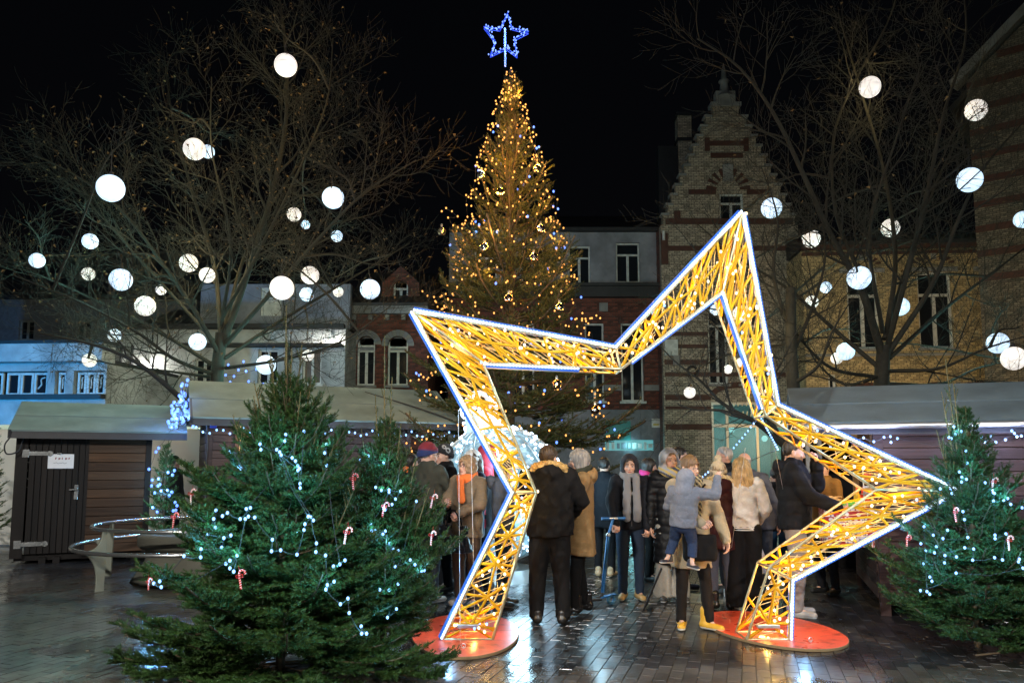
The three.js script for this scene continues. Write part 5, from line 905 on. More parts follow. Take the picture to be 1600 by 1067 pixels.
// ------------------------------------------------------------------ giant lit bauble behind the arch
{
  const c = P(780, 770, 11), r = 0.95, tilt = rad(14), t = thing('giant_bauble', 'giant glowing bauble of white lights behind the left leg of the star', 'light sculpture', c, 0);
  const hub = (o) => { const m = part(...o, t); m.rotation.z = tilt; return m; };
  hub(['wire_shell', [...Array(12)].map((_, i) => new THREE.TorusGeometry(r, 0.012, 5, 40).rotateY(i * Math.PI / 12)).concat([0.3, 0.6, 0.82, -0.3, -0.6].map((k) => new THREE.TorusGeometry(r * Math.sqrt(1 - k * k), 0.012, 5, 40).rotateX(Math.PI / 2).translate(0, r * k, 0))), M.alu]);
  hub(['net_skin', new THREE.SphereGeometry(r * 0.975, 40, 28), std({ color: C(0.5, 0.62, 0.68), map: tex(128, (u, v) => { const a = vn2(u * 26, v * 26, 26, 4), b = vn2(u * 52, v * 52, 52, 6); return 0.25 + 0.75 * clamp(a * 0.7 + b * 0.5 - 0.1, 0, 1); }, true, [3, 2]), emissive: C(0.1, 0.24, 0.32), roughness: 0.6 })]);
  hub(['cap', [new THREE.CylinderGeometry(0.22, 0.26, 0.26, 18).translate(0, r + 0.1, 0)], std({ color: C(0.5, 0.6, 0.65), emissive: C(0.3, 0.5, 0.6), emissiveIntensity: 0.6, roughness: 0.5 })]); hub(['cap_ring', new THREE.TorusGeometry(0.16, 0.03, 8, 24).translate(0, r + 0.36, 0), glow(0.75, 0.95, 1.2, 1)]);
  seed = 66; const pts = []; for (let i = 0; i < 900; i++) { const u = R(-0.9, 1), a = R(0, 6.28), q = Math.sqrt(1 - u * u); if (Math.sin(a) < -0.35) continue; pts.push(V(Math.cos(a) * q * r * 1.01, u * r * 1.01, Math.sin(a) * q * r * 1.01)); } for (let i = 0; i < 70; i++) { const a = R(0, 6.28); pts.push(V(Math.cos(a) * 0.26, r + R(-0.02, 0.42), Math.sin(a) * 0.26)); }
  const m = part('bulbs_of_bauble', join(pts.map((p) => bulbG.clone().scale(0.016, 0.024, 0.016).rotateZ(R(0, 3)).translate(p.x, p.y, p.z))), glow(0.72, 0.95, 1.25, 3.2), t, STUFF); m.rotation.z = tilt;
  part('stand', [new THREE.CylinderGeometry(0.5, 0.6, 0.16, 24).translate(0, -c.y + 0.08, 0), new THREE.CylinderGeometry(0.2, 0.3, 0.3, 16).translate(0, -c.y + 0.25, 0)], M.alu, t);
  for (const [x, y, z, I] of [[0, 0.4, 1.25, 5], [-1.2, 0.2, 0.4, 4], [1.2, 0.2, 0.4, 4], [0, 1.55, 0.2, 4], [0.3, -0.5, 1.2, 4]]) pointLight('bauble_light', V(x, y, z), C(0.45, 0.8, 1), I, 0.25, t);
}

// ------------------------------------------------------------------ the walk-through star
{
  seed = 808; const dF = 7.1, dB = 7.42, arch = thing('star_arch', 'walk-through golden lattice star outlined with white-blue light, on two red plates', 'light sculpture');
  const OUT = [[692, 992], [803, 770], [645, 487], [963, 545], [1160, 333], [1214, 634], [1494, 767], [1236, 905], [1233, 990]], INN = [[770, 992], [838, 770], [755, 567], [970, 577], [1130, 455], [1197, 650], [1370, 765], [1202, 886], [1167, 988]];
  const o = OUT.map(([x, y]) => P(x, y, dF)), n = INN.map(([x, y]) => P(x, y, dF)), dz = V(0, 0, dF - dB); o[0].y = o[8].y = n[0].y = n[8].y = 0.03;
  const back = (p) => p.clone().add(dz), tubeM = std({ color: C(0.62, 0.5, 0.28), metalness: 0.75, roughness: 0.35, map: grainT });
  for (const L of [o, n]) for (let i = 0; i < 8; i++) { part('frame_tube', bar(L[i], L[i + 1], 0.013, 8), tubeM, arch); part('frame_tube', bar(back(L[i]), back(L[i + 1]), 0.013, 8), tubeM, arch); }
  for (let i = 0; i < 9; i++) for (const [a, b] of [[o[i], back(o[i])], [n[i], back(n[i])], [o[i], n[i]], [back(o[i]), back(n[i])]]) part('cross_tube', bar(a, b, 0.011, 7), tubeM, arch);
  for (const L of [[0, 0], [8, 8]]) part('foot_clamp', box(0.2, 0.03, 0.05, lerp(o[L[0]].x, n[L[0]].x, 0.5), 0.15, o[L[0]].z + 0.02, 0.006), M.alu, arch);
  const gold = matt({ color: C(0.74, 0.325, 0.004), roughness: 0.5, map: grainT }), unit = new THREE.CylinderGeometry(1, 1, 1, 6), bars = [], warm = [], cool = [], wires = [], lights = [];
  const addBar = (a, b, r, zoff) => bars.push([a.clone().add(V(0, 0, zoff)), b.clone().add(V(0, 0, zoff)), r]);
  for (const [face, zo] of [[0, -0.012], [1, dF - dB + 0.012], [2, 0]]) {
    for (let i = 0; i < 8; i++) {
      const A = [o[i], o[i + 1]], B = [n[i], n[i + 1]], len = A[0].clone().lerp(B[0], 0.5).distanceTo(A[1].clone().lerp(B[1], 0.5)), m = Math.max(2, Math.round(len / 0.275));
      const at2 = (s, k) => A[0].clone().lerp(A[1], clamp(s, 0, 1)).lerp(B[0].clone().lerp(B[1], clamp(s, 0, 1)), k);
      if (face === 1 && 0) continue;
      if (face === 2) {            // struts through the depth along both edges
        for (let j = 0; j < m; j++) for (const k of [j % 2]) { const a = at2((j + 0.1) / m, k), b = back(at2((j + 0.9) / m, k)); addBar(a, b, 0.0085, 0); }
        for (let j = 0; j <= m; j++) { lights.push(at2((j + 0.5) / m, 0.5).add(dz.clone().multiplyScalar(0.5))); }
        continue;
      }
      let prev = null; if (face === 0) for (let q = 0; q < len / 0.085; q++) { const s0 = (q + rnd() * 0.3) * 0.085 / len, a = at2(s0, 0), b = at2(s0 + 0.16 / len, 1); wires.push(bar(a.add(V(0, 0, -0.06)), b.add(V(0, 0, -0.06)), 0.0036, 4)); if (q % 2) warm.push(a.clone().lerp(b, R(0.15, 0.85)).add(V(0, 0, 0.012))); }
      for (let j = 0; j < m; j++) {
        if (face === 1 && (j + i) % 2) { prev = null; continue; } const s = (j + 0.5 + R(-0.08, 0.08)) / m, h = at2(s, 0.5 + R(-0.1, 0.1)), e = 0.5 / m;
        const ends = [at2(s - e * R(0.9, 1.05), 0), at2(s + e * R(0.85, 1.05), 0), at2(s - e * R(0.85, 1.05), 1), at2(s + e * R(0.9, 1.05), 1)]; if (rnd() < 0.6) ends.push(at2(s + R(-0.25, 0.25) * e, 0)); if (rnd() < 0.6) ends.push(at2(s + R(-0.25, 0.25) * e, 1));
        ends.forEach((q) => addBar(h, q, R(0.0115, 0.016), zo)); if (prev) addBar(prev, h, R(0.0115, 0.0155), zo);
        if (face === 0 && rnd() < 0.4) { const q = ends[rnd() * 2 | 0].clone().lerp(h, 0.5); addBar(q, ends[2 + (rnd() * 2 | 0)], 0.008, zo - 0.004); }
        prev = h;
        for (let k = 0; k < 4; k++) { const q = h.clone().lerp(pick(ends), R(0, 1)).add(V(R(-0.03, 0.03), R(-0.03, 0.03), face ? 0.05 : R(-0.16, 0.025))); (rnd() < 0.16 ? cool : warm).push(q); }
        for (let k = 0; k < 2; k++) wires.push(tube([at2(s - e, R(0, 1)), at2(s, R(0.1, 0.9)).add(V(0, -0.02, -0.05)), at2(s + e, R(0, 1))].map((q) => q.clone().add(V(0, 0, zo - 0.03))), 0.0035, 4, 6));
      }
    }
  }
  let shown = 0; const rest = [];
  for (const [a, b, r] of bars) {
    if (shown < 300) { const m = part('lattice_bar', unit, gold, arch); m.position.copy(a).lerp(b, 0.5); m.quaternion.setFromUnitVectors(UP, b.clone().sub(a).normalize()); m.scale.set(r, a.distanceTo(b), r); shown++; } else rest.push(bar(a, b, r, 6));
  }
  part('lattice', rest, gold, arch, STUFF); part('wiring', wires, std({ color: C(0.62, 0.5, 0.25), roughness: 0.5 }), arch, STUFF);
  part('bulbs_of_lattice', bulbsGeo(warm, 0.0125), bulbMats.warmW, arch, STUFF); part('cool_bulbs_of_lattice', bulbsGeo(cool, 0.011), bulbMats.cool, arch, STUFF);
  lights.forEach((p, i) => { if (i % 1 === 0) pointLight('lattice_light', p, C(1, 0.6, 0.14), 0.3, 0.03, arch); });
  // light ropes: along the whole outer outline, and along three of the inner edges
  const core = glow(0.72, 0.95, 1.25, 1.15), haloBlue = glow(0.01, 0.17, 0.95, 0.8), ropes = [...[0, 1, 2, 3, 4, 5, 6, 7].map((i) => [o[i], o[i + 1], 1]), [n[1], n[2], 0.0], [n[2], n[3].clone().lerp(n[2], 0.3), 0.6], [n[4], n[5].clone().lerp(n[4], 0.06), 1], [n[3].clone().lerp(n[4], 0.1), n[4], 0.35]];
  ropes.forEach(([a, b, k], j) => {
    if (!k) return; const dir = b.clone().sub(a).normalize(), nrm = V(-dir.y, dir.x, 0).multiplyScalar(j < 8 ? 0.016 : -0.014), f = V(0, 0, 0.014), A = a.clone().add(nrm).add(f), B = b.clone().add(nrm).add(f), L = A.distanceTo(B), w = k < 0.5 ? 0.006 : j < 8 ? 0.0115 : 0.009;
    part('light_rope', bar(A, B, w, 8), core, arch); part('rope_halo', [bar(A.clone().add(V(0, 0, -0.034)).addScaledVector(nrm, 0.3), B.clone().add(V(0, 0, -0.034)).addScaledVector(nrm, 0.2), w * 2.7, 8)], haloBlue, arch);  // wider blue tube behind the rope puts its halo into emissive colour
    const bd = []; for (let s = 0.012; s < L; s += 0.03) bd.push(A.clone().lerp(B, s / L).add(V(0, 0, 0.003))); part('rope_bulbs', bulbsGeo(bd, w * 1.08), glow(0.85, 1.0, 1.2, 1.6), arch, STUFF);
    const m = Math.max(1, Math.round(L / 0.42)); for (let i = 0; i < m; i++) pointLight('rope_light', A.clone().lerp(B, (i + 0.5) / m).add(nrm.clone().multiplyScalar(3.5)).add(V(0, 0, 0.09)), C(0.27, 0.58, 1), 0.46 * k * (j >= 8 ? 0.7 : 1), 0.04, arch);
  });
  // red plates the feet stand on, each of two halves
  const red = std({ color: C(0.72, 0.085, 0.035), map: tex(256, (u, v) => { const a = fbm(u, v, 7, 5, 61), b = fbm(u, v, 18, 4, 62), c = vn2(u * 60 + a * 20, v * 9, 60, 4); return 0.8 + 0.2 * a - (b > 0.58 ? 0.22 * (b - 0.58) / 0.2 : 0) - (c > 0.93 ? 0.12 : 0); }, true, 0.8), roughness: 0.42, roughnessMap: roughT }), edge = std({ color: C(0.2, 0.13, 0.06), roughness: 0.8 });
  for (const [px, py, wd, fr, bk, yaw, side] of [[728, 990, 0.5, 0.98, 0.86, 0.03, 'left'], [1207, 986, 0.56, 0.84, 0.9, 0.24, 'right']]) {
    const t = thing('base_plate', `orange-red oval board under the ${side} foot of the star`, 'base plate', G(px, py), yaw, 'boards under the star feet');
    for (const s of [1, -1]) {
      const sh = new THREE.Shape(); sh.moveTo(-wd, 0.004 * s); for (let i = 0; i <= 28; i++) { const a = Math.PI - Math.PI * i / 28; sh.lineTo(Math.cos(a) * wd, -s * (Math.sin(a) * (s > 0 ? fr : bk) + 0.004)); } 
      const g = new THREE.ExtrudeGeometry(sh, { depth: 0.02, bevelEnabled: true, bevelSize: 0.003, bevelThickness: 0.003, bevelSegments: 1 }).rotateX(-Math.PI / 2); const m = new THREE.Mesh(g, [red, edge]); m.name = 'half_board'; m.position.y = 0.006; m.rotation.x = s > 0 ? 0.004 : -0.003; t.add(m);
    }
    part('anchor_eye', [new THREE.TorusGeometry(0.018, 0.004, 6, 12).translate(0, 0.05, fr * 0.72), new THREE.CylinderGeometry(0.006, 0.006, 0.03, 6).translate(0, 0.03, fr * 0.72)], M.alu, t);
  }
  for (const [i, a, b, lb] of [[0, P(1150, 800, 7.3), G(1133, 932), 'thin guy wire with small weight left of the right red plate'], [1, P(1209, 690, 7.2), G(1252, 905), 'thin guy wire running down in front of the navy jacket'], [2, P(716, 640, 7.15), P(719, 1005, 7.0), 'thin wire hanging at the left star arm before the woman with the bag'], [3, P(735, 660, 7.2), G(742, 985), 'second thin wire hanging down beside the black handbag']]) {
    const top = i === 0 ? P(1165, 700, 7.2) : a; const w = thing('guy_wire', lb, 'wire', V(0, 0, 0), 0); part('wire', bar(top, b, 0.0022, 4), M.cablePale, w); if (i === 0) part('weight', bar(b.clone().add(V(0, 0.09, 0)), b, 0.012, 8), M.alu, w);
  }
}
// ------------------------------------------------------------------ candy canes on the firs
{
  const redT = std({ vertexColors: true, roughness: 0.35 });
  const canes = [[551, 752, 'L', 1, 'red-striped candy cane high on the smaller fir'], [599, 795, 'M', 1, 'red candy cane in the middle of the smaller fir'], [540, 836, 'L', 0, 'white candy cane with red bow between the two left firs'], [675, 782, 'M', 0, 'white candy cane at the right edge of the smaller fir, upper one'], [674, 840, 'M', 0, 'white candy cane at the right edge of the smaller fir, lower one'], [374, 905, 'L', 1, 'bright red candy cane low on the front of the large fir'], [271, 812, 'L', 1, 'orange-red candy cane at the left edge of the large fir before the rail'], [298, 776, 'L', 0, 'small white candy cane at the upper left edge of the large fir'], [231, 912, 'L', 1, 'tiny red candy cane at the left tip of the large fir'], [1552, 756, 'R', 0, 'white candy cane with red stripes high on the right fir'], [1493, 804, 'R', 1, 'red candy cane on the front of the right fir'], [1418, 846, 'R', 1, 'red candy cane at the left edge of the right fir'], [1577, 848, 'R', 0, 'white candy cane with red ribbon low on the right fir']];
  canes.forEach(([px, py, tr, red, label], i) => {
    const T = { L: [firL, shapeL], M: [firM, shapeM], R: [firR, shapeR] }[tr], p = onFir(px, py, T[0].position, T[1], 1.03), t = thing('candy_cane', label, 'candy cane', p, R(-0.5, 0.5), 'candy canes on the firs'), s = label.includes('tiny') ? 0.42 : 0.64;
    t.rotation.z = R(-0.2, 0.2); t.scale.setScalar(s);
    const c = new THREE.CatmullRomCurve3([V(0, -0.1, 0), V(0, -0.03, 0), V(0, 0.045, 0), V(0.01, 0.075, 0), V(0.034, 0.085, 0), V(0.056, 0.07, 0), V(0.06, 0.04, 0)]), g = new THREE.TubeGeometry(c, 60, 0.0115, 10), n = g.attributes.position.count, col = [];
    for (let k = 0; k < n; k++) { const a = Math.floor(k / 11), b = k % 11, on = ((a / 60 * 11 + b / 10) % 1) < (red ? 0.72 : 0.38); col.push(...(on ? [0.6, 0.02, 0.015] : [0.75, 0.72, 0.7])); }
    g.setAttribute('color', new THREE.Float32BufferAttribute(col, 3)); part('cane', g, redT, t);
    parts('ribbon', [tube([V(0, 0.03, 0.012), V(-0.03, 0.05, 0.016), V(-0.028, 0.02, 0.016), V(0, 0.028, 0.014), V(0.03, 0.05, 0.016), V(0.03, 0.015, 0.016), V(0, 0.03, 0.014)], 0.004, 5, 24), bar(V(0.01, 0.085, 0), V(0.005, 0.14, -0.01), 0.002, 4)], std({ color: C(0.5, 0.015, 0.015), roughness: 0.5 }), t);
  });
}
// ------------------------------------------------------------------ people
const seg = (x, y, z, a, b, ra, rb) => {
  const bx = b[0] - a[0], by = b[1] - a[1], bz = b[2] - a[2], ax = x - a[0], ay = y - a[1], az = z - a[2];
  let h = (ax * bx + ay * by + az * bz) / (bx * bx + by * by + bz * bz + 1e-9); h = h < 0 ? 0 : h > 1 ? 1 : h;
  const dx = ax - bx * h, dy = ay - by * h, dz = az - bz * h; return Math.sqrt(dx * dx + dy * dy + dz * dz) - (ra + (rb - ra) * h);
};
const smin = (a, b, k) => { const h = Math.max(k - Math.abs(a - b), 0) / k; return Math.min(a, b) - h * h * k * 0.25; };
const smax = (a, b, k) => -smin(-a, -b, k);
const ell = (x, y, z, cx, cy, cz, rx, ry, rz) => { const a = (x - cx) / rx, b = (y - cy) / ry, c = (z - cz) / rz, k0 = Math.sqrt(a * a + b * b + c * c), k1 = Math.sqrt((a / rx) ** 2 + (b / ry) ** 2 + (c / rz) ** 2); return k1 < 1e-9 ? -Math.min(rx, ry, rz) : k0 * (k0 - 1) / k1; };
function colorBy(g, f) { const p = g.attributes.position, c = new Float32Array(p.count * 3); for (let i = 0; i < p.count; i++) { const k = f(p.getX(i), p.getY(i), p.getZ(i)); c[i * 3] = k[0]; c[i * 3 + 1] = k[1]; c[i * 3 + 2] = k[2]; } g.setAttribute('color', new THREE.BufferAttribute(c, 3)); return g; }
const skinM = std({ vertexColors: true, roughness: 0.5 }), clothT = tex(128, (u, v) => 0.8 + 0.2 * (0.5 + 0.25 * Math.sin(u * 402) + 0.25 * Math.sin(v * 402)) * fbm(u, v, 16, 3, 5), true, 5);
const foldB = tex(256, (u, v) => { const a = fbm(u, v, 5, 4, 51), b = Math.abs(vn2(u * 7 + a * 3, v * 5 + a * 2, 99, 7) - 0.5) * 2; return 0.55 * (1 - b) + 0.45 * a; }, false, 1.5);
const cloth = (c, r = 0.85) => new THREE.MeshPhysicalMaterial({ color: C(...c.map((k) => (k < 0.03 ? k * 0.6 : k))), map: clothT, bumpMap: foldB, bumpScale: 0.006, roughness: r, specularIntensity: 0.35 });
const clothVC = new THREE.MeshPhysicalMaterial({ vertexColors: true, bumpMap: foldB, bumpScale: 0.006, roughness: 0.85, specularIntensity: 0.35 });
function headField(o) {
  const fem = o.fem ? 1 : 0, jw = fem ? 0.055 : 0.062;
  return (x, y, z) => {
    const ax = Math.abs(x);
    let d = ell(x, y, z, 0, 0.022, -0.012, 0.076, 0.095, 0.096);
    d = smin(d, ell(x, y, z, 0, -0.045, 0.024, jw, 0.078, 0.068), 0.03);
    d = smin(d, ell(x, y, z, 0, -0.1, 0.056, 0.024, 0.02, 0.022), 0.025);
    d = smin(d, seg(ax, y, z, [0.012, 0.017, 0.081], [0.042, 0.013, 0.068], 0.009, 0.008), 0.012);
    d = smax(d, -ell(ax, y, z, 0.031, -0.004, 0.094, 0.016, 0.010, 0.014), 0.01);
    d = smin(d, ell(ax, y, z, 0.031, -0.004, 0.072, 0.0125, 0.0115, 0.0125), 0.004);
    d = smin(d, ell(ax, y, z, 0.043, -0.035, 0.062, 0.018, 0.016, 0.016), 0.02);
    d = smin(d, seg(x, y, z, [0, 0.005, 0.084], [0, -0.036, 0.104], 0.0075, 0.0115), 0.012);
    d = smin(d, seg(ax, y, z, [0, -0.042, 0.092], [0.013, -0.042, 0.086], 0.008, 0.0075), 0.008);
    d = smin(d, seg(ax, y, z, [0, -0.066, 0.088], [0.022, -0.068, 0.078], 0.0062, 0.003), 0.006);
    d = smin(d, seg(ax, y, z, [0, -0.077, 0.087], [0.018, -0.075, 0.078], 0.007, 0.003), 0.006);
    d = smin(d, ell(ax, y, z, 0.077, -0.012, -0.012, 0.009, 0.031, 0.019), 0.008);
    return smin(d, seg(x, y, z, [0, -0.06, -0.022], [0, -0.2, -0.035], 0.052, 0.058), 0.03);
  };
}
function headColor(o) {
  const s = o.skin, hair = o.hair?.c ?? [0.05, 0.03, 0.02];
  return (x, y, z) => {
    const ax = Math.abs(x), n = 0.94 + 0.1 * vn3(x * 60, y * 60, z * 60);
    if (z > 0.06) {
      const ex = (ax - 0.031) / 0.0135, ey = (y + 0.004) / 0.0062;
      if (ex * ex + ey * ey < 1) return Math.hypot(ax - 0.031, y + 0.004) < 0.0062 ? [0.015, 0.012, 0.01] : [0.5, 0.47, 0.44];
      if (ex * ex + ((y + 0.004) / 0.0105) ** 2 < 1) return s.map((c, i) => c * [0.5, 0.42, 0.4][i]);
      if (Math.abs(y - 0.021 - (ax < 0.03 ? 0 : (0.03 - ax) * 0.25)) < 0.0055 && ax > 0.011 && ax < 0.05) return hair.map((c) => c * 0.8);
      if (ax < 0.024 && Math.abs(y + 0.0715) < (0.011 - ax * 0.25)) return Math.abs(y + 0.072) < 0.0022 ? s.map((c) => c * 0.3) : [s[0] * (o.fem ? 0.8 : 0.82), s[1] * (o.fem ? 0.42 : 0.55), s[2] * (o.fem ? 0.42 : 0.52)];
      if (o.beard && y < -0.052 + ax * 0.3) return s.map((c, i) => c * 0.42 + hair[i] * 0.5);
      if (Math.hypot(ax - 0.042, y + 0.04) < 0.022) return [s[0] * n * 1.0, s[1] * n * 0.86, s[2] * n * 0.85];
    } else if (o.beard && y < -0.045 && z > 0.0) return s.map((c, i) => c * 0.42 + hair[i] * 0.5);
    return s.map((c) => c * n);
  };
}
const hairShapes = {
  swept: (x, y, z) => { let d = ell(x, y, z, 0.006, 0.034, -0.012, 0.09, 0.103, 0.108); d = smax(d, (0.8 * z - 0.045 - y + 0.5 * x * (z > 0 ? 1 : 0)) / 1.38 + 0.014 * vn3(x * 36, y * 18, z * 36), 0.008); return smax(d, -ell(x, y, z, 0, -0.045, 0.09, 0.07, 0.085, 0.075), 0.012); },
  short: (x, y, z) => smax(ell(x, y, z, 0, 0.028, -0.014, 0.087, 0.1, 0.107), (0.95 * z - 0.012 - y) / 1.38 + 0.012 * vn3(x * 38, y * 20, z * 38) + 0.006 * vn3(x * 90, 0, z * 90), 0.008),
  crop: (x, y, z) => smax(ell(x, y, z, 0, 0.026, -0.014, 0.083, 0.098, 0.103), (0.95 * z + 0.002 - y) / 1.38 + 0.008 * vn3(x * 42, y * 20, z * 42), 0.008),
  side: (x, y, z) => smax(smax(ell(x, y, z, 0, 0.02, -0.016, 0.082, 0.09, 0.1), (0.95 * z - 0.005 - y) / 1.38, 0.01), y - 0.035 + Math.max(0, z) * 0.3, 0.01),
  bob: (x, y, z) => { let d = ell(x, y, z, 0, 0.025, -0.014, 0.1, 0.106, 0.115); d = smin(d, ell(x, y, z, 0, -0.055, -0.03, 0.099, 0.085, 0.085), 0.04); d = smax(d, -ell(x, y, z, 0, -0.055, 0.1, 0.06, 0.115, 0.095), 0.016); d = smax(d, -0.125 - y, 0.02); return smax(d, -ell(x, y, z, 0, -0.15, -0.01, 0.06, 0.08, 0.07), 0.02); },
  curly: (x, y, z) => hairShapes.bob(x, y, z) - 0.009 - 0.006 * vn3(x * 45, y * 45, z * 45),
  long: (x, y, z) => { let d = hairShapes.bob(x, y, z); return smin(d, smax(ell(x, y, z, 0, -0.2, -0.085, 0.125, 0.3, 0.05), y - 0.02, 0.03), 0.05); },
};
function hatField(kind) {
  if (kind === 'beanie') return (x, y, z) => { let d = ell(x, y, z, 0, 0.035, -0.016, 0.094, 0.112, 0.112); d = smax(d, (0.35 * z + 0.0 - y + 0.01) / 1.06, 0.01); const b = Math.max(Math.abs(ell(x, y, z, 0, 0.02, -0.014, 0.096, 0.12, 0.113)) - 0.009, Math.abs(y - 0.35 * z - 0.03) - 0.026); return smin(d, b, 0.01) - 0.002 * Math.sin(Math.atan2(x, z) * 36); };
  if (kind === 'pom') { const f = hatField('beanie'); return (x, y, z) => smin(f(x, y, z), ell(x, y, z, 0, 0.165, -0.03, 0.045, 0.045, 0.045) - 0.006 * vn3(x * 80, y * 80, z * 80), 0.01); }
  // hood drawn up over the head, open in front
  return (x, y, z) => { let d = ell(x, y, z, 0, 0.02, -0.026, 0.112, 0.132, 0.128); d = smin(d, ell(x, y, z, 0, -0.12, -0.035, 0.115, 0.11, 0.105), 0.06); d = smax(d, -ell(x, y, z, 0, -0.025, 0.098, 0.073, 0.112, 0.11), 0.02); return smax(d, -0.22 - y, 0.02) + 0.004 * vn3(x * 18, y * 18, z * 18); };
}
function handGeo(mirror, curl, spread = 1) {      // fingers along +y, palm towards +z, thumb on +x (mirror: -x)
  const ch = []; [[-0.029, 0.058, 0.8], [-0.0095, 0.07, 0.95], [0.0105, 0.073, 1], [0.03, 0.066, 0.95]].forEach(([x, l, r], i) => {
    let p = [x, 0.082 + (i === 0 ? -0.008 : 0), 0], a = 0; const ls = [0.45, 0.32, 0.25];
    for (let k = 0; k < 3; k++) { a += curl * [0.75, 0.95, 0.7][k]; const q = [p[0] + x * 0.12 * spread, p[1] + Math.cos(a) * l * ls[k] * 1.15, p[2] + Math.sin(a) * l * ls[k] * 1.15]; ch.push([p, q, 0.0098 * r - k * 0.0012, 0.0088 * r - k * 0.0012]); p = q; }
  });
  const th = [[[0.026, 0.018, 0.006], [0.05, 0.048, 0.014 + curl * 0.008]], [[0.05, 0.048, 0.014 + curl * 0.008], [0.056 - curl * 0.012, 0.08, 0.02 + curl * 0.018]]];
  const f = (x, y, z) => { let d = ell(x, y, z, 0, 0.045, 0, 0.042, 0.052, 0.0165); d = smin(d, seg(x, y, z, [0, -0.06, 0], [0, 0.01, 0], 0.027, 0.026), 0.02); for (const [a, b, r0, r1] of ch) d = smin(d, seg(x, y, z, a, b, r0, r1), 0.006); for (const [a, b] of th) d = smin(d, seg(x, y, z, a, b, 0.0125, 0.01), 0.012); return d; };
  const g = nets(f, V(-0.075, -0.07, -0.04), V(0.085, 0.185, 0.12), 0.0058); if (mirror) { g.scale(-1, 1, 1); const ix = g.index.array; for (let i = 0; i < ix.length; i += 3) { const t = ix[i]; ix[i] = ix[i + 1]; ix[i + 1] = t; } g.computeVertexNormals(); } return g;
}
const handCache = {};
function person(s) {
  const S = s.H / 1.72, d = s.d, base = P(s.px, 740, d).setY(0), t = thing('person', s.label, 'person', base, rad(s.yaw ?? 0)); t.scale.setScalar(S);
  const bw = s.bw ?? 1, bk = s.bulk ?? 1, lean = s.lean ?? [0, 0, 0], A = (p) => [p[0], p[1], p[2]], rough = s.rough ?? 1, fine = s.far ? 1.5 : 1;
  const up = (p) => { const k = clamp((p[1] - 0.85) / 0.65, 0, 1.2); return [p[0] + lean[0] * k, p[1] + lean[1] * k, p[2] + lean[2] * k]; };
  const hipY = 0.9, L = {};
  for (const q of [1, -1]) {          // +1: the person's left
    const lg = (q > 0 ? s.legL : s.legR) ?? {}, f = lg.foot ?? [q * (s.stance ?? 0.1), 0, 0.0], ankle = [f[0], 0.085 + (f[1] ?? 0), (f[2] ?? 0) - 0.02], hip = [q * 0.085, hipY, 0];
    L['leg' + q] = { hip, knee: [(hip[0] + ankle[0]) / 2 + q * 0.006, 0.49 + (f[1] ?? 0) * 0.5, (hip[2] + ankle[2]) / 2 + 0.03 + (lg.bend ?? 0)], ankle, f, turn: (lg.turn ?? q * 0.22) };
    const sh = up([q * 0.168 * bw, 1.405, -0.012]), ar = (q > 0 ? s.armL : s.armR) ?? {}, tgt = V(...(ar.hand ?? [q * 0.245 * bw, 0.83, 0.05])), a = V(...sh), l1 = 0.285, l2 = 0.255, dv = tgt.clone().sub(a), dist = Math.min(dv.length(), l1 + l2 - 0.004); dv.normalize();
    const pole = V(...(ar.pole ?? [q * 0.5, -0.4, -0.6])), h = (l1 * l1 - l2 * l2 + dist * dist) / (2 * dist), e = Math.sqrt(Math.max(0, l1 * l1 - h * h)), pp = pole.sub(dv.clone().multiplyScalar(pole.dot(dv))).normalize(), el = a.clone().addScaledVector(dv, h).addScaledVector(pp, e), wr = a.clone().addScaledVector(dv, dist);
    L['arm' + q] = { sh, el: el.toArray(), wr: wr.toArray(), dir: wr.clone().sub(el).normalize(), curl: ar.curl ?? 0.45, palm: ar.palm ?? [-q, 0, 0.15], hide: ar.hide };
  }
  const hd = s.head ?? {}, hc = up([0, 1.598, 0.012]), HM = new THREE.Matrix4().compose(V(...hc), new THREE.Quaternion().setFromEuler(new THREE.Euler(rad(hd.pitch ?? 0), rad(hd.yaw ?? 0), rad(hd.tilt ?? 0), 'YXZ')), V(1, 1, 1).multiplyScalar(s.headScale ?? 1));
  const onHead = (g) => g.applyMatrix4(HM), skin = s.skin ?? [0.5, 0.3, 0.215];
  // the body: one continuous figure under the clothes
  const bodyF = (x, y, z) => {
    let d = 9; const zz = z;
    d = seg(x, y, zz / 0.75, up([0, 0.95, 0]), up([0, 1.3, 0]), 0.115, 0.125); d = smin(d, seg(x, y, zz, up([-0.12, 1.385, -0.01]), up([0.12, 1.385, -0.01]), 0.045, 0.045), 0.06);
    for (const q of [1, -1]) { const g = L['leg' + q], a = L['arm' + q]; d = smin(d, Math.min(seg(x, y, z, g.hip, g.knee, 0.07, 0.047), seg(x, y, z, g.knee, g.ankle, 0.047, 0.035), seg(x, y, z, g.ankle, [g.f[0] + Math.sin(g.turn) * 0.085, 0.05 + (g.f[1] ?? 0), (g.f[2] ?? 0) + Math.cos(g.turn) * 0.085], 0.03, 0.024)), 0.03); d = smin(d, Math.min(seg(x, y, z, a.sh, a.el, 0.044, 0.036), seg(x, y, z, a.el, a.wr, 0.036, 0.026)), 0.03); }
    return smin(d, seg(x, y, z, up([0, 1.38, -0.02]), up([0, 1.5, -0.012]), 0.055, 0.05), 0.04);
  };
  const reach = [1, -1].flatMap((q) => [L['arm' + q].wr, L['arm' + q].el, L['leg' + q].knee, L['leg' + q].ankle]), lo = V(-0.34, 0, -0.28), hi = V(0.34, 1.58, 0.28);
  for (const r of reach) { lo.min(V(r[0] - 0.13, Math.max(0, r[1] - 0.13), r[2] - 0.15)); hi.max(V(r[0] + 0.13, r[1] + 0.13, r[2] + 0.2)); }
  const pieces = [tint(nets(bodyF, lo, hi, 0.026), C(...skin))];
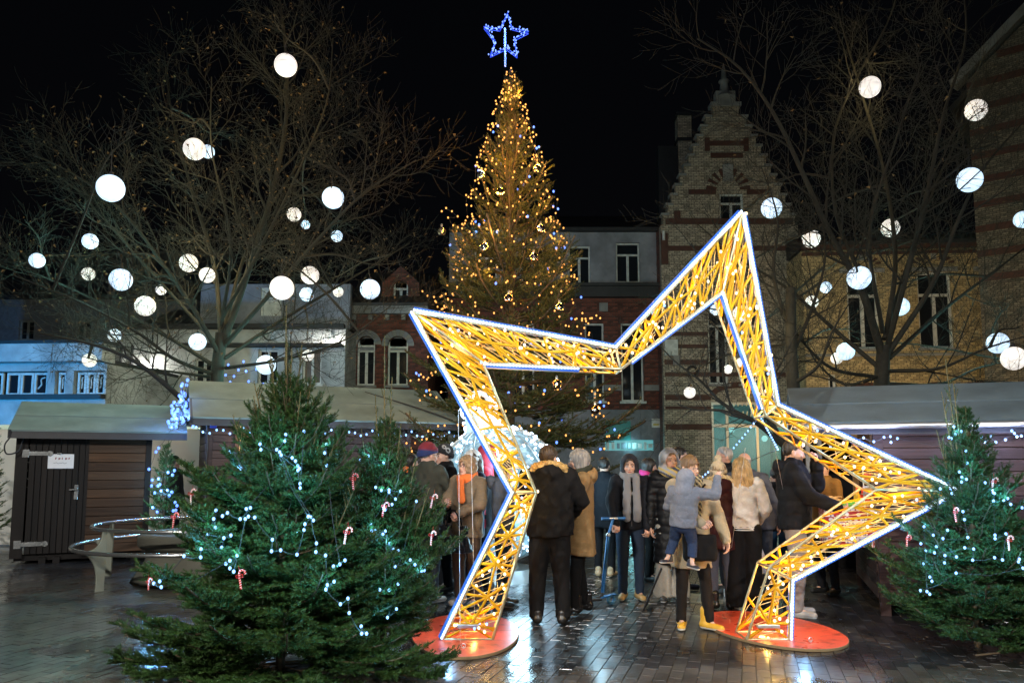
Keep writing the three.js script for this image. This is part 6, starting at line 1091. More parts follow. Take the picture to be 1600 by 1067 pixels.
  pieces.push(onHead(colorBy(nets(headField(s), V(-0.1, -0.2, -0.12), V(0.1, 0.13, 0.13), s.far ? 0.0085 : 0.0056), headColor({ ...s, skin }))));
  for (const q of [1, -1]) {
    const a = L['arm' + q]; if (a.hide) continue; const key = `${q}_${a.curl}`, g = (handCache[key] ??= handGeo(q < 0, a.curl)).clone();
    const Y = a.dir, Z = V(...a.palm).sub(Y.clone().multiplyScalar(V(...a.palm).dot(Y))).normalize(), X = V(0, 0, 0).crossVectors(Y, Z), flip = 1;
    // the thumb lies on the forward/upper side: with the palm turned to the body, that is +x for the left hand and -x for the right
    g.applyMatrix4(new THREE.Matrix4().makeBasis(X, Y, Z).setPosition(V(...a.wr).addScaledVector(Y, 0.012))); void flip; pieces.push(s.gloves ? tint(g, C(...s.gloves)) : colorBy(g, (x, y, z) => { const n = 0.92 + 0.1 * vn3(x * 70, y * 70, z * 70); return [skin[0] * n, skin[1] * n * 0.95, skin[2] * n * 0.95]; }));
  }
  part('body', join(pieces), skinM, t);
  // clothes
  const ct = s.coat, hem = ct.hem ?? 0.82, cb = ct.b ?? 1, wr = (ct.wr ?? 0.006) * 1.5;
  const coatF = (x, y, z) => {
    const zs = z / 0.74; let d;
    d = seg(x, y, zs, up([0, 0.93, 0]), up([0, 1.12, 0]), 0.168 * bk, 0.16 * bk); d = smin(d, seg(x, y, zs, up([0, 1.12, 0]), up([0, 1.3, 0.0]), 0.16 * bk, 0.178 * bk), 0.08);
    if (s.belly) d = smin(d, ell(x, y, z, 0, 1.05, 0.07, 0.17 * bk, 0.2, 0.12), 0.08);
    d = smin(d, seg(x, y, z, up([-0.135 * bw, 1.395, -0.012]), up([0.135 * bw, 1.395, -0.012]), 0.07 * cb, 0.07 * cb), 0.07);
    if (hem < 0.95) { const fl = ct.flare ?? 0.03; let k = seg(x, y, zs, [0, 0.95, 0], [0, hem - 0.12, 0], 0.17 * bk, 0.17 * bk + fl); k -= 0.008 * Math.sin(Math.atan2(x, z) * 7) * clamp((0.95 - y) * 2, 0, 1); d = smin(d, k, 0.05); }
    d = smax(d, hem - y + 0.004 * Math.sin(x * 23), 0.015);
    for (const q of [1, -1]) { const a = L['arm' + q]; d = smin(d, Math.min(seg(x, y, z, a.sh, a.el, 0.074 * cb, 0.06 * cb), seg(x, y, z, a.el, a.wr, 0.06 * cb, 0.047 * cb)), 0.03); const c = seg(x, y, z, a.wr, [a.wr[0] + a.dir.x * 0.02, a.wr[1] + a.dir.y * 0.02, a.wr[2] + a.dir.z * 0.02], 0.045 * cb, 0.046 * cb); d = smin(d, c, 0.01); }
    if (ct.collar !== 0) { const u = up([0, 1.475, -0.008]), rr = Math.hypot(x - u[0], (z - u[2]) * 1.05) - 0.072; d = smin(d, Math.hypot(rr, (y - u[1]) * 0.7) - 0.023 * (ct.collar ?? 1), 0.03); }
    if (ct.hoodDown) { const u = up([0, 1.445, -0.12]); d = smin(d, ell(x, y, z, u[0], u[1], u[2], 0.135, 0.085, 0.07), 0.03); d = smax(d, -ell(x, y, z, u[0], u[1] + 0.075, u[2] + 0.03, 0.085, 0.05, 0.055), 0.02); }
    if (ct.puff) d -= 0.011 * (Math.sqrt(Math.abs(Math.sin(Math.PI * (y + 0.02 * x) / ct.puff))) - 0.7);
    const fw = Math.abs(vn3(x * 9 + y * 7, y * 13 - x * 6, z * 9)); return d + wr * vn3(x * 11, y * 9, z * 11) + wr * 0.7 * vn3(x * 24 + 5, y * 19, z * 24) - wr * 0.9 * (0.4 - Math.min(0.4, fw * 1.6));
  };
  const clo = lo.clone().sub(V(0.05, 0, 0.05)), chi = hi.clone().add(V(0.05, 0.02, 0.05)); clo.y = Math.max(0, hem - 0.03); chi.y = Math.max(chi.y, 1.6); for (const q of [1, -1]) clo.y = Math.min(clo.y, L['arm' + q].wr[1] - 0.09);
  clo.x = Math.min(clo.x, -0.3 * bk); chi.x = Math.max(chi.x, 0.3 * bk); chi.z = Math.max(chi.z, 0.24 * bk); clo.z = Math.min(clo.z, -0.26 * bk);
  const cg = nets(coatF, clo, chi, 0.0125 * fine);
  const coat = part(ct.name ?? 'coat', ct.colorBy ? colorBy(cg, ct.colorBy) : cg, ct.colorBy ? clothVC : cloth(ct.c, ct.rough ?? 0.8), t);
  if (ct.zip) { const ys = [hem + 0.05, 1.44]; const pts = []; for (let i = 0; i <= 12; i++) { const y = lerp(ys[0], ys[1], i / 12); let z = 0.35; while (coatF(0.004, y, z) > 0.001 && z > 0) z -= 0.004; pts.push(V(0.004, y, z + 0.002)); } part('zip', tube(pts, 0.006, 5, 30), cloth(ct.zip, 0.5), coat); }
  if (ct.buttons) for (let i = 0; i < ct.buttons; i++) { const y = lerp(0.95, 1.35, i / (ct.buttons - 1)); let z = 0.35; while (coatF(0.03, y, z) > 0.001 && z > 0) z -= 0.004; part('button', new THREE.CylinderGeometry(0.013, 0.013, 0.008, 10).rotateX(Math.PI / 2).translate(0.03, y, z + 0.003), M.black, coat); }
  if (ct.hemBand) part('hem_band', ct.hemBand.map(([c, y0, y1]) => { const g = nets((x, y, z) => Math.max(coatF(x, Math.max(y, hem + 0.02), z) - 0.004, y0 - y, y - y1, Math.abs(x) - 0.24), V(-0.27, y0 - 0.03, -0.25), V(0.27, y1 + 0.03, 0.25), 0.012); return tint(g, C(...c)); }), M.vc, coat);
  if (ct.fur) {
    const u = up([0, 1.5, -0.075]), arc = []; for (let i = 0; i <= 16; i++) { const a = lerp(-0.35, Math.PI + 0.35, i / 16); arc.push([u[0] + Math.cos(a) * 0.145 * (ct.furW ?? 1), u[1] + Math.sin(a) * 0.055 - 0.03, u[2] - Math.sin(a) * 0.035 + 0.04 * (1 - Math.sin(a))]); }
    const g = nets((x, y, z) => { let d = 9; for (let i = 0; i < 16; i++) d = Math.min(d, seg(x, y, z, arc[i], arc[i + 1], 0.046, 0.046)); return d + 0.013 * vn3(x * 55, y * 55, z * 55) + 0.006 * vn3(x * 130, y * 130, z * 130); }, V(-0.25, 1.33, -0.25), V(0.25, 1.66, 0.15), 0.0075);
    part('fur_trim', colorBy(g, (x, y, z) => { const k = 0.7 + 0.5 * (vn3(x * 60, y * 60, z * 60) * 0.5 + 0.5); return ct.fur.map((c) => c * k); }), std({ vertexColors: true, roughness: 0.95 }), coat);
  }
  const pt = s.pants, tw = pt.w ?? 1;
  const pantF = (x, y, z) => { let d = seg(x, y, z / 0.8, [0, 0.93, 0], [0, 0.97, 0], 0.145 * bk, 0.14 * bk); for (const q of [1, -1]) { const g = L['leg' + q]; d = smin(d, Math.min(seg(x, y, z, g.hip, g.knee, 0.094 * (0.5 + 0.5 * tw) * (0.6 + 0.4 * bk), 0.066 * tw), seg(x, y, z, g.knee, g.ankle, 0.066 * tw, 0.053 * (pt.hemW ?? tw))), 0.025); } d = smax(d, (pt.hem ?? 0.06) - y + Math.min(L.leg1.f[1] ?? 0, 0), 0.012); return d + 0.005 * vn3(x * 14, y * 10, z * 14) + 0.0035 * vn3(x * 30, y * 26, z * 30) * (1 + 1.5 * clamp(0.3 - y, 0, 0.3) / 0.3); };
  const plo = V(-0.3, Math.max(0, (pt.hem ?? 0.06) - 0.02), -0.3), phi = V(0.3, 1.08, 0.35); for (const r of reach) { plo.min(V(r[0] - 0.13, plo.y, r[2] - 0.14)); phi.max(V(Math.min(r[0] + 0.13, 0.5), 1.08, Math.min(0.4, r[2] + 0.14))); }
  part(pt.name ?? 'trousers', nets(pantF, plo, phi, 0.0135 * fine), cloth(pt.c, 0.85), t);
  const sh = s.shoes ?? { c: [0.015, 0.014, 0.013] };
  for (const q of [1, -1]) {
    const g = L['leg' + q], hl = sh.heel ?? 0, F1 = (x, y, z) => { let d = seg(x * 0.95, y * 1.15, z, [0, 0.055 + hl, -0.065], [0, 0.045, 0.135], 0.043, 0.036); d = smin(d, seg(x, y, z, [0, 0.07, -0.05], [0, sh.shaft ?? 0.11, -0.052], 0.044, sh.shaftR ?? 0.044), 0.03); d = smax(d, -y + 0.002, 0.006); if (hl) d = smax(d, -ell(x, y, z, 0, 0, -0.005, 0.08, hl + 0.006, 0.045), 0.01); return smin(d, seg(x * 0.95, y * 1.6, z, [0, 0.025, -0.062], [0, 0.025, 0.138], 0.046, 0.04) < 0 && y < (sh.soleH ?? 0.024) && !hl ? d - 0.004 : d, 0.004); };
    const gg = nets(F1, V(-0.075, -0.01, -0.14), V(0.075, (sh.shaft ?? 0.11) + 0.07, 0.21), 0.0085), so = sh.sole ?? sh.c; gg.rotateY(g.turn).translate(g.f[0], g.f[1] ?? 0, g.f[2] ?? 0);
    part('shoe', colorBy(gg, (x, y) => (y - (g.f[1] ?? 0) < (sh.soleH ?? 0.026) ? so : sh.c)), std({ vertexColors: true, roughness: sh.rough ?? 0.55 }), t);
  }
  if (s.hair && s.hair.style !== 'none') { const f = hairShapes[s.hair.style], hb = s.hair.style === 'long' ? -0.52 : -0.16; const g = nets((x, y, z) => f(x, y, z) + 0.0034 * Math.sin(Math.atan2(x, z - 0.01) * 40 + y * 34 + 4 * vn3(x * 14, y * 9, z * 14)) + 0.004 * vn3(x * 60, y * 22, z * 60) + 0.005 * vn3(x * 22 + 3, y * 22, z * 22), V(-0.15, hb, -0.17), V(0.15, 0.16, 0.14), s.far ? 0.009 : 0.0065); part('hair', onHead(colorBy(g, (x, y, z) => { const k = 0.75 + 0.35 * vn3(x * 90, y * 14, z * 90) + (s.hair.tip ? 0.3 * clamp(-y * 3, 0, 1) : 0); return s.hair.c.map((c) => c * Math.max(0.3, k)); })), std({ vertexColors: true, roughness: 0.5 }), t); }
  if (s.hat) { const g = nets(hatField(s.hat.kind), V(-0.16, -0.26, -0.19), V(0.16, 0.24, 0.15), 0.0075), f = s.hat.colorBy ?? ((x, y, z) => s.hat.c.map((c) => c * (0.92 + 0.12 * vn3(x * 50, y * 50, z * 50)))); part(s.hat.kind === 'hood' ? 'hood' : 'hat', onHead(colorBy(g, f)), std({ vertexColors: true, roughness: 0.9 }), t); }
  if (s.scarf) { const u = up([0, 1.485, 0.0]), g = nets((x, y, z) => { const rr = Math.hypot(x - u[0], (z - u[2]) * 0.92) - 0.088; let d = Math.hypot(rr, (y - u[1]) * 0.75 + 0.25 * (z - u[2])) - 0.036 * (s.scarf.k ?? 1); if (s.scarf.hang) for (const q of s.scarf.two ? [0.06, -0.045] : [0.03]) d = smin(d, seg(x - q, y, z / 0.45, [0, 1.45, 0.19 / 0.45 * bk], [q * 0.2, s.scarf.hang, 0.165 / 0.45 * bk], 0.045, 0.05), 0.02); return d + 0.007 * vn3(x * 22, y * 22, z * 22); }, V(-0.2, (s.scarf.hang ?? 1.4) - 0.08, -0.17), V(0.2, 1.6, 0.32), 0.009); part('scarf', s.scarf.colorBy ? colorBy(g, s.scarf.colorBy) : tint(g, C(...s.scarf.c)), std({ vertexColors: true, roughness: 0.95 }), t); }
  if (s.glasses) { const gl = [1, -1].map((q) => new THREE.TorusGeometry(0.0215, 0.002, 5, 18).scale(1.1, 0.85, 1).translate(q * 0.031, -0.006, 0.098)); gl.push(bar(V(-0.009, -0.003, 0.1), V(0.009, -0.003, 0.1), 0.002, 5), bar(V(0.054, -0.002, 0.096), V(0.082, 0.0, 0.0), 0.002, 5), bar(V(-0.054, -0.002, 0.096), V(-0.082, 0.0, 0.0), 0.002, 5)); part('glasses', onHead(join(gl)), std({ color: C(...(s.glasses === true ? [0.03, 0.02, 0.02] : s.glasses)), roughness: 0.3 }), t); }
  t.userData.joints = undefined; delete t.userData.joints; s.out = { L, HM, S, t }; return s;
}
const W2 = (s, p) => V(...p).multiplyScalar(s.out.S).applyAxisAngle(UP, s.out.t.rotation.y).add(s.out.t.position);    // a point on a person, in the place
const blackShoe = { c: [0.012, 0.011, 0.011], rough: 0.35 };
const brown = [0.05, 0.028, 0.014], dark = [0.012, 0.009, 0.007], blond = [0.27, 0.17, 0.075], greyH = [0.27, 0.26, 0.25];
const fair = [0.56, 0.34, 0.25];

person({ label: 'man in red and blue knit hat and olive coat, seen from behind at the left', px: 668, d: 9.1, H: 1.84, yaw: 148, bw: 1.05, bulk: 1.1, head: { yaw: -25, pitch: 5 }, skin: fair, hair: { style: 'crop', c: greyH }, hat: { kind: 'beanie', colorBy: (x, y) => (y > 0.055 ? [0.2, 0.022, 0.035] : y > 0.04 ? [0.12, 0.03, 0.07] : [0.02, 0.035, 0.12]) }, glasses: true, coat: { c: [0.058, 0.06, 0.045], hem: 0.74, wr: 0.008, flare: 0.01, collar: 1.2 }, pants: { c: [0.03, 0.035, 0.05] }, shoes: { c: [0.16, 0.15, 0.14], sole: [0.4, 0.4, 0.4] }, armR: { hand: [-0.17, 1.1, 0.36] }, armL: { hand: [0.24, 1.0, 0.2] } });
person({ label: 'man in black patterned cap and black jacket facing the man in the knit hat', px: 694, d: 9.9, H: 1.84, yaw: -62, bw: 1.05, bulk: 1.1, skin: fair, hair: { style: 'crop', c: dark }, hat: { kind: 'beanie', colorBy: (x, y, z) => (x > 0 && Math.abs(Math.hypot(z + 0.02, y - 0.06) - 0.025) < 0.008 || (x > 0 && Math.abs(Math.hypot(z - 0.02, y - 0.1) - 0.018) < 0.007) ? [0.3, 0.3, 0.3] : [0.012, 0.012, 0.014]) }, coat: { c: [0.012, 0.012, 0.014], hem: 0.8, collar: 1.6 }, pants: { c: [0.015, 0.017, 0.022] }, shoes: blackShoe, far: 1 });
person({ label: 'dark-haired person with bright orange scarf half hidden by the middle hut', px: 640, d: 10.2, H: 1.74, yaw: 75, skin: fair, fem: 1, hair: { style: 'bob', c: dark }, scarf: { c: [0.7, 0.16, 0.02], k: 1.3 }, coat: { c: [0.02, 0.02, 0.022], hem: 0.7 }, pants: { c: [0.02, 0.02, 0.025] }, far: 1 });
const ladyBag = person({ label: 'blond woman in glasses and tan coat with orange scarf, holding a black handbag', px: 730, d: 8.95, H: 1.69, yaw: -28, fem: 1, bulk: 1.08, head: { yaw: -12, pitch: -8 }, skin: fair, hair: { style: 'curly', c: [0.3, 0.19, 0.1] }, glasses: [0.12, 0.02, 0.03], coat: { c: [0.21, 0.155, 0.1], hem: 0.78, b: 1.12, wr: 0.008, hoodDown: 0, collar: 2 }, scarf: { c: [0.68, 0.15, 0.03], hang: 1.22, k: 1.1 }, pants: { c: [0.11, 0.07, 0.05], w: 1.15, name: 'trousers' }, shoes: { c: [0.42, 0.4, 0.38], shaft: 0.2 }, armR: { hand: [-0.12, 1.19, 0.28], curl: 1.25, palm: [0.3, -0.2, -1], pole: [-0.6, -0.8, -0.2] }, armL: { hand: [0.1, 1.08, 0.3], curl: 1.25, palm: [-0.3, -0.3, -1], pole: [0.8, -0.6, 0] } });
person({ label: 'person in bright red hooded jacket behind the blond woman', px: 758, d: 9.9, H: 1.83, yaw: -95, skin: fair, hair: { style: 'short', c: dark }, hat: { kind: 'hood', c: [0.3, 0.012, 0.025] }, coat: { hem: 0.76, colorBy: (x, y, z) => (z < -0.03 && y < 1.36 ? [0.014, 0.014, 0.017] : [0.3, 0.012, 0.025]) }, pants: { c: [0.015, 0.016, 0.02] }, far: 1 });
person({ label: 'person in fluffy white hat just behind the blond woman in glasses', px: 738, d: 9.65, H: 1.76, yaw: -60, fem: 1, skin: fair, hair: { style: 'long', c: brown }, hat: { kind: 'beanie', colorBy: (x, y, z) => { const k = 0.55 + 0.12 * vn3(x * 70, y * 70, z * 70); return [k, k, k]; } }, coat: { c: [0.02, 0.022, 0.03], hem: 0.7 }, pants: { c: [0.02, 0.02, 0.03] }, far: 1 });
person({ label: 'brown-haired person in grey-blue jacket behind the left leg of the star', px: 786, d: 8.9, H: 1.66, yaw: 78, fem: 1, skin: fair, hair: { style: 'bob', c: brown }, coat: { c: [0.085, 0.1, 0.125], hem: 0.8, hoodDown: 1, puff: 0.11 }, pants: { c: [0.025, 0.04, 0.075] }, shoes: { c: [0.03, 0.03, 0.03], sole: [0.3, 0.3, 0.3] } });
person({ label: 'broad man in black coat with fur-trimmed hood, seen from behind beside the star leg', px: 858, d: 7.95, H: 1.79, yaw: 176, bw: 1.18, bulk: 1.32, head: { yaw: -30, pitch: 6 }, skin: fair, hair: { style: 'short', c: brown }, coat: { c: [0.013, 0.013, 0.015], hem: 0.84, b: 1.28, hoodDown: 1, fur: [0.42, 0.27, 0.1], furW: 1.05, wr: 0.009, flare: -0.01 }, pants: { c: [0.012, 0.012, 0.014], w: 1.3, hemW: 1.35 }, shoes: blackShoe, stance: 0.13, armR: { hand: [-0.2, 1.02, 0.25], hide: 1, pole: [-0.9, -0.2, -0.4] }, armL: { hand: [0.2, 1.0, 0.3], hide: 1, pole: [0.8, -0.4, -0.4] } });
person({ label: 'grey-haired woman in long camel coat and black ankle boots facing left', px: 906, d: 8.4, H: 1.76, yaw: -84, fem: 1, bulk: 1.08, head: { yaw: -6, pitch: 2 }, skin: fair, hair: { style: 'bob', c: greyH }, glasses: true, coat: { c: [0.36, 0.22, 0.095], hem: 0.62, b: 1.05, hoodDown: 1, flare: 0.05, wr: 0.006 }, scarf: { c: [0.028, 0.03, 0.018], k: 0.95 }, pants: { c: [0.01, 0.01, 0.011], w: 0.95 }, shoes: { c: [0.012, 0.011, 0.011], rough: 0.15, heel: 0.04, shaft: 0.19 }, armR: { hand: [-0.14, 1.08, 0.36] }, armL: { hand: [0.17, 1.12, 0.34] }, legL: { foot: [0.08, 0, 0.1] }, legR: { foot: [-0.08, 0, -0.04] } });
const scoot = person({ label: 'woman in navy hooded jacket and grey scarf with one hand on a blue scooter', px: 984, d: 9.3, H: 1.7, yaw: -4, fem: 1, skin: fair, head: { yaw: -4, pitch: 3 }, hair: { style: 'short', c: brown }, hat: { kind: 'hood', c: [0.018, 0.019, 0.026] }, coat: { c: [0.018, 0.02, 0.028], hem: 0.83, wr: 0.006, zip: [0.1, 0.1, 0.11], b: 1.05, flare: 0.0 }, scarf: { c: [0.17, 0.17, 0.18], hang: 0.98, k: 1.0, two: 1 }, pants: { c: [0.03, 0.05, 0.09], w: 1.02 }, shoes: { c: [0.42, 0.26, 0.09], sole: [0.5, 0.42, 0.3] }, armR: { hand: [-0.19, 0.93, 0.2], curl: 1.3, palm: [0, -1, 0.2], pole: [-0.8, -0.2, -0.6] }, armL: { hand: [0.19, 0.86, 0.14], curl: 0.9, palm: [-0.6, 0, -0.8] } });
person({ label: 'dark-haired woman in profile with pink collar behind the navy jacket', px: 1014, d: 10.8, H: 1.68, yaw: 70, fem: 1, skin: fair, hair: { style: 'bob', c: dark }, scarf: { c: [0.5, 0.03, 0.16] }, coat: { c: [0.015, 0.015, 0.02], hem: 0.7 }, pants: { c: [0.02, 0.02, 0.02] }, far: 1 });
person({ label: 'woman in pale grey knit hood and striped scarf wearing a long black puffer coat', px: 1047, d: 9.2, H: 1.77, yaw: 0, fem: 1, head: { yaw: 12, pitch: 0 }, skin: fair, hair: { style: 'short', c: blond }, hat: { kind: 'hood', c: [0.36, 0.37, 0.4] }, scarf: { k: 1.25, colorBy: (x, y, z) => (Math.sin((y * 1.4 + x * 0.9) * 70) > 0.3 ? [0.5, 0.38, 0.1] : Math.sin((y + x * 0.5) * 40) > 0 ? [0.3, 0.32, 0.36] : [0.05, 0.06, 0.1]) }, coat: { c: [0.011, 0.012, 0.015], hem: 0.42, flare: 0.05, puff: 0.085, rough: 0.5 }, pants: { c: [0.34, 0.32, 0.28], w: 1.1, hemW: 2.1, hem: 0.04 }, shoes: { c: [0.02, 0.02, 0.02], sole: [0.5, 0.5, 0.5] } });
person({ label: 'dark-haired man with navy collar looking right behind the mother', px: 1062, d: 10.1, H: 1.83, yaw: 105, skin: fair, hair: { style: 'crop', c: dark }, coat: { c: [0.02, 0.028, 0.06], hem: 0.8, collar: 1.8 }, pants: { c: [0.02, 0.02, 0.03] }, far: 1 });
const mother = person({ label: 'woman in glasses and beige coat carrying a toddler, in mustard boots', px: 1078, d: 7.72, H: 1.68, yaw: -2, fem: 1, head: { yaw: 34, pitch: 2 }, skin: fair, hair: { style: 'swept', c: [0.16, 0.09, 0.04] }, glasses: [0.2, 0.12, 0.06], coat: { hem: 0.6, flare: 0.05, b: 1.08, wr: 0.006, hoodDown: 0, collar: 1.3, c: [0.4, 0.335, 0.235] }, scarf: { k: 1.25, hang: 1.15, colorBy: (x, y, z) => (Math.sin((x + y) * 110) > 0.4 ? [0.32, 0.26, 0.14] : Math.sin((x - y) * 110) > 0.2 ? [0.012, 0.012, 0.014] : [0.1, 0.085, 0.06]) }, pants: { c: [0.022, 0.018, 0.017], w: 0.95 }, shoes: { c: [0.55, 0.3, 0.02], sole: [0.68, 0.64, 0.55], shaft: 0.19, soleH: 0.03 }, legR: { foot: [-0.12, 0, 0.03], turn: -0.2 }, legL: { foot: [0.14, 0, 0.1], turn: 0.75 }, armR: { hand: [0.03, 1.07, 0.33], curl: 1.15, palm: [0, 0.5, 1], pole: [-1, -0.7, 0.1] }, armL: { hand: [0.34, 0.85, 0.1], curl: 0.6 } });
person({ label: 'woman in knit bobble hat and burgundy padded coat with fur hood, back turned', px: 1123, d: 8.75, H: 1.62, yaw: 178, fem: 1, bulk: 1.1, head: { yaw: -10 }, skin: fair, hair: { style: 'bob', c: [0.2, 0.14, 0.08] }, hat: { kind: 'pom', c: [0.42, 0.35, 0.24] }, coat: { c: [0.04, 0.013, 0.016], hem: 0.7, puff: 0.12, hoodDown: 1, fur: [0.4, 0.3, 0.16], rough: 0.55 }, pants: { c: [0.075, 0.08, 0.11], w: 1.08 }, shoes: { c: [0.01, 0.01, 0.01], rough: 0.12, shaft: 0.18 }, armR: { hand: [-0.2, 1.0, 0.22], hide: 1 }, armL: { hand: [0.2, 1.0, 0.22], hide: 1 } });
person({ label: 'grey-haired man in glasses and dark coat in profile behind the bobble hat', px: 1133, d: 9.8, H: 1.82, yaw: -82, bw: 1.05, bulk: 1.1, skin: [0.52, 0.28, 0.2], hair: { style: 'crop', c: [0.36, 0.35, 0.34] }, glasses: true, coat: { c: [0.02, 0.02, 0.022], hem: 0.76, collar: 1.6 }, pants: { c: [0.02, 0.02, 0.025] }, far: 1 });
const girl = person({ label: 'long-haired blond woman in white jacket and wide black trousers, back turned', px: 1159, d: 8.72, H: 1.67, yaw: 172, fem: 1, bulk: 0.98, skin: fair, hair: { style: 'long', c: [0.33, 0.21, 0.085], tip: 1 }, coat: { c: [0.68, 0.65, 0.6], hem: 0.9, b: 1.12, name: 'jacket', collar: 0.8, wr: 0.008, hemBand: [[[0.62, 0.6, 0.56], 0.89, 0.905], [[0.02, 0.02, 0.025], 0.905, 0.915], [[0.62, 0.6, 0.56], 0.915, 0.925], [[0.02, 0.02, 0.025], 0.925, 0.935]] }, pants: { c: [0.011, 0.011, 0.013], w: 1.55, hemW: 2.3, hem: 0.035 }, shoes: { c: [0.62, 0.6, 0.58], sole: [0.7, 0.7, 0.68] }, armR: { hand: [-0.2, 0.98, 0.2], hide: 1 }, armL: { hand: [0.2, 0.98, 0.2], hide: 1 } });
person({ label: 'bald man in grey padded jacket seen from behind past the blond hair', px: 1181, d: 9.5, H: 1.74, yaw: 168, bw: 1.1, bulk: 1.15, head: { yaw: 20, pitch: 10, tilt: 12 }, skin: [0.54, 0.3, 0.21], hair: { style: 'side', c: greyH }, coat: { c: [0.075, 0.08, 0.1], hem: 0.8, puff: 0.1, hoodDown: 1 }, pants: { c: [0.05, 0.055, 0.07] }, shoes: { c: [0.02, 0.02, 0.02] }, far: 1, lean: [0.12, 0, 0] });
person({ label: 'small dark-haired person in jeans deep in the crowd beside the padded jacket', px: 1213, d: 10.6, H: 1.55, yaw: -170, skin: fair, hair: { style: 'short', c: dark }, coat: { c: [0.014, 0.014, 0.018], hem: 0.78 }, pants: { c: [0.025, 0.05, 0.1] }, shoes: blackShoe, far: 1 });
person({ label: 'tall bearded man in navy parka eating, in profile before the right hut', px: 1240, d: 8.3, H: 1.86, yaw: 72, bw: 1.12, bulk: 1.22, head: { yaw: 6, pitch: 8 }, skin: fair, beard: 1, hair: { style: 'crop', c: [0.025, 0.016, 0.01] }, coat: { c: [0.014, 0.016, 0.022], hem: 0.84, b: 1.22, puff: 0.14, hoodDown: 1, collar: 1.8, wr: 0.007, flare: 0 }, pants: { c: [0.27, 0.235, 0.21], w: 1.15 }, shoes: { c: [0.27, 0.26, 0.25], sole: [0.5, 0.49, 0.47] }, armL: { hand: [0.05, 1.49, 0.215], curl: 1.15, palm: [-0.5, 0.1, -0.8], pole: [0.4, -1, 0.3] }, armR: { hand: [-0.14, 1.08, 0.36], curl: 0.9, palm: [0.5, 0.6, 0], pole: [-0.5, -0.8, -0.4] } });
person({ label: 'person in mustard jacket behind the counter side of the navy parka', px: 1287, d: 9.7, H: 1.66, yaw: -60, skin: fair, hair: { style: 'short', c: dark }, coat: { c: [0.26, 0.14, 0.04], hem: 0.78 }, pants: { c: [0.02, 0.02, 0.025] }, far: 1, armR: { hand: [-0.15, 1.15, 0.35] } });
person({ label: 'dark-haired man in profile behind the small blue-lit fir', px: 271, d: 14.6, H: 1.76, yaw: 80, skin: fair, hair: { style: 'crop', c: dark }, coat: { c: [0.03, 0.03, 0.03], hem: 0.8 }, pants: { c: [0.02, 0.02, 0.025] }, far: 1 });
person({ label: 'dim figure in dark coat far back left of the navy jacket', px: 944, d: 11.2, H: 1.7, yaw: 160, skin: fair, hair: { style: 'short', c: dark }, coat: { c: [0.012, 0.013, 0.018], hem: 0.7 }, pants: { c: [0.015, 0.015, 0.018] }, shoes: { c: [0.4, 0.3, 0.18], sole: [0.5, 0.45, 0.3] }, far: 1 });
// toddler on the mother's arm, back to the viewer
{
  const s = { label: 'toddler in grey hooded jacket on the arm of the mother, one arm raised', px: 1057, d: 7.42, H: 1.02, yaw: 158, bw: 1.12, bulk: 1.22, headScale: 1.3, skin: fair, head: { yaw: -25, pitch: 5 }, hair: { style: 'short', c: blond }, hat: { kind: 'hood', c: [0.2, 0.21, 0.25] }, coat: { c: [0.2, 0.21, 0.25], hem: 0.86, b: 1.3, puff: 0.2, wr: 0.008, collar: 1.4, flare: 0.0 }, pants: { c: [0.03, 0.05, 0.11], w: 1.25, hem: 0.4 }, shoes: { c: [0.018, 0.02, 0.03], sole: [0.6, 0.6, 0.58], soleH: 0.03 }, legL: { foot: [0.2, 0.24, 0.0], bend: 0.16, turn: 2.6 }, legR: { foot: [-0.2, 0.22, -0.04], bend: 0.16, turn: -2.3 }, armR: { hand: [-0.47, 1.66, 0.1], curl: 0.5, palm: [0, 0, 1], pole: [-0.5, -0.6, -0.2] }, armL: { hand: [0.16, 1.15, 0.3], hide: 1 } };
  person(s); s.out.t.position.y = 0.5; s.out.t.rotation.z = 0.1;
}
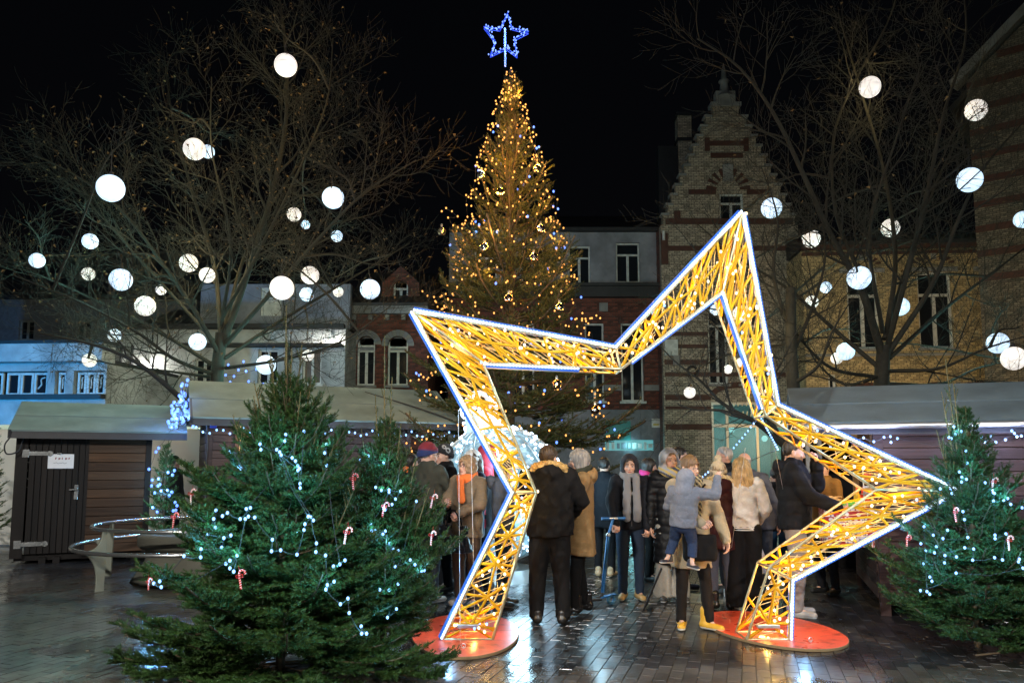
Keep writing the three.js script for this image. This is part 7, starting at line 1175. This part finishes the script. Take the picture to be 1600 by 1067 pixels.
// ------------------------------------------------------------------ things people hold
{
  const hb = thing('handbag', 'black leather handbag hanging from the hands of the blond woman', 'handbag', W2(ladyBag, [0.02, 0.0, 0.34])), y0 = 0.78;
  part('bag_body', nets((x, y, z) => { const k = clamp((y + 0.16) / 0.32, 0, 1); return smax(Math.hypot(Math.max(0, Math.abs(x) - (0.2 - 0.05 * k)), Math.max(0, Math.abs(z) - (0.07 - 0.05 * k)), Math.max(0, Math.abs(y) - 0.13)) - 0.02, 0, 0.001) + 0.006 * vn3(x * 18, y * 14, z * 18); }, V(-0.26, -0.18, -0.13), V(0.26, 0.18, 0.13), 0.0095).translate(0, y0, 0), std({ color: C(0.012, 0.012, 0.015), roughness: 0.32 }), hb);
  for (const z of [0.03, -0.03]) part('strap', tube([V(-0.1, y0 + 0.13, z), V(-0.07, y0 + 0.26, z * 0.6), V(0, y0 + 0.31, z * 0.4), V(0.07, y0 + 0.26, z * 0.6), V(0.1, y0 + 0.13, z)], 0.008, 6, 24), matt({ color: C(0.006, 0.006, 0.007), roughness: 0.8 }), hb); hb.rotation.y = rad(-28);
  const sb = thing('shoulder_bag', 'soft black shoulder bag at the hip of the mother', 'shoulder bag', W2(mother, [0.04, 0, 0.2]));
  part('bag_body', nets((x, y, z) => Math.hypot(Math.max(0, Math.abs(x) - 0.12), Math.max(0, Math.abs(y) - 0.09), Math.max(0, Math.abs(z) - 0.02)) - 0.04 + 0.008 * vn3(x * 16, y * 16, z * 16), V(-0.23, -0.18, -0.09), V(0.23, 0.18, 0.09), 0.01).translate(0, 0.8, 0.02), matt({ color: C(0.005, 0.005, 0.006), roughness: 0.85 }), sb);
  part('strap', tube([V(-0.14, 0.88, 0.01), V(-0.17, 1.05, 0.0), V(-0.05, 1.25, -0.02), V(0.1, 1.4, -0.12)], 0.01, 6, 24), matt({ color: C(0.006, 0.006, 0.007), roughness: 0.8 }), sb);
  const pb = thing('plastic_bag', 'white plastic carrier bag hanging beside the wide black trousers', 'bag', P(1182, 870, 8.85).setY(0));
  part('bag_body', nets((x, y, z) => { const k = clamp((y + 0.2) / 0.4, 0, 1); return Math.hypot(Math.max(0, Math.abs(x) - (0.1 - 0.07 * k)), Math.max(0, Math.abs(z) - (0.06 - 0.04 * k)), Math.max(0, Math.abs(y) - 0.17)) - 0.02 + 0.012 * vn3(x * 17, y * 9, z * 17); }, V(-0.16, -0.23, -0.13), V(0.16, 0.23, 0.13), 0.0095).translate(0, 0.56, 0), new THREE.MeshPhysicalMaterial({ color: C(0.7, 0.7, 0.7), roughness: 0.5, transmission: 0.2, thickness: 0 }), pb);
  part('handle', tube([V(-0.03, 0.74, 0), V(0, 0.86, 0), V(0.03, 0.74, 0)], 0.006, 5, 12), M.white, pb);
  const gp = G(948, 905), hand = W2(scoot, [-0.2, 0.96, 0.22]), sc = thing('kick_scooter', 'light blue kick scooter held by the woman in the navy jacket', 'scooter'), blue = std({ color: C(0.016, 0.12, 0.33), metalness: 0.3, roughness: 0.35 });
  const bot = P(941, 868, 8.95), dk0 = P(905, 897, 8.75), top = V(hand.x - 0.02, hand.y + 0.02, hand.z + 0.03); void gp;
  part('steering_tube', [bar(bot.clone().setY(0.14), top.clone().lerp(bot, 0.45), 0.021, 10), bar(top.clone().lerp(bot, 0.45), top, 0.015, 10)], [blue][0], sc); part('clamp', ball(0.028, top.clone().lerp(bot, 0.45), 10), M.alu, sc);
  part('handlebar', [bar(top.clone().add(V(-0.1, 0, 0.02)), top.clone().add(V(0.1, 0, -0.02)), 0.014, 8)], M.alu, sc); for (const s of [-1, 1]) part('grip', bar(top.clone().add(V(s * 0.05, 0, -s * 0.01)), top.clone().add(V(s * 0.14, 0, -s * 0.024)), 0.019, 8), blue, sc);
  const f0 = bot.clone().setY(0.12), f1 = V(bot.x - 0.42, 0.075, bot.z + 0.22);
  const deck = part('deck', moved(new RoundedBoxGeometry(0.5, 0.03, 0.12, 1, 0.012), f0.clone().lerp(f1, 0.62).setY(0.075), [0, Math.atan2(-(f1.z - f0.z), f1.x - f0.x), 0]), M.black, sc); void deck;
  part('neck', tube([f0, f0.clone().add(V(-0.05, -0.03, 0.03)), f0.clone().lerp(f1, 0.35).setY(0.075)], 0.02, 8, 10), M.black, sc);
  for (const p of [f0.clone().add(V(0.1, -0.06, -0.02)), f1.clone().setY(0.06)]) { const w = part('wheel', moved(new THREE.TorusGeometry(0.042, 0.018, 8, 20), p, [0, Math.atan2(-(f1.z - f0.z), f1.x - f0.x), 0]), std({ color: C(0.05, 0.2, 0.4), roughness: 0.5 }), sc); void w; }
  part('fender', moved(box(0.22, 0.02, 0.07, 0, 0, 0, 0.008), f0.clone().add(V(0.06, -0.02, -0.02)), [0, 0.5, 0.1]), blue, sc);
  const st = thing('walking_stick', 'thin dark stick leaning down between cream trousers and beige coat', 'stick'); part('stick', bar(P(1034, 888, 8.4), P(1005, 930, 8.6).setY(0.01), 0.012, 6), M.black, st);
}
scene.traverse((o) => { if (o.isMesh) { o.castShadow = true; o.receiveShadow = true; } });
renderer.render(scene, camera);
